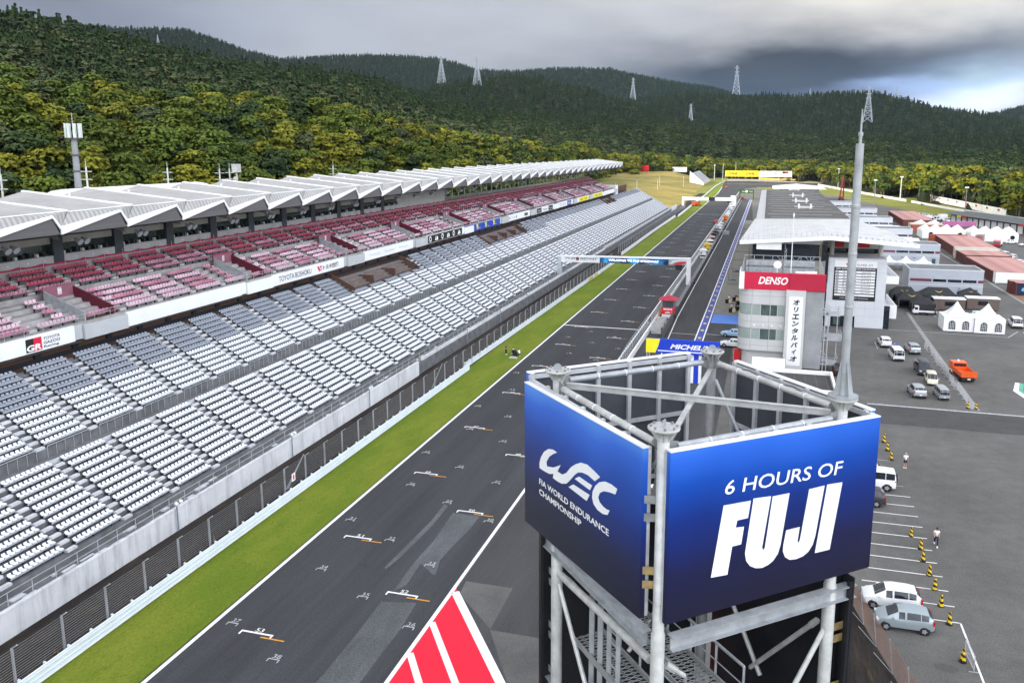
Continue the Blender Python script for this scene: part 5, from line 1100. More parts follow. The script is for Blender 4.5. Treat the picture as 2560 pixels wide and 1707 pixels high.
mb = MB(); mb.box(-20.9, -19.4, 201.1, 201.9, 3.85, 5.1); part(mb, 'light_box', BLACK, G)

# Michelin banner across the pit lane
M_ = thing('banner_gantry', 'yellow and blue MICHELIN banner spanning the pit lane', 'gantry', (-11, 115, 0)); BLUEB = mat('banner_blue', (.01,.045,.5), .45, var=.03); YELB = mat('banner_yellow', (.85,.75,.02), .45, var=.03)
mb = MB(); mb.box(-15.8, -5.4, 115, 115.35, 4.25, 6.3); bn = part(mb, 'banner', BLUEB, M_); decal(bn, [[(0,0),(1.35,0),(1.75,1.0),(2.0,2.05),(0,2.05)]], (-15.8,115,4.25), (1,0,0), (0,0,1), YELB, name='yellow_panel')
letters(bn, 'MICHELIN', (-12.35,115,4.95), (1,0,0), (0,0,1), .72, WHITE, width=6.0, shear=.3, bold=.04); decal(bn, [[(1.7,.28),(8.1,.28),(8.1,.42),(1.7,.42)]], (-15.8,115,4.25), (1,0,0), (0,0,1), WHITE)
mb = MB()
for x, y in ((-15.7,115.1),(-15.3,115.1),(-15.7,115.5),(-15.3,115.5)): mb.tube((x,y,0), (x,y,4.3), .04, 6)
for k in range(9): z = k*.48; mb.bar((-15.7,115.1,z), (-15.3,115.1,z+.48), .03, .03); mb.bar((-15.3,115.1,z), (-15.7,115.1,z+.48), .03, .03)
part(mb, 'lattice_leg', GALV_L, M_)
mb = MB(); mb.box(-9.4, -9.0, 115.4, 115.8, 0, 4.3, 0); mb.box(-9.0, -8.3, 115.45, 115.75, 0, 4.3, 1); mb.box(-8.3, -7.9, 115.4, 115.8, 0, 4.3, 0); part(mb, 'painted_leg', [WHITE, BLUEB], M_)
mb = MB(); mb.bar((-20.5,113.6,.8), (-15.5,113.6,.8), .12, .12); part(mb, 'stop_bar', GALV_L, M_)

# far lettered gantry, green gantry
P = thing('lettered_gantry', 'far white overhead gantry lettered Panasonic across the track', 'gantry', (-33, 496, 0))
for x, w in ((-48.8,1.2),(-18.6,1.2)): mb = MB(); mb.box(x, x+w, 495.5, 497, 0, 5.4); part(mb, 'pillar', GW, P)
mb = MB(); mb.box(-48.8, -17.4, 495.4, 496.6, 3.3, 5.2); bb = part(mb, 'beam', GW, P); letters(bb, 'Panasonic', (-43.5,495.4,3.9), (1,0,0), (0,0,1), .8, inkd, width=5.0); letters(bb, 'Panasonic', (-29,495.4,3.9), (1,0,0), (0,0,1), .8, inkd, width=5.0)
mb = MB(); mb.box(-33.2, -29.6, 495.3, 495.4, 3.2, 5.3); part(mb, 'dark_panel', BLACK, P); mb = MB(); mb.box(-20.6, -18.0, 495.2, 497, 5.2, 6.4); mb.box(-21.2,-17.4,494.6,495.3,-.0,.9); part(mb, 'cabin', GW, P); mb = MB(); mb.box(-22.4, -21.2, 495.3, 496, 2.0, 3.2); part(mb, 'light_box', BLACK, P)
mb = MB()
for x in (-21.2, -17.6): mb.bar((x,494.8,0), (x,494.8,2.2), .1, .1)
mb.bar((-21.2,494.8,2.2), (-17.6,494.8,2.2), .1, .1); mb.bar((-21.2,494.8,.9), (-17.6,494.8,2.2), .08, .08); part(mb, 'access_frame', GW, P)
GG = thing('pit_exit_gantry', 'small green overhead frame at the far end of the pit lane', 'gantry', (-13, 569, 0)); GRN = mat('dark_green_panel', (.012,.07,.035), .5, var=.05)
mb = MB(); mb.box(-18.2, -17.4, 568.6, 569.4, 0, 4.2); mb.box(-18.2, -8.6, 568.6, 569.4, 4.2, 6.6); mb.box(-9.2,-8.6,568.7,569.3,0,4.2); g_ = part(mb, 'frame', GRN, GG); letters(g_, 'ROLEX', (-16.4,568.6,4.9), (1,0,0), (0,0,1), .8, YELB, width=2.2); letters(g_, 'ROLEX', (-11.6,568.6,4.9), (1,0,0), (0,0,1), .8, YELB, width=2.2)
mb = MB(); mb.lathe([(0,.0),(.75,0),(.75,.2),(0,.2)], (-13.4,568.3,5.4), 16, 0, 'y'); mb.v = [(x, 568.4+(z-0)*.0 if False else y, z) for x, y, z in mb.v]; part(mb, 'clock_face', WHITE, GG)

# pit wall: base, debris fence with panels, rear mesh fence
PW = thing('pit_wall', 'concrete pit wall with tall mesh fencing on both sides between track and pit lane', 'wall', (-18, 330, 0)); GREYW = mat('dark_pit_wall', (.085,.085,.088), .8, var=.2)
mb = MB(); mb.box(-19.9, -19.6, 122, 560, 0, .95, 1); mb.box(-19.6, -16.7, 150, 560, 0, .28, 0); mb.box(-16.95, -16.75, 150, 560, .28, .8, 0); part(mb, 'base', [GREYW, WHITE], PW)
MESHM = mat('pale_mesh_panel', (.45,.46,.48), .5, .3, var=.1)
def fence_panels(root, x, y0, y1, z0, z1, step, name, curve=None, slant=.35):
    mb = MB(); y = y0
    while y < y1:
        xa = x if curve is None else curve(y); xb = x if curve is None else curve(y+step)
        mb.bar((xa,y,z0), (xa-slant*.2,y,z1), .06, .06)
        for k in range(5): z = z0+(z1-z0)*k/4; mb.bar((xa-slant*.2*k/4,y,z), (xb-slant*.2*k/4,y+step,z), .035, .035)
        y += step
    return part(mb, name, MESHM, root)
fence_panels(PW, -19.7, 150, 420, .95, 2.7, 1.9, 'debris_fence'); fence_panels(PW, -19.7, 420, 560, .95, 2.6, 5.0, 'debris_fence'); fence_panels(PW, -16.85, 158, 300, .8, 2.0, 2.0, 'rear_fence'); fence_panels(PW, -16.85, 300, 556, .8, 1.9, 5.0, 'rear_fence')
fence_panels(PW, -19.5, 112, 149, .9, 2.7, 1.9, 'curved_fence', lambda y: -20.2+max(0, (132-y))**2*.0016)
gb = MB(); gb.box(-16.8, -16.6, 142, 166, 0, 1.6); part(gb, 'dark_panel', GREYW, PW)
for y in (146, 150, 154):
    mb = MB(); mb.box(-19.2, -17.4, y, y+.12, 0, 1.6); mb.box(-19.0,-17.6,y+.5,y+1.6,.0,.5); part(mb, 'barrier_frame', GALV_L, PW)
mb = MB(); mb.bar((-19.6,156,.4), (-19.2,164,2.0), .5, .08); part(mb, 'timber_ramp', mat('orange_timber', (.4,.18,.07), .7), PW)

# flag stand
FS = thing('flag_stand', 'red roofed glazed hut on the pit wall lettered BRIDE', 'hut', (-17.8, 160.5, 0))
mb = MB(); mb.box(-19.0, -16.6, 159.6, 161.8, 0, 1.0, 1); mb.box(-19.02, -16.58, 159.58, 161.82, 1.0, 2.35, 0); mb.box(-19.0, -16.6, 159.6, 161.8, 3.6, 3.85, 0)
for x in (-19.0,-16.7):
    for y in (159.6, 161.7): mb.box(x, x+.1, y, y+.1, 2.35, 3.6, 2)
hb = part(mb, 'cabin', [RED, WHITE, POSTM], FS); letters(hb, 'BRIDE', (-17.8,159.58,1.85), (1,0,0), (0,0,1), .36, WHITE, width=1.7, align='C', bold=.03); letters(hb, 'edix', (-17.8,159.58,1.2), (1,0,0), (0,0,1), .36, WHITE, width=1.1, align='C', bold=.03)
mb = MB(); mb.box(-18.9, -16.7, 159.72, 161.68, 2.36, 3.6); part(mb, 'window', mat('hut_glass', (.05,.07,.08), .06, var=.3, spec=.7), FS)
mb = MB(); e = [(-19.7,158.9,3.85),(-15.9,158.9,3.85),(-15.9,162.5,3.85),(-19.7,162.5,3.85)]; t = (-17.8,160.7,4.75)
for i in range(4): mb.poly([e[i], e[(i+1) % 4], t], 0)
mb.poly(e[::-1], 0); part(mb, 'roof', mat('dull_red_roof', (.36,.02,.045), .5, var=.1), FS)

# timing stands and crew on the pit wall
def timing_stand(x, y, col, label, kind=0):
    c = mat('stand_'+label.split()[0]+str(kind), col, .5, var=.1); T = thing('timing_stand', label, 'timing stand', (x, y, 0), 0, 'timing stands on the pit wall')
    mb = MB(); mb.box(x-.9, x+.9, y-1.4, y+1.4, .3, 1.5, 0); mb.box(x-.8, x+.8, y-1.41, y-1.40, .7, 1.2, 1); mb.box(x-.75, x-.2, y-1.42, y-1.40, 1.7, 2.0, 1); part(mb, 'counter', [c, BLACK], T)
    mb = MB()
    for a in (-.85, .85):
        for b in (-1.3, 1.3): mb.bar((x+a,y+b,1.5), (x+a,y+b,2.6), .07, .07)
    part(mb, 'post', GALV, T)
    mb = MB(); mb.ext([(x-1.1,y-1.6,2.5),(x+1.1,y-1.6,2.5),(x+1.1,y-1.6,2.65),(x-.2,y-1.6,2.95),(x-1.1,y-1.6,2.7)], (0,3.2,0)); part(mb, 'canopy', c, T)
    if kind == 0: mb = MB(); mb.box(x-.9,x+.9,y-1.3,y-1.2,1.5,2.5); part(mb, 'screen', c, T)
    return T
for y, col, lab, k in ((255,(.75,.75,.75),'white timing stand alone nearest the overhead sign',0),(272,(.7,.5,.03),'yellow timing stand beside the pit wall fence',0),(283,(.75,.74,.72),'white topped timing stand behind the yellow one',1),(295,(.55,.32,.3),'pink topped timing stand in the pit wall row',1),(306,(.02,.02,.02),'black timing stand first of the dark group',0),(315,(.025,.025,.03),'black timing stand second of the dark group',0),(324,(.02,.02,.025),'black timing stand beside the grey pit lane box',1),
                       (342,(.7,.7,.72),'white timing stand behind the dark group',0),(352,(.65,.66,.68),'pale timing stand before the orange one',1),(390,(.75,.2,.03),'orange timing stand on the far pit wall',0),(405,(.75,.75,.76),'white timing stand just beyond the orange one',0),(419,(.7,.7,.7),'tall white timing stand far along the pit wall',0),(432,(.3,.3,.32),'grey timing stand far along the pit wall',1),(447,(.74,.74,.75),'white timing stand near the far gantry',0),(463,(.7,.7,.7),'small white timing stand short of the far gantry',1),(481,(.75,.75,.75),'last white timing stand under the far gantry',0)):
    timing_stand(-18.1, y, col, lab, k)
mb = MB(); mb.box(-16.3, -13.7, 329.6, 331.4, 0, 1.3); mb.box(-16.35,-13.65,329.55,331.45,1.3,1.36); tag(part(mb, 'equipment_box', mat('blue_grey_box', (.3,.33,.36), .5, var=.08)), 'grey equipment box standing at the edge of the pit lane', 'box')

# big boards at the first corner
def hoarding(x0, x1, y, z0, z1, cols, label, texts=()):
    T = thing('billboard', label, 'billboard', ((x0+x1)/2, y, 0)); mb = MB(); n = len(cols); w = (x1-x0)/n
    for i, m in enumerate(cols):
        pb = MB(); pb.box(x0+i*w+.15, x0+(i+1)*w-.15, y, y+.4, z0, z1); p = part(pb, 'board', m, T)
        for (j, tx, c, hh, ww) in texts:
            if j == i: letters(p, tx, (x0+(i+.5)*w, y, (z0+z1)/2), (1,0,0), (0,0,1), hh, c, width=ww, align='C', valign='C', shear=.25, bold=.05)
    k = int((x1-x0)/6)
    for i in range(k+1): mb.box(x0+(x1-x0)*i/k-.2, x0+(x1-x0)*i/k+.2, y+.42, y+.8, 0, z1-.5)
    part(mb, 'frame', GALV, T); return T
hoarding(-44, -9.6, 900, 4.8, 10.9, [YELB, YELB], 'pair of yellow DHL boards above the first corner', [(0,'DHL',RED,2.6,9.5),(1,'DHL',RED,2.6,9.5)])
H_ = hoarding(-9.2, 23.6, 900, 4.6, 10.8, [WHITE, WHITE, WHITE], 'long white board beside the yellow ones at the first corner', [(1,'YUASA',BLACK,1.6,4)])
mb = MB(); mb.box(14,17,899.9,899.97,8.2,10.4,0); mb.box(17,20,899.9,899.97,8.2,10.4,1); part(mb, 'emblem', [BLACK, RED], H_)
guardrail([(-44,968),(-10,968),(30,930)], 'yellow barrier around the far corner', 1.6, conc=True, name='yellow_barrier').children[0].data.materials[0] = mat('yellow_barrier_paint', (.75,.5,.08), .5, var=.1)
guardrail([(45,812),(62,705),(86,574)], 'long white wall beside the sunlit grass on the right', 1.5, conc=True, name='white_wall'); guardrail([(88,566),(99,500),(112,452),(130,400)], 'white wall curving behind the low garage row', 1.3, conc=True, name='white_wall')
# far small stand by the first corner
fs = thing('far_stand', 'small far grandstand with rows of seats near the first corner', 'grandstand', (-62, 850, 0)); mb = MB()
for k in range(16): mb.box(-58.5-k*.75-.75, -58.5-k*.75, 790, 890, 0, 1.5+k*.62, 0); 
part(mb, 'terrace', mat('warm_pale_concrete', (.45,.42,.38), .8, var=.1), fs)
for a, b in ((800,842),(848,888)):
    mb = MB()
    for k in range(2, 15): mb.box(-58.5-k*.75-.5, -58.5-k*.75-.1, a, b, 1.52+k*.62, 2.0+k*.62)
    part(mb, 'seat_bank', SEAT_P, fs)
mb = MB(); mb.ext([(-58,788,0),(-71,788,0),(-71,788,13),(-58,788,2.2)], (0,1.6,0)); part(mb, 'end_wall', WHITE, fs)
hd = MB(); hd.box(-104, -88, 937, 937.6, 8.2, 13.5); tag(part(hd, 'white_hoarding', WHITE), 'white hoarding on the bank above the grass near the first corner', 'hoarding')
# ---------------------------------------------------------------- pit buildings
PANELW = mat('white_wall_panel', (.6,.62,.65), .45, var=.06, scale=.3); PANELG = mat('pale_grey_panel', (.56,.56,.55), .4, .1, var=.08, scale=.4); WIN = mat('office_window_glass', (.06,.085,.08), .06, var=.45, scale=.6, spec=.7); WINL = mat('pale_blind_window', (.3,.36,.33), .15, var=.12, spec=.6); DKGLASS = mat('dark_glass', (.012,.016,.024), .08, var=.3, spec=.7)
# control tower
CT = thing('control_building', 'grey panelled control building with red DENSO sign and black calligraphy banner', 'building', (3, 132, 0))
def rounded(x0, x1, y0, y1, r, n=7):
    p = [(x1,y0),(x1,y1),(x0,y1)]; p += [(x0+r-r*math.cos(math.pi/2*i/n), y0+r-r*math.sin(math.pi/2*i/n)) for i in range(n+1)]; return p
X0, X1, Y0, Y1 = -3.45, 8.9, 127.2, 139.0
mb = MB()
for z0, z1 in ((2.6,4.35),(6.1,8.1),(9.85,12.4)): mb.prism(rounded(X0, X1, Y0, Y1, 1.9), z0, z1, 0)
mb.prism(rounded(X0+.6, X1-.1, Y0+.9, Y1-.1, 1.2), 0, 2.6, 0); part(mb, 'wall', PANELG, CT)
mb = MB()
for z in (3.4, 7.1, 11.1, 11.75): mb.prism(rounded(X0-.006, X1, Y0-.006, Y1-.1, 1.9), z, z+.035, 0)
for x in (-1.5, 1.1, 3.4):
    for z0, z1 in ((2.6,4.35),(6.1,8.1),(9.85,12.4)): mb.box(x, x+.035, Y0-.008, Y0+.01, z0, z1)
part(mb, 'panel_joint', mat('panel_joint_grey', (.2,.2,.2), .7), CT)
for z0, z1 in ((4.35,6.1),(8.1,9.85)):
    mb = MB(); mb.prism(rounded(X0+.08, X1-.06, Y0+.08, Y1-.08, 1.85), z0, z1); w = part(mb, 'window', WINL, CT)
    fr = MB(); fr.box(-.15, 2.25, Y0+.05, Y0+.075, z0+.05, z1-.05); part(fr, 'dark_pane', WIN, w)
    fr = MB()
    for x in (-1.5,-.2,1.2,2.25,3.3): fr.box(x, x+.08, Y0+.03, Y0+.085, z0, z1)
    fr.box(-1.5, 3.4, Y0+.03, Y0+.08, z1-.08, z1); part(fr, 'frame', PANELG, w)
for i in range(4): l = MB(); l.lathe([(0,.0),(.13,.02),(.15,.15),(0,.2)], (-1.0+1.3*i, Y0-.2, 6.55), 10, 0, 'y'); part(l, 'wall_light', WHITE, CT)
mb = MB(); mb.box(-2.75, 8.95, 127.1, 127.3, 12.1, 14.75, 0); sg = part(mb, 'red_sign', mat('sign_red', (.55,.012,.05), .45, var=.05, scale=.4), CT)
mb = MB(); mb.box(-3.5, -2.76, 127.1, 127.3, 12.1, 14.75, 0); mb.box(-3.5, -3.4, 127.3, 133, 12.1, 14.75, 0); part(mb, 'white_return', WHITE, CT)
mb = MB(); mb.box(3.9, 8.96, 126.85, 127.09, 12.2, 14.65); part(mb, 'red_sign', mat('sign_red_dark', (.42,.01,.04), .5, var=.05), CT)
letters(sg, 'DENSO', (-.7, 127.1, 12.95), (1,0,0), (0,0,1), 1.15, WHITE, width=4.3, shear=.28, bold=.03)
mb = MB(); mb.box(3.45, 6.25, 126.4, 127.1, .3, 12.25, 0); mb.box(3.9, 5.9, 126.36, 126.4, .8, 11.35, 1); bnr = part(mb, 'banner_board', [PANELG, WHITE], CT)
kana = '\u30aa\u30ea\u30a8\u30f3\u30bf\u30eb\u30d0\u30a4\u30aa'
for i, ch in enumerate(kana): letters(bnr, ch, (4.9, 126.36, 10.95-i*1.08-.85), (1,.0,0), (.12,0,1), .82, BLACK, align='C', bold=.045, width=.95 if ch not in '\u30ea\u30a4' else .62)
letters(bnr, '\u4ed9\u53f0', (4.25,126.36,1.5), (1,0,0), (0,0,1), .2, BLACK)
# roof plant, rails, antennas
mb = MB(); mb.box(X0+.1, X1-.1, Y0+.1, Y1-.1, 12.4, 12.5); part(mb, 'roof_deck', mat('dark_roof_deck', (.1,.1,.105), .8, var=.3), CT)
mb = MB()
for x in np.linspace(X0+.4, X1-.2, 9): mb.bar((x,Y1-.3,12.5), (x,Y1-.3,15.9), .08, .08)
for z in (13.2, 14.2, 15.9): mb.bar((X0+.3,Y1-.3,z), (X1-.2,Y1-.3,z), .08, .08)
for i in range(3): x = 2+i*2.2; mb.bar((x,Y1-.35,14.2), (x+1.5,Y1-.35,15.9), .06, .06); mb.bar((x+1.5,Y1-.35,14.2), (x,Y1-.35,15.9), .06, .06)
for y in np.linspace(Y0+.6, Y1-.3, 8): mb.bar((X1-.25,y,12.5), (X1-.25,y,15.4), .06, .06); mb.bar((X0+.3,y,12.5), (X0+.3,y,15.2), .06, .06)
for z in (13.4, 14.4, 15.4): mb.bar((X1-.25,Y0+.6,z), (X1-.25,Y1-.3,z), .06, .06); mb.bar((X0+.3,Y0+.6,z), (X0+.3,Y1-.3,z), .05, .05)
part(mb, 'roof_frame', GALV, CT)
mb = MB()
for x0, x1, z0, z1 in ((-2.8,2.8,13.0,14.1),(3.1,7.9,13.0,14.1),(-2.8,2.8,14.4,15.1),(3.1,7.9,14.4,15.2)): mb.box(x0, x1, Y1-1.4, Y1-.5, z0, z1)
part(mb, 'duct', GALV, CT)
for x, y, sx_, z in ((2.2,128.3,1.5,14.4),(4.7,129.5,1.6,14.6),(6.2,129.3,1.6,14.7)):
    mb = MB(); mb.box(x, x+sx_, y, y+1.1, 12.5, z); mb.box(x+.2, x+sx_-.2, y-.01, y, 13.0, z-.3, 1); part(mb, 'roof_unit', [WHITE, PANELG], CT)
mb = MB(); mb.lathe([(0,0),(.55,.05),(.62,.25),(.6,.3)], (2.0,129.5,15.6), 16, 0, 'y'); mb.tube((2,129.9,14.2), (2,129.9,15.6), .06, 6); part(mb, 'satellite_dish', WHITE, CT)
mb = MB(); rr = random.Random(2)
for i in range(26): x = rr.uniform(-2.8, 8.2); y = rr.uniform(129, 137); mb.tube((x,y,12.5), (x,y,rr.uniform(13, 14.3)), rr.uniform(.04,.14), 6)
for i in range(6): x = rr.uniform(-2.5, 7); y = rr.uniform(129, 136); mb.box(x, x+rr.uniform(.5,1.2), y, y+.6, 12.5, rr.uniform(12.9, 13.7))
o = part(mb, 'roof_pipework', GALV_D, CT); o['kind'] = 'stuff'
def aerial(x, y, z0, z1, r, lab=None, m=WHITE): mb = MB(); mb.tube((x,y,z0), (x,y,z1), r, 6, 0, r*.5); part(mb, 'aerial', m, CT)
aerial(4.05, 131, 12.5, 23.5, .085); aerial(3.1, 134, 12.5, 18.3, .06, m=GALV); aerial(3.35, 134, 12.5, 17.8, .05, m=GALV); aerial(-2.3, 131, 12.5, 18.2, .05, m=BLACK); aerial(8.5, 137.5, 12.5, 18.5, .06, m=RUSTY); aerial(8.7, 137.5, 12.5, 18.2, .05, m=RUSTY)
mb = MB(); mb.lathe([(0,22.9),(.13,22.9),(.13,23.4),(0,23.4)], (4.05,131,0), 8); 
for k in range(6): mb.bar((3.1,134,13.5+k*.7), (3.35,134,14.0+k*.7), .03, .03)
part(mb, 'aerial_fitting', WHITE, CT)
# outside stairs on the right-hand side
ST = mat('stair_steel_grey', (.42,.43,.45), .5, .3, var=.1); mb = MB()
for i, z in enumerate((0.6, 4.35, 8.1)):
    mb.bar((6.4,127.9,z+3.6), (9.9,127.9,z+.6), .9, .16); mb.box(8.9, 11.3, 127.2, 130.4, z+.45, z+.6); 
    for yy in (127.4, 128.4): mb.bar((6.4,yy,z+4.6), (9.9,yy,z+1.6), .05, .05); mb.bar((6.4,yy,z+4.1), (9.9,yy,z+1.1), .05, .05)
    for k in range(10): t = k/9; mb.bar((6.4+3.5*t,127.4,z+3.7-3*t), (6.4+3.5*t,127.4,z+4.6-3*t), .03, .03)
    for zz in (1.1, 1.6): mb.ring_beam([(8.9,127.2,z+zz),(11.3,127.2,z+zz),(11.3,130.4,z+zz)], .05, .05)
for x, y in ((9.2,127.3),(9.7,127.3),(11.2,130.3)): mb.bar((x,y,0), (x,y,9.5), .14, .14)
mb.box(8.95, 11.9, 129.8, 133.4, 4.2, 4.4); mb.ring_beam([(9,129.8,4.9),(11.9,129.8,4.9),(11.9,133.4,4.9)], .06, .9)
part(mb, 'outside_stair', ST, CT)
mb = MB(); mb.box(6.3, 8.85, 127.15, 127.19, .3, 12.2); part(mb, 'side_cladding', mat('side_grey_cladding', (.3,.31,.32), .5, .2, var=.15), CT)
# low white annexe in front with a sunken dark roof, awning beside it
AN = thing('annexe', 'low white flat roofed annexe with dark tiled roof deck behind the billboard tower', 'building', (4.5, 106, 0)); mb = MB()
mb.box(-.6, 9.3, 101.6, 101.9, 0, 4.25, 0); mb.box(-.6, 9.3, 110.7, 111.0, 0, 4.25, 0); mb.box(-.6, -.3, 101.9, 110.7, 0, 4.25, 0); mb.box(9.0, 9.3, 101.9, 110.7, 0, 4.25, 0); part(mb, 'wall', WHITE, AN)
mb = MB(); mb.box(-.3, 9.0, 101.9, 110.7, 3.4, 3.75); part(mb, 'roof', ribs('tiled_deck', (.05,.05,.05), (.09,.09,.09), 'X', 1.3, .8, .94, bump=.2), AN)
mb = MB(); mb.ext([(-1.0,121.6,2.9),(3.6,121.6,2.9),(3.6,119.6,2.1),(-1.0,119.6,2.1)], (0,0,.06)); mb.box(-1.0,3.6,119.58,119.64,.9,2.1)
for x in (-1, 3.55): mb.bar((x,119.6,0), (x,119.6,2.1), .06, .06); mb.bar((x,121.6,0), (x,121.6,2.9), .06, .06)
tag(part(mb, 'awning', WHITE), 'white fabric awning at the foot of the control building', 'awning')
# race control block with the calendar board
RC = thing('race_control_block', 'large white wall carrying a black calendar board under the wide pit roof', 'building', (17, 170, 0)); mb = MB()
mb.box(11.6, 16.9, 161.7, 186, 2.1, 13.05); mb.box(16.9, 21.9, 161.7, 186, 0, 13.05); mb.box(11.6, 12.6, 161.7, 186, 0, 2.1); part(mb, 'wall', PANELW, RC)
mb = MB()
for z in (2.2, 3.7, 5.2, 8.0, 10.5, 12.2): mb.box(11.6, 21.9, 161.692, 161.7, z, z+.03)
for x in np.arange(13.4, 21.8, 1.7): mb.box(x, x+.03, 161.692, 161.7, 2.1, 13.05)
part(mb, 'panel_joint', mat('pale_joint', (.36,.38,.4), .6), RC)
mb = MB(); mb.box(12.6, 16.9, 161.9, 162, 0, 2.1, 0); mb.box(13.1,14.3,161.88,161.9,.3,1.9,1); part(mb, 'glass_door', [DKGLASS, WIN], RC)
mb = MB(); mb.box(21.9, 22.9, 161.75, 163, 0, 4.3); part(mb, 'side_glass', DKGLASS, RC); mb = MB(); mb.box(10.6, 11.6, 160.9, 166, 8.5, 13.6); part(mb, 'dark_side', DKGLASS, RC)
mb = MB(); mb.box(12.75, 20.2, 161.62, 161.692, 5.1, 11.35, 0); bd = part(mb, 'calendar_board', BLACK, RC); mb = MB(); mb.box(12.75, 20.2, 161.62, 161.692, 11.36, 12.6); top = part(mb, 'logo_board', WHITE, RC)
decal(top, [[(2.0,.62),(2.5,.95),(3.3,1.05),(3.7,.98),(3.2,.85),(2.7,.8),(2.45,.62),(2.7,.45),(3.1,.4),(3.0,.6),(3.45,.62),(3.3,.28),(2.6,.25),(2.1,.4)]], (12.75,161.62,11.38), (1,0,0), (0,0,1), RED); letters(top, 'SUPER GT', (16.7,161.62,11.62), (1,0,0), (0,0,1), .4, mat('grey_print', (.3,.3,.3)), width=2.8, bold=.02)
letters(bd, '2024 SUPER GT SERIES CALENDAR', (16.5,161.62,10.95), (1,0,0), (0,0,1), .26, WHITE, width=6.9, align='C', bold=.015)
for i, tx in enumerate(('4.13 14', '5.3 4', '6.1 2', '8.3 4', '8.31 9.1', '9.21 22', '10.19 20', '11.2 3')):
    z = 10.3-i*.545; r_ = MB(); r_.box(13.0, 19.95, 161.60, 161.62, z, z+.4); rw = part(r_, 'date_row', WHITE, bd); letters(rw, tx, (14.3,161.6,z+.08), (1,0,0), (0,0,1), .24, BLACK, width=2.4); letters(rw, ('OKAYAMA','FUJI','SUZUKA','FUJI','SUZUKA','SUGO','AUTOPOLIS','MOTEGI')[i], (17.6,161.6,z+.1), (1,0,0), (0,0,1), .2, BLACK, width=1.6); q = MB(); q.box(13.1,13.6,161.59,161.6,z+.06,z+.34); part(q, 'row_marker', mat('grey_print', (.3,.3,.3)), rw)
r_ = MB(); r_.box(13.0, 19.95, 161.60, 161.62, 5.95, 6.3); rw = part(r_, 'date_row', WHITE, bd); letters(rw, 'www.supergt.net', (14.0,161.6,6.02), (1,0,0), (0,0,1), .16, BLACK, width=3.2)
letters(bd, 'Celebrating the 30th Anniversary', (16.5,161.62,5.4), (1,0,0), (0,0,1), .26, WHITE, width=5.0, align='C', shear=.2)
for z, y1_ in ((8.7, 178), (3.2, 176)):      # side balconies
    mb = MB(); mb.box(21.9, 24.2, 162.5, y1_, z-.3, z); mb.box(24.0, 24.2, 162.5, y1_, z, z+1.1); mb.box(21.9, 24.2, 162.45, 162.65, z-1.3 if z < 5 else z-.2, z+1.2); part(mb, 'balcony', WHITE, RC)
mb = MB()
for x in (12.5, 16, 21.3): mb.tube((x,167,13.05), (x,167,17), .45, 12)
part(mb, 'terrace_column', mat('cream_column', (.52,.5,.45), .6), RC)
mb = MB(); mb.box(11.9, 21.5, 170, 185, 13.1, 15.9, 0); 
for x0, x1 in ((13.2,14.9),(16.3,19.6)): mb.box(x0, x1, 169.9, 170, 14.2, 15.8, 1)
mb.box(11.9,21.5,169.9,170,13.1,14.0,2); part(mb, 'upper_floor', [mat('cream_column', (.52,.5,.45)), RED, DKGLASS], RC)
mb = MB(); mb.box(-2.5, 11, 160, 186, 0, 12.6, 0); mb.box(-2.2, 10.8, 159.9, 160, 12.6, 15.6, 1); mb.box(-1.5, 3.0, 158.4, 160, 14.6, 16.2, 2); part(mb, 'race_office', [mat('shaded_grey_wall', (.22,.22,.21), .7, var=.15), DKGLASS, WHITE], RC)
# wide gable canopy in front of the pit roof
ROOFW = ribs('pale_metal_roof', (.56,.56,.55), (.5,.5,.49), 'X', .9, .45, .9, bump=.25); DKROOF = ribs('dark_grey_roof', (.092,.088,.084), (.082,.078,.075), 'Y', 1.2, .7, .9, bump=.2, dirt=.15)
PB = thing('pit_building', 'very long pit building with dark flat roof, pale edge and wide pale canopy in front', 'building', (9, 290, 0)); mb = MB()
tl, ax, tr_, rb_, bl_ = (-4.6,158.4,16.1), (11.4,157.4,17.45), (26.6,158.6,16.3), (20.2,206,16.9), (-2.6,207,16.4); rdg = (10.9,190,17.9); th = (0,0,-.55)
def slab(pts, t, m=0, mm=None): mb2 = mm; n = len(pts); q = [(p[0],p[1],p[2]-t) for p in pts]; mb2._add(list(pts)+q, [tuple(range(n)), tuple(range(n,2*n))[::-1]]+[(i,i+n,(i+1) % n+n,(i+1) % n) for i in range(n)], m)
slab([tl, ax, rdg, bl_], .5, 0, mb); slab([ax, tr_, (24.6,172,16.6), rb_, rdg], .5, 0, mb); slab([rdg, rb_, bl_], .5, 0, mb); part(mb, 'canopy', ROOFW, PB)
mb = MB(); mb.bar((tl[0],tl[1]-.05,tl[2]-.3), (ax[0],ax[1]-.05,ax[2]-.3), .16, .75); mb.bar((ax[0],ax[1]-.05,ax[2]-.3), (tr_[0],tr_[1]-.05,tr_[2]-.3), .16, .75); part(mb, 'canopy_fascia', WHITE, PB)
mb = MB()
for i in range(17): t = i/16; mb.bar((-4+15.2*t,158.6,16.2+1.25*t), (-4+15.2*t,159.9,16.9+1.2*t), .05, .05)
for i in range(15): t = i/14; mb.bar((11.8+14*t,158.3,17.4-1.1*t), (11.8+14*t,161.0-1.2*t,17.62-1.1*t), .12, .1)
part(mb, 'snow_guard', GALV, PB)
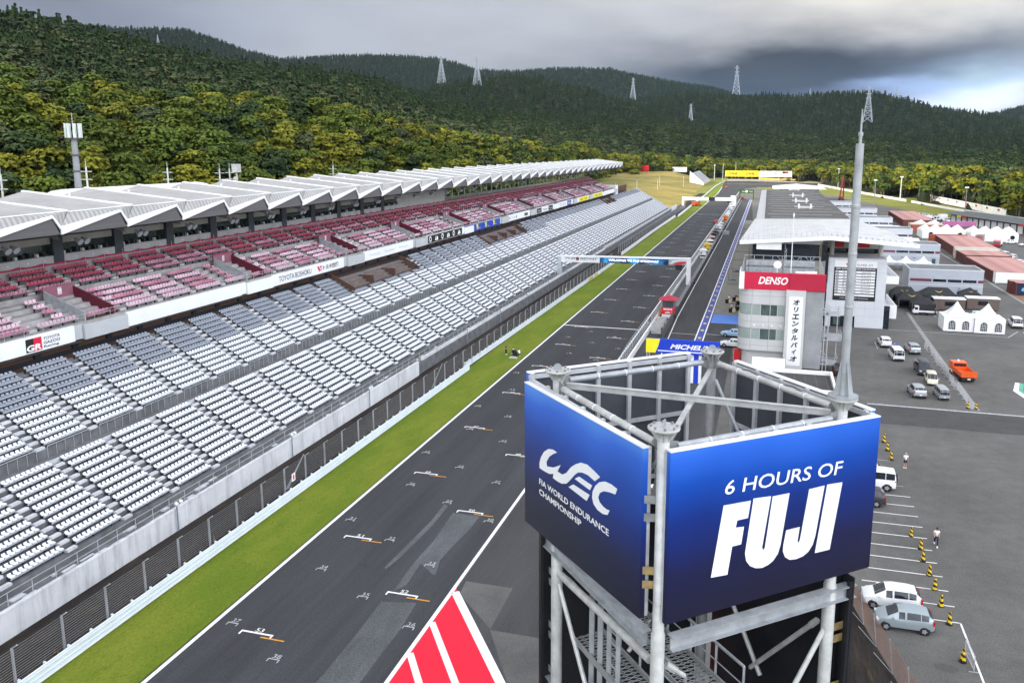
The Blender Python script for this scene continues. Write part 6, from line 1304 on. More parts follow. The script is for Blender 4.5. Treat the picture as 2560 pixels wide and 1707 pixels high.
mb = MB(); mb.box(-.5, 20.8, 205.4, 378, 15.0, 15.5, 0); part(mb, 'roof', DKROOF, PB); mb = MB(); mb.ext([(-2.5,200,15.25),(-.5,205.5,15.56),(-.5,378,15.56),(-2.5,378,15.25)], (0,0,-.4)); mb.bar((-.5,205,15.6), (-.5,378,15.6), .2, .15); part(mb, 'roof_edge', ribs('pale_edge_sheet', (.5,.5,.5), (.45,.45,.45), 'Y', 2.4, .5, .95, bump=.1), PB)
mb = MB()
for k in range(15): y = 212+k*11.4; mb.box(.4+(k % 2)*.8, 20.2-(k % 3)*1.6, y, y+.35, 15.5, 15.62)
part(mb, 'roof_seam', mat('pale_seam', (.3,.29,.28), .6), PB)
for y, s in ((258,3.4),(288,3.4),(322,3.4),(372,3.6)):
    mb = MB(); mb.box(9, 9.5, y, y+1.2, 15.5, 17.0); mb.box(9+s, 9.5+s, y, y+1.2, 15.5, 17.0); mb.bar((8,y+.6,16.2), (10+s,y+.6,16.2), .2, .2); mb.bar((9,y,15.9), (9.4+s,y,15.9), .15, .15); part(mb, 'roof_vent', WHITE, PB)
mb = MB(); mb.box(-.4, 20.6, 206, 377, 0, 15.0, 0)
for k in range(28): mb.box(-.44, -.4, 208+k*6, 212.6+k*6, .2, 4.2, 1)
mb.box(-.45, -.4, 207, 376, 6, 8.4, 1); mb.box(-.45, -.4, 207, 376, 10.4, 13, 1); part(mb, 'wall', [PANELG, DKGLASS], PB)
mb = MB(); mb.box(-2.0, -.5, 186, 377, 5.1, 5.3); mb.box(-2.0,-1.85,186,377,5.3,6.2); part(mb, 'balcony', PANELG, PB)
fl = MB(); fl.box(8, 32, 560, 590, 0, 8.0); fl.poly([(3,552,8.1),(36,552,8.1),(36,600,8.1),(3,600,8.1)]); [fl.poly([a,b,(18,575,10.6)]) for a,b in (((3,552,8.1),(36,552,8.1)),((36,552,8.1),(36,600,8.1)),((36,600,8.1),(3,600,8.1)),((3,600,8.1),(3,552,8.1)))]; tag(part(fl, 'far_pit_annexe', ROOFW), 'low pale roofed building beyond the far end of the pit roof', 'building') 
# ---------------------------------------------------------------- paddock
GBLUE = mat('blue_grey_cladding', (.44,.47,.52), .5, .1, var=.06, scale=.3); GROOF = mat('flat_roof_grey', (.16,.165,.165), .8, var=.2, scale=.4); MAR = mat('maroon_strip', (.16,.035,.06), .5, var=.1); TENTW = mat('white_tent_fabric', (.84,.84,.83), .6, var=.03, scale=.6); TENTK = mat('black_tent_fabric', (.016,.017,.02), .65, var=.2); GOLD = mat('gold_print', (.55,.38,.08), .5, var=.05)
for i, (y, x0, x1, h, lab) in enumerate(((200,31.8,47.1,6.3,'nearest blue grey paddock building with maroon strip behind the black tents'),(255,31.0,48.2,6.1,'second blue grey paddock building behind small white peaked tents'),(304,31.0,48.4,6.1,'third blue grey paddock building beyond the pit canopy'),(352,30.5,48.4,6.1,'fourth pale paddock building along the pit roof'),(405,30,48.8,6.1,'farthest pale paddock building along the pit roof'),(455,29,46,6.0,'small last pale building near the dark red crane'))):
    T = thing('paddock_building', lab, 'building', ((x0+x1)/2, y+4.5, 0), 0, 'grey paddock buildings'); mb = MB(); mb.box(x0, x1, y, y+9, 0, h); part(mb, 'wall', GBLUE if i < 2 else PANELW, T)
    mb = MB(); mb.box(x0+.25, x1-.25, y+.25, y+8.75, h, h+.05); part(mb, 'roof', GROOF, T)
    mb = MB(); 
    for a, b, c, d in ((x0-.05,x1+.05,y-.05,y+.2),(x0-.05,x1+.05,y+8.8,y+9.05),(x0-.05,x0+.2,y+.2,y+8.8),(x1-.2,x1+.05,y+.2,y+8.8)): mb.box(a, b, c, d, h, h+.22)
    mb.box(x0-.04, x1+.04, y-.06, y, 2.85, 3.0); part(mb, 'parapet', PANELW, T)
    w = (x1-x0); mb = MB(); mb.box(x0+.3, x0+w*.31, y-.04, y, 3.7, 4.3); mb.box(x1-w*.07, x1, y-.04, y, 3.7, 4.3); part(mb, 'maroon_strip', MAR, T)
    for k in range(3): mb = MB(); a = x0+w*(.33+.2*k); mb.box(a, a+w*.18, y-.05, y, 3.7, 4.3); part(mb, 'window', DKGLASS, T)
    mb = MB(); mb.box(x1-2.0, x1-1.0, y-.04, y, 0, 2.2); part(mb, 'door', mat('dark_teal_door', (.05,.08,.09), .5), T)
    for k in range(3): mb = MB(); mb.box(x0+4+k*3.2, x0+4.35+k*3.2, y-.25, y, 2.2, 2.5); part(mb, 'wall_unit', GALV_D, T)
def peak_roof(mb, x0, x1, y0, y1, ze, zp, m=0, n=7):
    cx, cy = (x0+x1)/2, (y0+y1)/2; rings = []
    for k in range(n+1):
        t = k/n; s = 1-t; z = ze+(zp-ze)*(t**2.0 if t < .999 else 1); s2 = s*.97+.03; rings.append([(cx+(x0-cx)*s2, cy+(y0-cy)*s2, z), (cx+(x1-cx)*s2, cy+(y0-cy)*s2, z), (cx+(x1-cx)*s2, cy+(y1-cy)*s2, z), (cx+(x0-cx)*s2, cy+(y1-cy)*s2, z)])
    for a, b in zip(rings, rings[1:]):
        for i in range(4): j = (i+1) % 4; mb.poly([a[i], a[j], b[j], b[i]], m)
    mb.poly(rings[-1], m)
T = thing('marquee', 'white twin peaked marquee with four arched windows in the yard', 'tent', (37.4, 165.4, 0), 0)
mb = MB(); peak_roof(mb, 32.4, 37.5, 162.8, 168.0, 2.7, 5.2); peak_roof(mb, 37.5, 42.6, 162.4, 167.6, 2.7, 5.1); part(mb, 'roof', TENTW, T, False)
mb = MB()
for x0, y0 in ((32.45,162.9),(37.55,162.5)):
    n = 12
    for side in range(4):
        P = [(x0,y0),(x0+5,y0),(x0+5,y0+5),(x0,y0+5)]; a, b = Vector(P[side]), Vector(P[(side+1) % 4])
        for k in range(n):
            p, q = a+(b-a)*k/n, a+(b-a)*(k+1)/n; nn = Vector((b-a).yx).normalized()*.06; o1 = nn*math.sin(k*1.9); o2 = nn*math.sin((k+1)*1.9)
            mb.poly([(p.x+o1.x,p.y+o1.y,.05),(q.x+o2.x,q.y+o2.y,.05),(q.x,q.y,2.72),(p.x,p.y,2.72)])
part(mb, 'side_wall', TENTW, T)
for x0, y0 in ((33.3,162.82),(35.6,162.82),(38.5,162.42),(40.9,162.42)):
    mb = MB(); pts = [(x0,y0,.45),(x0+1.1,y0,.45),(x0+1.1,y0,1.5)]+[(x0+.55+.55*math.cos(t), y0, 1.5+.55*math.sin(t)) for t in np.linspace(.3, math.pi, 8)]; mb.ext(pts, (0,.03,0)); w = part(mb, 'window', DKGLASS, T); mb = MB()
    for k in range(1, 4): mb.box(x0+k*.275-.02, x0+k*.275+.02, y0-.03, y0-.005, .45, 1.9)
    for z in (.8, 1.15, 1.5): mb.box(x0, x0+1.1, y0-.034, y0-.008, z, z+.04)
    part(mb, 'glazing_bar', TENTW, w)
mb = MB()
for x, y in ((34.95,165.4),(40.05,165.0)): mb.tube((x,y,5.0), (x,y,5.6), .03, 5)
part(mb, 'peak_rod', GALV, T)
# black team tents with a gold winged mark
for i, (x, y, w, d, ze, zp, mk) in enumerate(((29.6,191.5,5.2,4.5,2.2,3.6,1),(30.4,186.6,5.4,4.6,2.0,3.4,1),(31.9,181.8,4.6,4.4,1.9,3.2,0),(36.6,192.5,7.0,4.6,2.2,3.6,1),(35.8,187.6,4.8,4.6,2.1,3.2,1),(40.0,188.8,4.2,3.6,2.0,2.9,1),(43.6,195.8,4.2,4.2,2.0,3.3,1))):
    lab = ['black tent with gold wings farthest left in the paddock group','black tent with gold wings behind the plain black tent','plain black peaked tent behind the small white truck','widest black tent with gold wings against the grey building','black tent with gold wings in the middle of the group','low black tent with gold wings behind the brown cabin','black tent with gold wings beside the grey building door'][i]
    T = thing('team_tent', lab, 'tent', (x, y, 0), 0, 'black team tents'); mb = MB(); x0, x1, y0, y1 = x-w/2, x+w/2, y-d/2, y+d/2
    rw = .28 if w > 4.5 and mk else .02; e = [(x0,y0,ze),(x1,y0,ze),(x1,y1,ze),(x0,y1,ze)]; r1, r2 = (x-w*rw,y,zp), (x+w*rw,y,zp)
    mb.poly([e[0],e[1],r2,r1]); mb.poly([e[1],e[2],r2]); mb.poly([e[2],e[3],r1,r2]); mb.poly([e[3],e[0],r1]); roof = part(mb, 'roof', TENTK, T)
    mb = MB(); mb.box(x0,x1,y1-.03,y1,0,ze); mb.box(x0,x0+.03,y0,y1,0,ze); mb.box(x1-.03,x1,y0,y1,0,ze); mb.box(x0,x1,y0,y0+.03,ze-.35,ze)
    if not mk: mb.box(x0,x1,y0,y0+.03,0,ze-.35)
    part(mb, 'side_wall', TENTK, T)
    if mk:
        up = Vector((0, d/2, zp-ze)).normalized(); o = Vector((x, y0+d*.2, ze+(zp-ze)*.4)); s = .75 if w > 4.5 else .45
        decal(roof, [[(-1.1*s,.75*s),(-.35*s,.1*s),(0,.0),(0,-.3*s),(-.45*s,-.15*s)],[(1.1*s,.75*s),(.35*s,.1*s),(0,0),(0,-.3*s),(.45*s,-.15*s)]], o, (1,0,0), up, GOLD, name='wing_mark', lift=.05)
    mb = MB()
    for a in (x0+.05, x1-.05): mb.tube((a,y0,0), (a,y0,ze), .04, 5)
    part(mb, 'pole', GALV_D, T)
BRN = mat('brown_cabin_wall', (.13,.095,.082), .6, var=.12)
for x0, x1, y, lab in ((34.4,40.4,183.9,'brown cabin with white roof edge left of the marquee peak'),(41.2,47.3,186.4,'brown cabin with white roof edge right of the marquee peak')):
    T = thing('site_cabin', lab, 'cabin', ((x0+x1)/2, y+1.2, 0)); mb = MB(); mb.box(x0, x1, y, y+2.5, .2, 2.45); part(mb, 'wall', BRN, T); mb = MB(); mb.box(x0-.1, x1+.1, y-.1, y+2.6, 2.45, 2.62); part(mb, 'roof', WHITE, T); mb = MB(); mb.box(x0+2.1, x0+4.1, y-.03, y, 1.1, 1.95); part(mb, 'window', DKGLASS, T)
for i in range(3):
    T = thing('pop_up_tent', 'small white peaked tent between the first two grey buildings', 'tent', (33.6+i*4.4, 246, 0), 0, 'small white pop up tents'); mb = MB(); peak_roof(mb, 31.5+i*4.4, 35.7+i*4.4, 243.5, 248.0, 2.2, 3.9); part(mb, 'roof', TENTW, T); mb = MB()
    for a in (31.6+i*4.4, 35.6+i*4.4):
        for b in (243.6, 247.9): mb.tube((a,b,0), (a,b,2.2), .05, 5)
    part(mb, 'pole', GALV, T)
for x0, x1, y0, y1, h, lab in ((30,48,284,295,4.2,'white flat tent roof beside the pit canopy tip'),(30,49,332,344,4.0,'white tent roof between the third and fourth grey buildings')):
    T = thing('white_tent', lab, 'tent', ((x0+x1)/2, y0, 0)); mb = MB(); ym = (y0+y1)/2; mb.ext([(x0,y0,0),(x0,y1,0),(x0,y1,h-1),(x0,ym,h+.4),(x0,y0,h-1)], (x1-x0,0,0)); part(mb, 'cover', TENTW, T)
# long white marquees and shipping containers
def long_tent(x0, x1, y0, y1, h, lab, bays=7):
    T = thing('long_marquee', lab, 'tent', ((x0+x1)/2, (y0+y1)/2, 0)); mb = MB(); ym = (y0+y1)/2
    for i in range(bays):
        a, b = x0+(x1-x0)*i/bays, x0+(x1-x0)*(i+1)/bays; pk = ((a+b)/2, ym, h); e = [(a,y0,h*.55),(b,y0,h*.55),(b,y1,h*.55),(a,y1,h*.55)]
        for k in range(4): mb.poly([e[k], e[(k+1) % 4], pk])
    part(mb, 'roof', TENTW, T); mb = MB(); mb.box(x0,x1,y0,y1,0,h*.55); part(mb, 'side_wall', TENTW, T)
    mb = MB(); mb.lathe([(0,0),(.8,0)], (x1-2,y0-.02,1.6), 12, 0, 'y'); mb.lathe([(0,0),(.8,0)], (x0+3,y0-.02,1.6), 12, 0, 'y'); part(mb, 'window', DKGLASS, T)
long_tent(57, 72, 337, 349, 5.0, 'left half of the long white marquee beyond the containers', 4); long_tent(72.4, 88, 331, 343, 5.2, 'right half of the long white marquee beyond the containers', 4); long_tent(60, 76, 372, 380, 4.0, 'white marquee behind with a pink banner side', 3)
mb = MB(); mb.box(70, 82, 368, 371, 2.2, 4.0); tag(part(mb, 'pink_canopy', mat('pink_fabric', (.45,.13,.3), .6)), 'pink canopy strip behind the long white marquee', 'canopy')
RUSTR = ribs('container_roof_red', (.5,.27,.235), (.4,.2,.18), 'Y', .6, .7, bump=.3, dirt=.3); RUSTS = ribs('container_side_red', (.17,.045,.038), (.11,.03,.027), 'X', .5, .6, bump=.4, dirt=.3); RUSTD = mat('container_door_red', (.13,.045,.038), .6, var=.35, scale=1.2); CREAM = mat('cream_container', (.6,.56,.47), .6, var=.1)
cont_cache = {}
def container(x, y, lab, key='r', L=12.2, h=2.9, group='faded red shipping containers'):
    if key not in cont_cache:
        T = thing('shipping_container', lab, 'container', (0,0,0), 0, group); side, roof, door = {'r': (RUSTS, RUSTR, RUSTD), 'c': (CREAM, CREAM, CREAM), 'w': (TENTW, RUSTR, TENTW), 'o': (mat('orange_red_container', (.35,.08,.04), .6, var=.15),)*3, 'n': (mat('navy_container', (.008,.014,.05), .5, var=.1), RUSTR, RUSTD)}[key]
        mb = MB(); mb.box(0.08, L, 0, 2.38, .15, h-.06); part(mb, 'body', side, T); mb = MB(); mb.box(0, L, -.01, 2.39, h-.06, h); part(mb, 'roof', roof, T); mb = MB()
        for a, b in ((.02,1.17),(1.21,2.36)): mb.box(0, .08, a, b, .18, h-.1)
        for a in (.25, .9, 1.45, 2.1): mb.tube((-.04,a,.25), (-.04,a,h-.2), .03, 5, 0)
        part(mb, 'door', door, T); mb = MB()
        for a in (0, L-.15):
            for b in (-.03, 2.27): mb.box(a, a+.15, b, b+.14, 0, h)
        part(mb, 'corner_post', door, T); cont_cache[key] = T; T.location = (x, y, 0); return T
    return dup(cont_cache[key], (x, y, 0), 0, lab, group)
for k in range(12): container(55.6, 228.8+2.46*k, 'faded red shipping container in the nearest long row', 'r')
container(55.9, 226.2, 'white doored shipping container at the near end of the rows', 'w')
for k in range(5): container(56.2, 261.6+2.46*k, 'faded red shipping container in the short middle row', 'r')
container(56.2, 274.2, 'cream shipping container at the far end of the middle row', 'c')
container(57.2, 280.4, 'cream shipping container first in the third row', 'c')
for k in range(15): container(57.4+k*.08, 283.0+2.46*k, 'faded red shipping container in the third row', 'r')
container(57.0, 321.5, 'bright orange red container at the far end of the third row', 'o')
for k in range(3): container(57.5, 366+2.46*k, 'cream topped container in front of the far row', 'c')
container(57, 360.5, 'orange red container short of the far row', 'o')
for k in range(22): container(57.6+k*.05, 388+2.5*k, 'faded red shipping container in the far row beyond the white marquee', 'r')
container(55.4, 211.3, 'brown shipping container beside the navy one', 'r'); W_ = container(56.0, 213.8-4.8, 'navy shipping container with pale blue wave lettering on its side', 'n', group='navy container'); W_.location = (56.0, 208.6, 0); 
for ch in W_.children:
    if ch.name.startswith('body'):
        cy = mat('cyan_print', (.15,.5,.8), .4, var=0); q = decal(None, [[(1.0,.9),(1.3,1.5),(1.9,1.6),(1.5,1.2),(1.6,.9),(2.4,1.5),(3.4,1.6),(4.2,1.5),(3.2,1.35),(2.6,1.0),(2.0,.7),(1.2,.7)],[(4.0,.75),(4.2,1.0),(5.4,1.0),(5.2,.75)],[(4.4,1.15),(4.6,1.4),(5.8,1.4),(5.6,1.15)],[(6.2,.75),(6.0,1.2),(6.4,1.55),(7.6,1.6),(7.4,1.35),(6.7,1.25),(6.6,1.0),(7.2,.95),(7.1,.7)]], (.08,0,.3), (1,0,0), (0,0,1), cy); q.parent = ch; q.matrix_parent_inverse = Matrix.Identity(4)
# low garage row with dark roof
def garage():
    a, b = Vector((81,413)), Vector((106,338)); d = (b-a).normalized(); n = Vector((-d.y, d.x)); n = n if n.x > 0 else -n
    T = thing('garage_row', 'long low garage block with dark roof and many white doors', 'garage', (93, 380, 0)); L = (b-a).length; P = lambda s, t, z: (a.x+d.x*s+n.x*t, a.y+d.y*s+n.y*t, z)
    mb = MB(); mb.ext([P(0,.3,0),P(L,.3,0),P(L,9,0),P(0,9,0)], (0,0,4.2)); part(mb, 'wall', mat('dark_garage_wall', (.05,.05,.055), .7), T)
    mb = MB(); mb.ext([P(-1,-2.2,4.3),P(L,-2.2,4.3),P(L,9.5,4.9),P(-1,9.5,4.9)], (0,0,.25)); part(mb, 'roof', mat('dark_green_grey_roof', (.085,.095,.095), .7, var=.1), T)
    mb = MB(); mb.ext([P(-1,-2.25,4.15),P(L,-2.25,4.15),P(L,-2.25,4.55),P(-1,-2.25,4.55)], (n.x*.05,n.y*.05,0)); part(mb, 'fascia', GALV, T)
    k = int(L/4.4)
    for i in range(k):
        mb = MB(); mb.ext([P(.6+i*4.4,.22,0),P(3.9+i*4.4,.22,0),P(3.9+i*4.4,.22,3.3),P(.6+i*4.4,.22,3.3)], (n.x*.08,n.y*.08,0)); part(mb, 'door', TENTW, T)
    for i, m in ((2,YELB),(3,RED),(12,RED)): mb = MB(); mb.ext([P(.6+i*4.4,-2.3,3.4),P(3.9+i*4.4,-2.3,3.4),P(3.9+i*4.4,-2.3,4.1),P(.6+i*4.4,-2.3,4.1)], (n.x*.04,n.y*.04,0)); part(mb, 'sign', m, T)
garage()
# long run of white boards behind the garages
T = thing('advert_wall', 'run of white advertising boards with red marks in front of the sunlit trees', 'hoarding', (105, 525, 0)); a, b = Vector((99,597)), Vector((113,450)); d = (b-a)/9; n = Vector((-d.y,d.x)).normalized(); n = -n if n.x > 0 else n
for i in range(9):
    p, q = a+d*i, a+d*(i+.97); mb = MB(); mb.ext([(p.x,p.y,.6),(q.x,q.y,.6),(q.x,q.y,4.2),(p.x,p.y,4.2)], (.25,0,0)); bd_ = part(mb, 'board', TENTW, T)
    if i == 0: u = d.normalized(); decal(bd_, [[(3.5,.6),(6.5,.6),(6.5,3),(3.5,3)],[(8,.6),(10.5,.6),(10.5,3),(8,3)]], (p.x,p.y,.6), (u.x,u.y,0), (0,0,1), RED, lift=.05)
    elif i > 1: u = d.normalized(); decal(bd_, [[(5,2.0),(6.5,2.0),(6.5,3),(5,3)]], (p.x,p.y,.6), (u.x,u.y,0), (0,0,1), BLACK, lift=.05); decal(bd_, [[(6.5,2.0),(8,2.0),(8,3),(6.5,3)]], (p.x,p.y,.6), (u.x,u.y,0), (0,0,1), RED, lift=.05)
# barricades in the yard
BF = galv('barrier_galvanised', (.5,.51,.52)); pr = None
def barricade(label):
    T = thing('crowd_barrier', label, 'barrier', (0,0,0), 0, 'crowd barriers in the yard'); mb = MB()
    for z in (.15, 1.1): mb.tube((0,0,z), (0,2.1,z), .025, 6)
    for y in (0, 2.1): mb.tube((0,y,0), (0,y,1.1), .025, 6); mb.bar((-.3,y,.02), (.3,y,.02), .05, .03)
    for k in range(12): mb.tube((0,.17*k+.1,.15), (0,.17*k+.1,1.1), .01, 4)
    part(mb, 'frame', BF, T); return T
pr = barricade('galvanised crowd barrier in the row along the pale kerb'); pr.location = (26.7,115.6,0); rr = random.Random(6)
for k in range(1, 15): dup(pr, (26.7+.02*k+rr.uniform(-.25,.25), 115.6+2.25*k, 0), rr.uniform(-.09,.09))
dup(pr, (14.2,53.4,0), .05, 'galvanised crowd barrier beside the tipped striped cone')
# striped cones
def cone():
    T = thing('traffic_cone', 'yellow and black striped cone on a parking line', 'cone', (0,0,0), 0, 'striped cones along the parking bays'); m = mat('cone_yellow', (.75,.5,.02), .5, var=.05); N, L, b = nodes_of(m)
    mb = MB(); k = 14
    for i in range(k):
        z0, z1 = .05+.8*i/k, .05+.8*(i+1)/k; r0, r1 = .17-.115*i/k, .17-.115*(i+1)/k
        for j in range(12):
            t0, t1 = 2*math.pi*j/12, 2*math.pi*(j+1)/12; mb.poly([(r0*math.cos(t0),r0*math.sin(t0),z0),(r0*math.cos(t1),r0*math.sin(t1),z0),(r1*math.cos(t1),r1*math.sin(t1),z1),(r1*math.cos(t0),r1*math.sin(t0),z1)], 1 if int((i*1.0+j*.6)/3) % 2 else 0)
    part(mb, 'cone_body', [m, BLACK], T); mb = MB(); mb.prism([(.22*math.cos(t),.22*math.sin(t)) for t in np.linspace(0,6.28,9)[:-1]], 0, .06); part(mb, 'base', BLACK, T); return T
cn = cone(); cn.location = (13.4,72.7,0)
for i, (x, y) in enumerate(((13.8,70.4),(13.6,68.2),(13.7,65.9),(13.7,63.7),(13.7,61.3),(13.8,58.9))): dup(cn, (x,y,0), i*1.3, scale=1.12)
dup(cn, (13.75,54.4,0), .6, 'yellow and black striped cone beside the galvanised barrier', scale=1.15)
for i, y in enumerate((97.0, 94.2, 91.3)): dup(cn, (14.2,y,0), i*.8, 'yellow and black striped cone beside the billboard edge far up the bays', scale=1.25)
dup(cn, (26.3,113.3,0), .4, 'striped cone at the left of the kerb end', scale=1.1); dup(cn, (27.2,113.2,0), 1.4, 'striped cone at the right of the kerb end', scale=1.1)
# brown wire fence at the lower right
T = thing('wire_fence', 'rusty brown wire fence beside the silver hatchback', 'fence', (9.5,50,0)); pts = [(7.0,62,0),(8.3,55.6,0),(10.0,48.0,0),(11.6,41,0)]; FB = mat('rusty_fence_wire', (.22,.13,.1), .6, .2, var=.2); mb = MB()
for k in range(12):
    z = .2+k*.185; mb.ring_beam([(x-.12*k*.2,y,z) for x, y, _ in pts], .035, .035)
part(mb, 'wire', FB, T); mb = MB()
for k in range(9):
    t = k/8*3; i = min(2, int(t)); f = t-i; a, b = Vector(pts[i]), Vector(pts[i+1]); p = a+(b-a)*f; mb.bar(p, p+Vector((-.3,0,2.4)), .07, .07); mb.bar(p, p+Vector((-1.2,0,1.3)), .04, .04)
part(mb, 'post', GALV, T)
mb = MB(); mb.poly([(4,62,.02),(7.0,62,.02),(8.3,55.6,.02),(10.0,48,.02),(11.6,41,.02),(6,41,.02)][::-1]); struct(mb, 'gravel_strip', DIRT)
mb = MB(); mb.box(6.0, 8.2, 44.5, 47.0, 0, 1.6); tag(part(mb, 'white_box', WHITE), 'white box standing beyond the rusty fence at the tower foot', 'box')
# ---------------------------------------------------------------- vehicles
TYRE = mat('tyre_rubber', (.012,.012,.013), .8, var=.1); RIM = mat('alloy_rim', (.45,.46,.48), .35, .6, var=.05); CARGL = mat('car_glass', (.012,.018,.026), .05, var=.2, spec=.8); TAIL = mat('tail_light_red', (.45,.01,.015), .25, var=0); HEAD = mat('head_light_clear', (.6,.62,.65), .15, var=0); PLATE = mat('number_plate', (.75,.75,.72), .5, var=0); TRIMK = mat('black_car_trim', (.02,.02,.022), .6, var=0)
def paint(name, col, rough=.28, metal=.0): return mat('paint_'+name, col, rough, metal, var=.03, spec=.6)
P_WHITE = paint('white', (.8,.8,.8)); P_SIL = paint('silver', (.45,.48,.5), .3, .45); P_GSIL = paint('blue_silver', (.36,.42,.45), .3, .4); P_DK = paint('dark_grey', (.04,.042,.048), .28, .2); P_BLK = paint('black', (.012,.012,.014)); P_BEI = paint('beige', (.66,.6,.47)); P_RED = paint('red', (.5,.015,.02)); P_OR = paint('orange', (.72,.1,.012)); P_BL = paint('pale_blue', (.3,.45,.65))
#            y      belt  roof  half width, half roof width
CARS = {
 'hatch': (1.7, [(-1.87,.62,.64,.66,.5),(-1.88,.88,.9,.74,.6),(-1.78,.98,1.16,.8,.62),(-1.5,1.0,1.42,.83,.6),(-1.0,.99,1.5,.845,.61),(-.05,.96,1.515,.85,.62),(.02,.96,1.515,.85,.62),(.45,.94,1.47,.85,.6),(1.15,.93,.98,.84,.62),(1.6,.82,.86,.79,.55),(1.84,.66,.68,.66,.45),(1.88,.45,.47,.6,.4)], 1.23, -1.23, .3),
 'suv': (1.8, [(-2.1,.7,.72,.72,.5),(-2.12,.98,1.0,.8,.62),(-2.0,1.06,1.24,.86,.66),(-1.7,1.08,1.52,.89,.66),(-1.1,1.06,1.6,.9,.66),(-.1,1.03,1.62,.9,.66),(-.03,1.03,1.62,.9,.66),(.5,1.01,1.56,.9,.64),(1.15,1.0,1.06,.89,.66),(1.75,.92,.95,.85,.6),(2.05,.76,.78,.74,.5),(2.1,.5,.52,.68,.45)], 1.3, -1.3, .35),
 'van': (1.7, [(-2.3,.7,.72,.74,.6),(-2.33,1.0,1.02,.82,.7),(-2.28,1.08,1.5,.84,.72),(-2.1,1.1,1.88,.85,.71),(-1.2,1.1,1.97,.85,.71),(0,1.1,1.98,.85,.71),(.07,1.1,1.98,.85,.71),(1.2,1.08,1.93,.85,.69),(1.95,1.02,1.08,.83,.68),(2.25,.86,.9,.79,.6),(2.33,.6,.62,.74,.5),(2.34,.45,.47,.7,.45)], 1.45, -1.45, .32),
 'minivan': (1.7, [(-2.05,.65,.67,.72,.55),(-2.08,.95,.97,.8,.66),(-2.02,1.02,1.4,.83,.68),(-1.85,1.04,1.74,.845,.67),(-1.0,1.04,1.82,.85,.68),(0,1.02,1.83,.85,.68),(.07,1.02,1.83,.85,.68),(.7,1.0,1.76,.85,.66),(1.5,.98,1.04,.84,.66),(1.9,.86,.9,.79,.58),(2.06,.66,.68,.7,.5),(2.08,.45,.47,.66,.45)], 1.35, -1.3, .32),
 'sedan': (1.78, [(-2.25,.6,.62,.7,.5),(-2.27,.86,.88,.8,.62),(-2.1,.96,1.0,.85,.64),(-1.5,.98,1.08,.88,.64),(-.8,.97,1.36,.89,.6),(-.1,.95,1.43,.89,.6),(-.03,.95,1.43,.89,.6),(.4,.93,1.38,.89,.58),(1.05,.91,.96,.88,.62),(1.75,.82,.85,.84,.58),(2.15,.66,.68,.74,.5),(2.25,.45,.47,.66,.45)], 1.35, -1.35, .32),
 'jeep': (1.8, [(-2.1,.65,.67,.84,.76),(-2.12,1.08,1.1,.88,.8),(-2.08,1.12,1.5,.88,.8),(-2.02,1.14,1.86,.88,.8),(-1.2,1.14,1.92,.88,.8),(-.1,1.12,1.93,.88,.8),(.0,1.12,1.93,.88,.8),(.55,1.12,1.88,.88,.78),(.95,1.1,1.16,.87,.78),(1.95,1.06,1.1,.84,.74),(2.1,.9,.93,.8,.7),(2.12,.55,.57,.78,.65)], 1.35, -1.35, .38)}
_vm = {}
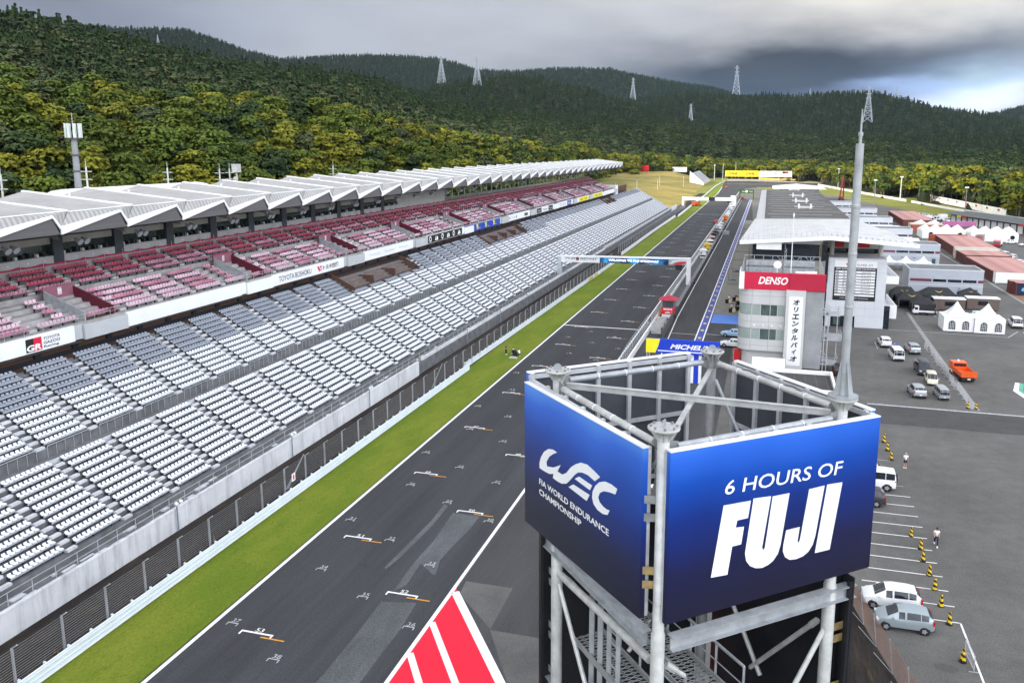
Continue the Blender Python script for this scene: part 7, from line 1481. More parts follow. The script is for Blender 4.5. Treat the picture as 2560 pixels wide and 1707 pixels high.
def car_parts(kind):
    if kind in _vm: return _vm[kind]
    W, st, fa, ra, wr = CARS[kind]; V, F, G = [], [], []; nr = 13
    for y, zb, zr, wb, w2 in st:
        z0 = .24 if abs(y) < st[-1][0]-.25 else .32; h = zb-z0; gz_ = zr-zb
        half = [(wb*.86, z0), (wb*.97, z0+.1*h), (wb, z0+.45*h), (wb*.985, z0+.8*h), (wb*.94, zb), (wb*.94-(wb*.94-w2)*.9, zb+gz_*.88)]
        ring = half+[(w2*.55, zr-.004)]
        ring = ring+[(-x, z) for x, z in ring[::-1]]; V += [(x, y, z) for x, z in ring]
    n = 14
    for i in range(len(st)-1):
        for j in range(n-1):
            f = (i*n+j, i*n+j+1, (i+1)*n+j+1, (i+1)*n+j); F.append(f); y0, y1 = st[i][0], st[i+1][0]; g0, g1 = st[i][2]-st[i][1], st[i+1][2]-st[i+1][1]
            side = j in (4, 8); top = j in (5, 6, 7); glass = False
            if side and g0 > .25 and g1 > .25 and (y1-y0) > .1: glass = True
            if side and (g0 > .3) != (g1 > .3) and kind in ('hatch','sedan','suv') : glass = False
            if top and g1 < .12 and g0 > .3: glass = True          # windscreen
            if (top or side) and g0 < .25 and g1 > .3: glass = top  # rear window
            if kind in ('van','minivan','jeep') and top and g0 > .25 and g1 > g0 and i <= 2: glass = True
            G.append(glass)
    F += [tuple(range(n))[::-1], tuple((len(st)-1)*n+k for k in range(n))]; G += [False, False]
    F = [f[::-1] for f in F[:-2]]+[f[::-1] for f in F[-2:]]
    for j in range(len(st)-1): F.append((j*n, (j+1)*n, (j+1)*n+n-1, j*n+n-1)); G.append(False)
    body, glass = MB(), MB(); body._add(V, [f for f, g in zip(F, G) if not g], 0)
    def shrink(f):
        c = sum((Vector(V[k]) for k in f), Vector())/len(f); p = [Vector(V[k]) for k in f]; nn = (p[1]-p[0]).cross(p[2]-p[0]); nn = nn.normalized() if nn.length > 1e-9 else Vector((0,0,1))
        return [c+(q-c)*.93-nn*0 for q in p]
    for f, g in zip(F, G):
        if g: body.poly([V[k] for k in f], 0); q = shrink(f); c = sum(q, Vector())/len(q); o = Vector((c.x, 0, c.z-.8)); o.y = .0; nn = (q[1]-q[0]).cross(q[2]-q[0]).normalized(); nn = nn if nn.dot(Vector((c.x, c.y*.35, max(.1, c.z-.9)))) > 0 else -nn; glass.poly([p+nn*.014 for p in q], 0)
    L = st[-1][0]; bm = body
    tr = MB()
    for s in (1, -1): 
        for y in (fa, ra): tr.lathe([(0,0),(wr+.07,0),(wr+.07,.02),(0,.02)], (s*(W/2-.03) - (.02 if s > 0 else 0), y, wr), 16, 0, 'x')
    tr.box(-W*.4, W*.4, L-.02, L+.03, .3, .42); tr.box(-W*.42, W*.42, st[0][0]-.05, st[0][0]+.1, .3, .5)
    wh, ri = MB(), MB(); wh.lathe([(.12,-.09),(wr-.03,-.1),(wr,-.06),(wr,.06),(wr-.03,.1),(.12,.09)], (0,0,0), 18, 0, 'x'); ri.lathe([(0,.085),(wr*.3,.1),(wr*.66,.085),(wr*.68,-.08),(0,-.08)], (0,0,0), 14, 0, 'x')
    for k in range(5): t = k*1.2566; ri.bar((.1,0,0), (.1,math.cos(t)*wr*.64,math.sin(t)*wr*.64), .02, .05)
    hl, tl, pl, mi = MB(), MB(), MB(), MB(); hl.box(-.16,.16,-.12,.1,-.08,.08); tl.box(-.09,.09,-.06,.06,-.16,.16); pl.box(-.17,.17,-.01,.01,-.08,.08); mi.box(-.1,.1,-.06,.06,-.07,.07)
    r = dict(W=W, L=L, st=st, fa=fa, ra=ra, wr=wr, body=body, glass=glass.mesh('windows', CARGL), trim=tr.mesh('trim', TRIMK), wheel=wh.mesh('wheel', TYRE, True), rim=ri.mesh('rim', RIM), hl=hl.mesh('headlight', HEAD), tl=tl.mesh('taillight', TAIL), pl=pl.mesh('number_plate', PLATE), mi=mi, bodies={})
    _vm[kind] = r; return r
def car(kind, pm, x, y, head, label, cat='car', group=None, roofm=None, scale=1.0):
    """head: direction the nose points, degrees counter-clockwise from +x"""
    c = car_parts(kind)
    if pm.name not in c['bodies']:
        me = c['body'].mesh('body', pm, True)
        try: me.set_sharp_from_angle(angle=R_(32))
        except Exception: pass
        c['bodies'][pm.name] = (me, c['mi'].mesh('mirror', pm))
    bm, mm = c['bodies'][pm.name]; T = thing({'van': 'van', 'minivan': 'minivan'}.get(kind, 'car'), label, cat, (0,0,0), 0, group)
    def add(nm, me, loc=(0,0,0), parent=None):
        o = bpy.data.objects.new(nm, me); o.location = loc; COL.objects.link(o); o.parent = parent or T; return o
    add('body', bm); add('windows', c['glass']); add('trim', c['trim'])
    for s in (1, -1):
        for yy in (c['fa'], c['ra']):
            w = add('wheel', c['wheel'], (s*(c['W']/2-.07), yy, c['wr'])); w.rotation_euler = (0,0,0 if s > 0 else math.pi); add('rim', c['rim'], (0,0,0), w)
        add('headlight', c['hl'], (s*c['W']*.33, c['L']-.12, .66 if kind != 'van' else .78)); add('taillight', c['tl'], (s*(c['W']*.43), c['st'][0][0]+.05, .92)); add('mirror', mm, (s*(c['W']/2+.07), c['st'][8][0]-.35, c['st'][8][1]+.06))
    add('number_plate', c['pl'], (0, c['st'][0][0]-.06, .58 if kind != 'van' else .62)); add('number_plate', c['pl'], (0, c['L']+.04, .48))
    T.location = (x, y, 0); T.rotation_euler = (0, 0, R_(head-90)); T.scale = (scale,)*3; return T
car('hatch', P_GSIL, 10.62, 57.75, 180, 'silver blue hatchback parked beside the rusty fence'); car('hatch', P_WHITE, 10.15, 60.45, 180, 'white hatchback parked behind the silver blue hatchback', scale=1.06)
car('suv', P_DK, 9.9, 78.9, 180, 'dark grey estate half hidden by the blue billboard edge'); j_ = car('jeep', P_WHITE, 11.2, 83.1, 180, 'boxy white off-roader with a spare wheel on its back', scale=1.05); 
w = bpy.data.objects.new('spare_wheel', _vm['jeep']['wheel']); COL.objects.link(w); w.parent = j_; w.location = (.15,-2.24,1.05); w.rotation_euler = (0,0,R_(90))
car('hatch', P_WHITE, 10.6, 86.0, 180, 'small white car nose hidden behind the billboard above the off-roader')
car('suv', P_WHITE, 20.5, 147.6, 92, 'white sport utility car farthest back in the yard'); v_ = car('van', P_WHITE, 21.1, 138.6, 93, 'white van with a blue light bar on its roof', 'van')
mb = MB(); mb.box(-.5,.5,.9,1.15,1.97,2.1); o = bpy.data.objects.new('light_bar', mb.mesh('light_bar', mat('blue_light_bar', (.02,.05,.4), .2, var=0))); COL.objects.link(o); o.parent = v_
car('suv', P_SIL, 24.3, 143.9, 95, 'silver sport utility car beside the white van'); car('van', P_DK, 23.6, 130.6, -90, 'dark grey tall van facing the viewer', 'van', scale=1.02); car('minivan', P_BEI, 23.9, 124.8, -94, 'beige small minivan facing the viewer', 'minivan', scale=.88)
car('suv', P_SIL, 20.9, 118.0, 95, 'silver sport utility car nearest the yard line', scale=.98); car('van', P_SIL, 23.9, 117.8, 94, 'pale grey microvan with yellow number plate', 'van', scale=.8)
car('suv', P_BLK, 11.6, 126.6, 90, 'black car in the shade beside the outside stairs'); car('minivan', P_WHITE, 46.3, 170.6, 86, 'white minivan beside the marquee', 'minivan', scale=1.1); car('sedan', P_BLK, 49.2, 172.5, 80, 'black car at the right edge behind the white minivan')
car('minivan', paint('teal_white', (.55,.66,.62)), 40.6, 175.5, 180, 'pale green and white van behind the marquee', 'minivan'); 
for x, y, pm, h, lab in ((-4.6,147.6,P_BL,172,'pale blue racing coupe beside the blue mat'),(-4.4,139.6,P_WHITE,174,'white racing coupe behind the control building corner')):
    c_ = car('sedan', pm, x, y, h, lab, 'race car', scale=1.0); mb = MB(); mb.box(-.85,.85,-2.3,-1.95,1.2,1.25); mb.box(-.5,-.45,-2.2,-2.05,.95,1.2); mb.box(.45,.5,-2.2,-2.05,.95,1.2); o = bpy.data.objects.new('rear_wing', mb.mesh('rear_wing', TRIMK)); COL.objects.link(o); o.parent = c_
car('suv', P_RED, -21.9, 380.5, 90, 'red course car standing at the track edge by the pit wall'); car('hatch', P_RED, -35.0, 737, 90, 'tiny red car far along the track', scale=1.2); car('suv', P_RED, -16.4, 572, 80, 'red car under the green gantry at the pit exit')
for i in range(6): car(('sedan','suv','hatch')[i % 3], (P_WHITE,P_SIL,P_WHITE)[i % 3], 73.6+i*1.5, 455-i*7.2, 205, ['first','second','third','fourth','fifth','sixth'][i]+' pale car from the left in the far row beside the field', scale=1.1)
for i, (x, y, h, k, pm) in enumerate(((84.2,326,200,'sedan',P_WHITE),(87,318,195,'sedan',P_WHITE),(87.5,312,190,'hatch',P_SIL),(90,306,190,'sedan',P_WHITE),(86.5,346.5,190,'suv',P_BLK))):
    car(k, pm, x, y, h, ['white car first by the long marquee end','white car second by the long marquee end','silver hatchback near the long marquee end','white car lowest at the right edge near the marquee','black car in front of the garage doors'][i])
for i, (x, y) in enumerate(((70.2,296),(71.5,290),(71.8,283),(72.4,277),(70.4,270),(70.8,264),(70.6,258),(70.9,252))): car('minivan' if i % 2 else 'van', P_WHITE, x, y, 90+i*3, 'white van parked behind the container rows, number %s from the far end' % ('one','two','three','four','five','six','seven','eight')[i], 'van')
# trucks
def box_truck(x, y, head, body_m, cab_m, label, L=6.5, h=3.2):
    T = thing('truck', label, 'truck', (0,0,0)); mb = MB(); mb.box(-1.15,1.15,-L/2,L/2-2.0,.9,h); part(mb, 'cargo_box', body_m, T); mb = MB(); mb.ext([(-1.05,L/2-1.9,.5),(-1.05,L/2,.5),(-1.05,L/2-.02,1.3),(-1.05,L/2-.35,2.2),(-1.05,L/2-1.9,2.3)], (2.1,0,0)); part(mb, 'cab', cab_m, T); mb = MB(); mb.ext([(-.95,L/2+.0,1.35),(-.95,L/2-.32,2.1),(-.95,L/2-.34,2.1),(-.95,L/2-.04,1.35)], (1.9,0,0)); mb.box(-1.06,1.06,L/2-1.3,L/2-.5,1.4,2.05); part(mb, 'windows', CARGL, T)
    for s in (1,-1):
        for yy in (L/2-.9, -L/2+1.2): mb = MB(); mb.lathe([(0,-.12),(.42,-.12),(.42,.12),(0,.12)], (s*1.0,yy,.42), 14, 0, 'x'); part(mb, 'wheel', TYRE, T)
    T.location = (x, y, 0); T.rotation_euler = (0,0,R_(head-90)); return T
box_truck(77.2, 314, 250, TENTW, P_RED, 'white box truck with red cab near the long marquee'); box_truck(73, 321, 250, mat('brown_trailer', (.25,.2,.17), .6), P_RED, 'brown box trailer beside the white box truck', 7.5); box_truck(78.5, 421, 200, TENTW, P_WHITE, 'white cabin truck by the left end of the garages', 5.5)
box_truck(-40.4, 496, 60, paint('fire_red', (.6,.06,.02)), paint('fire_red', (.6,.06,.02)), 'orange red fire truck parked on the grass verge', 6.0, 2.6); box_truck(-134, 905, 180, P_RED, P_WHITE, 'red lorry trailer on the far road above the bank', 16, 13.5-4)
for o in [q for q in scene.objects if q.get('label', '').startswith('red lorry')]: o.location.z = 6.5
# orange dropside truck
T = thing('orange_truck', 'orange dropside truck parked beyond the barriers', 'truck', (0,0,0)); mb = MB(); mb.box(-1.0,1.0,1.0,2.7,.5,2.05); part(mb, 'cab', P_OR, T); mb = MB(); mb.box(-.85,.85,.97,1.0,1.35,1.9); mb.box(-.9,.9,2.7,2.72,1.3,1.95); part(mb, 'windows', CARGL, T)
mb = MB(); mb.box(-1.05,1.05,-3.0,.85,.85,.95,0)
for a in ((-1.05,-1.0,-3,.85),(1.0,1.05,-3,.85),(-1.05,1.05,-3.05,-3.0),(-1.05,1.05,.85,.9)): mb.box(a[0],a[1],a[2],a[3],.85,1.75 if a[3] < -2 else 1.5,0)
for k in range(5): mb.box(-.85+k*.38,-.82+k*.38,-3.07,-3.05,.95,1.7,1)
part(mb, 'dropside_bed', [P_OR, paint('faded_orange', (.6,.22,.1))], T); mb = MB(); mb.box(-.9,.9,-2.9,2.6,.45,.7); mb.box(-.2,.2,-3.1,-3.05,.55,.72,1); part(mb, 'chassis', [TRIMK, PLATE], T); mb = MB(); mb.lathe([(0,2.35),(.12,2.3),(.15,2.05)], (0,1.9,0), 10); part(mb, 'beacon', WHITE, T); mb = MB(); mb.box(-1.02,-.98,1.1,2.6,.5,.9); mb.box(.98,1.02,1.1,2.6,.5,.9); part(mb, 'white_panel', WHITE, T)
for s in (1,-1):
    for yy in (1.9,-1.9): mb = MB(); mb.lathe([(0,-.12),(.38,-.12),(.38,.12),(0,.12)], (s*.9,yy,.38), 14, 0, 'x'); part(mb, 'wheel', TYRE, T)
T.location = (28.7,129.0,0); T.rotation_euler = (0,0,R_(6))
# small white pick-up
T = thing('pickup_truck', 'small white flatbed truck in front of the plain black tent', 'truck', (0,0,0)); mb = MB(); mb.ext([(-.7,.55,.45),(-.7,1.65,.45),(-.7,1.65,.95),(-.7,1.3,1.75),(-.7,.55,1.78)], (1.4,0,0)); part(mb, 'cab', P_WHITE, T); mb = MB(); mb.box(-.71,.71,.75,1.35,1.1,1.6); mb.ext([(-.6,1.66,1.0),(-.6,1.36,1.68),(-.6,1.32,1.68),(-.6,1.62,1.0)], (1.2,0,0)); part(mb, 'windows', CARGL, T); mb = MB(); mb.box(-.72,.72,-2.3,.5,.6,.72); mb.box(-.74,.74,-2.9,-2.3,.62,.7); part(mb, 'flatbed', P_WHITE, T)
for s in (1,-1):
    for yy in (1.1,-1.0): mb = MB(); mb.lathe([(0,-.07),(.27,-.07),(.27,.07),(0,.07)], (s*.62,yy,.27), 12, 0, 'x'); part(mb, 'wheel', TYRE, T)
T.location = (31.2,178.3,0); T.rotation_euler = (0,0,R_(88))

# ---------------------------------------------------------------- people
SKIN = mat('skin', (.45,.26,.18), .6, var=.05); HAIRM = mat('dark_hair', (.015,.012,.01), .7, var=0); GREYH = mat('grey_hair', (.4,.38,.36), .7, var=0)
def skin_mesh(name, pts, edges, radii, m, root=0, sub=1):
    me = bpy.data.meshes.new(name); me.from_pydata(pts, edges, []); o = bpy.data.objects.new(name, me); COL.objects.link(o)
    md = o.modifiers.new('skin', 'SKIN'); me.skin_vertices.new() if not me.skin_vertices else None
    for v, r in zip(me.skin_vertices[0].data, radii): v.radius = (r, r) if not isinstance(r, tuple) else r
    me.skin_vertices[0].data[root].use_root = True; md.use_smooth_shade = True; s = o.modifiers.new('sub', 'SUBSURF'); s.levels = sub; s.render_levels = sub
    dg = bpy.context.evaluated_depsgraph_get(); out = bpy.data.meshes.new_from_object(o.evaluated_get(dg)); bpy.data.objects.remove(o); out.name = name; out.materials.clear(); out.materials.append(m)
    return out
POSES = {
 'stand': dict(ua=((.23,-.01,1.12),(.25,.05,.87)), la=((-.23,-.01,1.12),(-.25,.05,.87)), rl=((.1,.02,.48),(.1,-.02,.08)), ll=((-.1,.02,.48),(-.1,-.02,.08)), hip=.92, lean=0),
 'walk': dict(ua=((.24,.06,1.14),(.2,.24,1.02)), la=((-.23,-.1,1.14),(-.2,.02,.95)), rl=((.09,-.08,.5),(.08,-.36,.2)), ll=((-.09,.2,.5),(-.08,.18,.08)), hip=.9, lean=.04),
 'fold': dict(ua=((.24,.05,1.15),(.05,.22,1.16)), la=((-.24,.05,1.15),(-.05,.22,1.12)), rl=((.1,.02,.48),(.1,-.02,.08)), ll=((-.1,.02,.48),(-.1,-.02,.08)), hip=.92, lean=0),
 'kneel': dict(ua=((.24,.22,.72),(.12,.42,.55)), la=((-.24,.22,.72),(-.12,.42,.55)), rl=((.13,.38,.48),(.12,.1,.08)), ll=((-.13,.3,.1),(-.12,-.15,.1)), hip=.42, lean=.2)}
_pc = {}
def person(x, y, face, pose, shirt, legs, label, long_legs=True, hair=HAIRM, cat='person', z=0.0, group=None):
    k = (pose, shirt.name, legs.name, long_legs)
    if k not in _pc:
        p = POSES[pose]; h = p['hip']; L = p['lean']; pel = (0,0,h); sp = (0,L*.4,h+.22); ch = (0,L,h+.42); nk = (0,L*1.25,h+.55); hb = (0,L*1.35+.01,h+.63); hm = (0,L*1.4+.025,h+.71); ht = (0,L*1.4+.01,h+.8)
        sR, sL = (.17,L*1.05,h+.47), (-.17,L*1.05,h+.47); d = lambda q: (q[0], q[1], q[2])
        pts = [pel, sp, ch, nk, hb, hm, ht, sR, p['ua'][0], p['ua'][1], sL, p['la'][0], p['la'][1], (.095,0,h-.05), p['rl'][0], p['rl'][1], (-.095,0,h-.05), p['ll'][0], p['ll'][1], (p['rl'][1][0],p['rl'][1][1]+.15,p['rl'][1][2]-.04), (p['ll'][1][0],p['ll'][1][1]+.15,p['ll'][1][2]-.04)]
        ed = [(0,1),(1,2),(2,3),(3,4),(4,5),(5,6),(2,7),(7,8),(8,9),(2,10),(10,11),(11,12),(0,13),(13,14),(14,15),(0,16),(16,17),(17,18),(15,19),(18,20)]
        rad = [.11,.1,.12,.055,.075,.095,.06,.06,.042,.03,.06,.042,.03,.085,.055,.036,.085,.055,.036,.032,.032]
        for w, e in ((9, 8), (12, 11)):     # hand: palm then five separate bent fingers
            W, E = Vector(pts[w]), Vector(pts[e]); f = (W-E).normalized(); s = f.orthogonal().normalized(); q = f.cross(s); b = len(pts); pts.append(tuple(W+f*.07)); ed.append((w, b)); rad.append(.024)
            for i, ln in enumerate((.05,.075,.08,.075,.06)):
                a = W+f*.075+s*((i-2)*.017) if i else W+f*.02+s*-.04; m1 = a+f*ln*.6+q*.008; m2 = m1+f*ln*.4+q*.02; c = len(pts); pts += [tuple(a), tuple(m1), tuple(m2)]; ed += [(b if i else w, c), (c, c+1), (c+1, c+2)]; rad += [.009, .0085, .007]
        body = skin_mesh('body', pts, ed, rad, SKIN)
        sp_ = [pel, sp, ch, (0,L*1.15,h+.5), sR, tuple((Vector(sR)*.35+Vector(p['ua'][0])*.65)), sL, tuple((Vector(sL)*.35+Vector(p['la'][0])*.65))]; sh = skin_mesh('shirt', sp_, [(0,1),(1,2),(2,3),(2,4),(4,5),(2,6),(6,7)], [(.145,.115),(.135,.112),(.15,.125),(.075,.07),.08,.066,.08,.066], shirt)
        def seg(a, b, t): return tuple(Vector(a)*(1-t)+Vector(b)*t)
        tp = [(0,0,h+.04), (.095,0,h-.05), p['rl'][0], (-.095,0,h-.05), p['ll'][0]]; te = [(0,1),(1,2),(0,3),(3,4)]; trd = [(.14,.115),.1,.07,.1,.07]
        if long_legs: tp += [seg(p['rl'][0], p['rl'][1], .9), seg(p['ll'][0], p['ll'][1], .9)]; te += [(2,5),(4,6)]; trd += [.055,.055]
        else: tp[2] = seg(tp[1], tp[2], .85); tp[4] = seg(tp[3], tp[4], .85)
        tr = skin_mesh('trousers' if long_legs else 'shorts', tp, te, trd, legs)
        hr = MB(); hr.lathe([(0,.115),(.055,.1),(.09,.055),(.1,-.005),(.085,-.03)], (0,0,0), 12); hr.v = [(a, b-.012, c) for a, b, c in hr.v]; fc = MB()
        fc.tube((0,.09,0), (0,.122,-.012), .014, 6, 0, .01)
        for s in (1,-1): fc.tube((s*.094,0,-.02), (s*.104,-.01,.02), .018, 6); fc.tube((s*.035,.083,.015), (s*.035,.093,.015), .012, 6, 1)
        fc.bar((-.025,.092,-.045), (.025,.092,-.045), .008, .008, 1)
        so = MB()
        for a, t in ((15,19),(18,20)): A_, B_ = Vector(pts[a]), Vector(pts[t]); so.obox((A_.x,(A_.y+B_.y)/2+.02), .09, .27, max(0,A_.z-.08), A_.z+.02, 0)
        _pc[k] = (body, sh, tr, hr.mesh('hair', HAIRM), fc.mesh('face', [SKIN, HAIRM]), so.mesh('shoes', WHITE), hm)
    body, sh, tr, hr, fc, so, hm = _pc[k]; T = thing('person', label, cat, (x, y, z), R_(face-90), group)
    for nm, me, loc in (('body', body, (0,0,0)), ('shirt', sh, (0,0,0)), ('trousers' if long_legs else 'shorts', tr, (0,0,0)), ('hair', hr, hm), ('face', fc, hm), ('shoes', so, (0,0,0))):
        o = bpy.data.objects.new(nm, me); o.location = loc; COL.objects.link(o); o.parent = T
        if nm == 'hair' and hair is not HAIRM: o.data = me.copy(); o.data.materials[0] = hair
    return T
CL_W = mat('white_cloth', (.8,.8,.8), .8, var=.05); CL_K = mat('black_cloth', (.012,.013,.016), .8, var=.1); CL_N = mat('navy_cloth', (.012,.018,.05), .8, var=.1); CL_R = mat('red_cloth', (.45,.02,.02), .8); CL_Y = mat('yellow_vest', (.6,.65,.05), .7)
person(15.3, 89.2, 95, 'stand', CL_W, CL_N, 'man seen from behind in white shirt and navy shorts', False, GREYH); person(15.1, 71.3, -92, 'walk', CL_W, CL_N, 'man in white shirt and dark trousers walking toward the viewer')
person(-39.9, 124.0, -30, 'fold', CL_K, CL_K, 'person in black standing on the grass verge'); person(-39.0, 124.5, 0, 'kneel', CL_W, CL_K, 'person in white shirt crouching left of the black equipment'); person(-37.4, 123.5, 150, 'kneel', CL_W, CL_K, 'person in white shirt crouching right of the black equipment')
T = thing('equipment_case', 'black camera equipment standing between the crouching people on the verge', 'equipment', (-38.2,123.4,0)); mb = MB(); mb.box(-38.6,-37.9,123.5,124.1,0,.55); mb.bar((-38.3,123.8,.5), (-38.0,123.3,.95), .25, .3); part(mb, 'case', BLACK, T); mb = MB()
for t in (0,2.1,4.2): mb.tube((-38.4,123.1,.9), (-38.4+.5*math.cos(t),123.1+.5*math.sin(t),0), .025, 5)
mb.box(-38.6,-38.2,122.95,123.3,.85,1.1); part(mb, 'tripod', BLACK, T)
mb = MB(); mb.box(-38.7,-37.4,121.8,122.3,.0,.16); mb.prism([(-38.6,121.85),(-37.6,121.85),(-37.7,122.25),(-38.5,122.25)], .16, .26); tag(part(mb, 'flat_case', mat('pale_case', (.4,.42,.38), .6)), 'pale flat case lying on the grass in front of the camera crew', 'case')
for i, (x, y, s, l, lab) in enumerate(((-7.0,181,CL_W,CL_K,'mechanic in white leaning at the pit equipment'),(-6.0,171,CL_W,CL_K,'mechanic in white beside the blue mat'),(-5.2,173,CL_K,CL_K,'mechanic in black beside the blue mat'),(-6.9,293,CL_K,CL_K,'person in black walking on the pit apron'),(-3.6,329,CL_Y,CL_K,'person in yellow vest on the far pit apron'),(-4.6,312,CL_R,CL_K,'person in red shirt on the pit apron'),(-16.3,203,CL_K,CL_K,'person in black leaning on the pit wall fence beyond the gantry'),(-16.6,272,CL_Y,CL_N,'person in yellow vest beside the yellow timing stand'),(32.8,168.6,CL_K,CL_K,'person in black sitting height beside the marquee'),(33.6,177.2,CL_K,CL_K,'person in black behind the white flatbed truck'),(-8.3,404,CL_K,CL_K,'dark figure far along the pit apron'))):
    person(x, y, 70+i*40, ('stand','walk','fold')[i % 3], s, l, lab)
# pit equipment in front of the garages
def trolley(x, y, rz, label, m):
    T = thing('pit_trolley', label, 'trolley', (x,y,0), rz); mb = MB()
    for a in (-1.1,1.1):
        for b in (-.4,.4): mb.bar((x+a,y+b,0), (x+a,y+b,.95), .06, .06)
    mb.box(x-1.2,x+1.2,y-.5,y+.5,.9,.98); part(mb, 'table', GALV_D, T); mb = MB(); mb.box(x-1.0,x+.9,y-.35,y+.35,.98,1.12); mb.box(x-.2,x+.7,y-.2,y+.2,1.12,1.3); part(mb, 'bodywork_panel', m, T)
trolley(-7.4, 207, 0, 'table carrying dark teal bodywork on the pit apron', mat('teal_bodywork', (.02,.09,.1), .3)); trolley(-7.0, 222, 0, 'table carrying black bodywork on the pit apron', BLACK)
for i, (x, y) in enumerate(((-7.4,180.5),(-6.0,183.5),(-5.0,179.0),(-6.2,170.2),(-4.8,172.5),(-5.5,186))):
    T = thing('tyre_stack', 'stack of dark tyres on the pit apron %s' % ('nearest the pit stripe','second from the stripe','third from the stripe','just past the blue mat','close to the building past the blue mat','behind the mechanics')[i], 'tyres', (x,y,0)); mb = MB()
    for k in range(3): mb.lathe([(.18,.02+k*.3),(.35,.02+k*.3),(.36,.28+k*.3),(.18,.3+k*.3)], (x,y,0), 12)
    part(mb, 'tyres', TYRE, T); mb = MB(); mb.lathe([(0,.85),(.18,.9)], (x,y,0), 10); mb.box(x+.4,x+1.0,y-.3,y+.3,.1,.8); mb.bar((x-.5,y,.1), (x+.8,y+.3,1.2), .06, .06); part(mb, 'rim', mat('cream_rim', (.55,.48,.35), .5), T)
for k in range(8): 
    T = thing('pit_boom', 'thin overhead pit boom frame, number %d along the apron' % (k+1) if False else 'thin dark pit boom frame standing on the apron', 'frame', (-8.6,215+k*19,0), 0, 'pit boom frames'); mb = MB(); y = 215+k*19; mb.bar((-8.6,y,0), (-8.6,y,2.6), .07, .07); mb.bar((-8.6,y,2.6), (-4.2,y,2.6), .07, .07); mb.bar((-4.2,y,0), (-4.2,y,2.6), .07, .07); part(mb, 'frame', BLACK, T)
mb = MB(); mb.box(-3.9,-2.9,128.6,129.6,0,2.2); mb.box(-3.95,-3.9,128.7,129.5,.4,2,1); tag(part(mb, 'vending_machine', [P_RED, WHITE]), 'red vending machine at the corner of the control building', 'vending machine')
# ---------------------------------------------------------------- poles, masts, pylons
def pole(x, y, z0, z1, r, label, name='lamp_post', cat='lamp post', m=None, head=None, group=None):
    T = thing(name, label, cat, (x, y, z0), 0, group); mb = MB(); mb.tube((x,y,z0), (x,y,z1), r, 8, 0, r*.65); part(mb, 'post', m or GALV_L, T)
    if head == 'lamp': mb = MB(); mb.box(x-.9,x+.9,y-.5,y+.5,z1,z1+.6); part(mb, 'lamp_head', WHITE, T)
    if head == 'arm':
        mb = MB(); mb.bar((x-1.0,y,z1-.8), (x+1.0,y,z1-.8), .12, .12); mb.bar((x-1.0,y,z1-2.0), (x+1.0,y,z1-2.0), .12, .12); mb.tube((x,y,z1), (x,y,z1+1), .04, 5); part(mb, 'crossarm', GALV_L, T)
    return T
for i, (x, y, z) in enumerate(((-100,88,29.7),(-100,102.7,30.5),(-100,120.4,29.9),(-100,134.5,29.4),(-100,137.5,29.4),(-100,177,29.2))):
    pole(x, y, 0, z, .2, ['concrete utility pole at the left picture edge behind the roof','utility pole just right of the tall antenna mast','utility pole with two crossarms rising alone behind the roof','utility pole with round dish, left of a close pair','utility pole of the close pair with wide crossarms','short utility pole far along the roof'][i], 'utility_pole', 'utility pole', GALV_L, 'arm')
T = pole(-100, 139.7, 0, 29.0, .22, 'slim antenna mast with box head beside the close pair of poles', 'antenna_mast', 'mast', GALV_L); mb = MB(); mb.box(-100.7,-99.3,139.2,140.2,28.6,30.2); mb.lathe([(0,0),(.5,.05),(.55,.2)], (-99.9,139.0,27.3), 12, 0, 'y'); part(mb, 'antenna_head', GALV_L, T)
T = thing('cell_tower', 'tall grey mobile phone mast with panel antennas rising behind the roof', 'mast', (-105,106,0)); mb = MB(); mb.lathe([(0,0),(.62,0),(.58,20),(.52,27),(.44,34.6),(0,34.6)], (-105,106,0), 14); part(mb, 'shaft', mat('mast_grey', (.24,.25,.27), .5, .2, var=.1), T)
mb = MB()
for z in (26.8, 29.5, 32.0): mb.lathe([(.56,z),(.68,z+.05),(.68,z+.22),(.5,z+.25)], (-105,106,0), 14)
mb.lathe([(0,34.55),(1.0,34.55),(1.0,34.75),(0,34.75)], (-105,106,0), 16); part(mb, 'collar', mat('mast_dark', (.07,.075,.08), .5), T)
for k in range(9):
    t = k*.698; x, y = -105+1.15*math.cos(t), 106+1.15*math.sin(t); mb = MB(); mb.obox((x,y), .35, .2, 34.8, 37.0, t+1.57); part(mb, 'panel_antenna', mat('antenna_pale', (.55,.6,.58), .5), T)
mb = MB(); mb.tube((-105,106,34.7), (-105,106,38.6), .06, 6); part(mb, 'rod', GALV, T)
pole(-154.7,877,2,14,.35,'white lamp post on the far road left of the lorry', head='lamp'); pole(-171.6,1042,6,18,.35,'second white lamp post beyond the first on the far road', head='lamp'); pole(-135.8,1094,6,24,.4,'tall lamp post on the far road to the right of the lorry', head='lamp'); pole(-54.5,888,0,16.5,.4,'white lamp post beside the far stand', head='lamp'); pole(-47.8,925,0,18,.3,'plain white pole left of the yellow boards', 'flag_pole', 'pole'); pole(-33.5,903,0,19.5,.25,'thin pole rising between the yellow boards', 'flag_pole', 'pole')
pole(84,585,0,15,.5,'white floodlight column on the sunlit field', head='lamp'); pole(60.6,520,0,15,.3,'dark lamp post beside the road on the right', m=GALV_D, head='lamp'); pole(59.3,769,0,16,.4,'white lamp post beside the long white wall', head='lamp'); pole(101,480,0,13,.25,'dark lamp post by the left end of the garages', m=GALV_D, head='lamp')
for i, (x, y) in enumerate(((-98,545),(-92,600),(-82,640),(-88,700),(-70,720))): pole(x, y, 0, 11, .22, 'thin lamp post on the grassy bank beyond the seats', head=None, group='lamp posts on the grass bank')
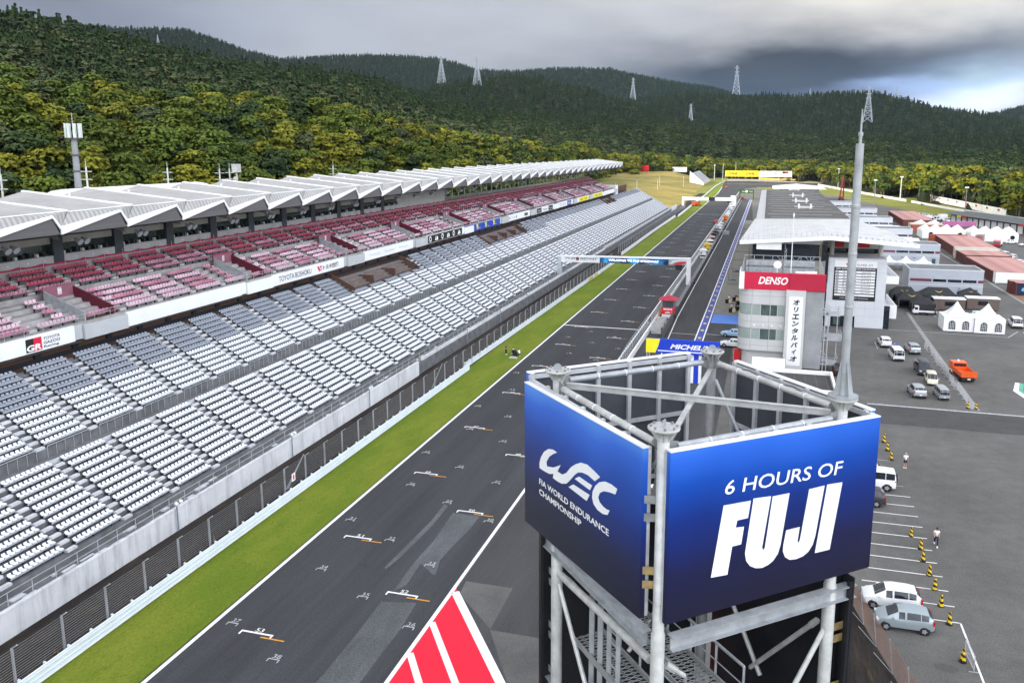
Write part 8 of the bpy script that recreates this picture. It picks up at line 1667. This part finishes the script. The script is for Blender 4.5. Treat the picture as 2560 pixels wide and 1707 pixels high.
T = thing('crane', 'dark red folded crane boom standing beyond the pit roof', 'crane', (46.9,580,0)); mb = MB(); mb.box(45.8,48.6,577,583,.6,2.4); mb.bar((46.2,579,2), (47.6,579,16.5), 1.1, .9); mb.bar((48.4,580,2), (48.2,580,13.5), .9, .8); part(mb, 'boom', mat('dark_red_crane', (.16,.02,.018), .5, var=.15), T); mb = MB()
for s in (578,582):
    for x in (46,48.4): mb.lathe([(0,-.3),(.7,-.3),(.7,.3),(0,.3)], (x,s,.7), 12, 0, 'x')
part(mb, 'wheels', TYRE, T)
PYL = mat('pylon_steel', (.42,.46,.5), .5, .2, var=.1)
def pylon(x, y, z0, h, label):
    T = thing('pylon', label, 'pylon', (x,y,z0)); mb = MB(); w0, w1 = h*.13, h*.022; t = h*.011+.2; lv = [0,.16,.3,.42,.53,.63,.72,.81,.9,1.0]; wd = lambda f: w0+(w1-w0)*min(1, f*1.25)
    cs = lambda f: [(x+sx*wd(f), y+sy*wd(f), z0-3*(f == 0)+h*f) for sx, sy in ((-1,-1),(1,-1),(1,1),(-1,1))]
    for a, b in zip(lv, lv[1:]):
        A, B = cs(a), cs(b)
        for k in range(4): mb.bar(A[k], B[k], t, t); mb.bar(A[k], B[(k+1) % 4], t*.6, t*.6); mb.bar(A[(k+1) % 4], B[k], t*.6, t*.6); mb.bar(B[k], B[(k+1) % 4], t*.6, t*.6)
    part(mb, 'lattice', PYL, T); mb = MB()
    for f in (.66, .79, .92): s = h*.085; mb.bar((x-s,y,z0+h*f), (x+s,y,z0+h*f), t*.8, t*.8); mb.bar((x-s,y,z0+h*f), (x,y,z0+h*(f+.05)), t*.5, t*.5); mb.bar((x+s,y,z0+h*f), (x,y,z0+h*(f+.05)), t*.5, t*.5)
    part(mb, 'crossarm', PYL, T)
def on_hill(az, r): 
    return r*math.sin(R_(az)), r*math.cos(R_(az)), float(terrain_z(np.array([az]), np.array([r]))[0])
pylon(-939.6, 2316.7, 226.9, 76.3, 'pale electricity pylon on the blue mountain left of the green hill')
pylon(-633.0, 1770.2, 175.0, 59.3, 'electricity pylon standing on the left shoulder of the green hill')
pylon(-506.8, 3159.6, 213.3, 85.2, 'electricity pylon on the dark mountain right of the green hill')
pylon(-182.0, 1991.7, 90.4, 47.7, 'electricity pylon low on the slope above the first corner')
pylon(-173.4, 4296.5, 295.5, 144.5, 'faint electricity pylon rising into the dark cloud')
pylon(221.0, 2138.6, 99.8, 80.0, 'tall electricity pylon behind the lightning mast')
pylon(364.3, 2756.0, 186.1, 36.7, 'electricity pylon on the skyline right of the mast')
pylon(114.1, 2777.7, 198.8, 22.0, 'tiny faint pylon on the skyline below the dark cloud')
pylon(-1660.2, 2000.9, 327.2, 20.5, 'pale pylon platform top left under the cloud')
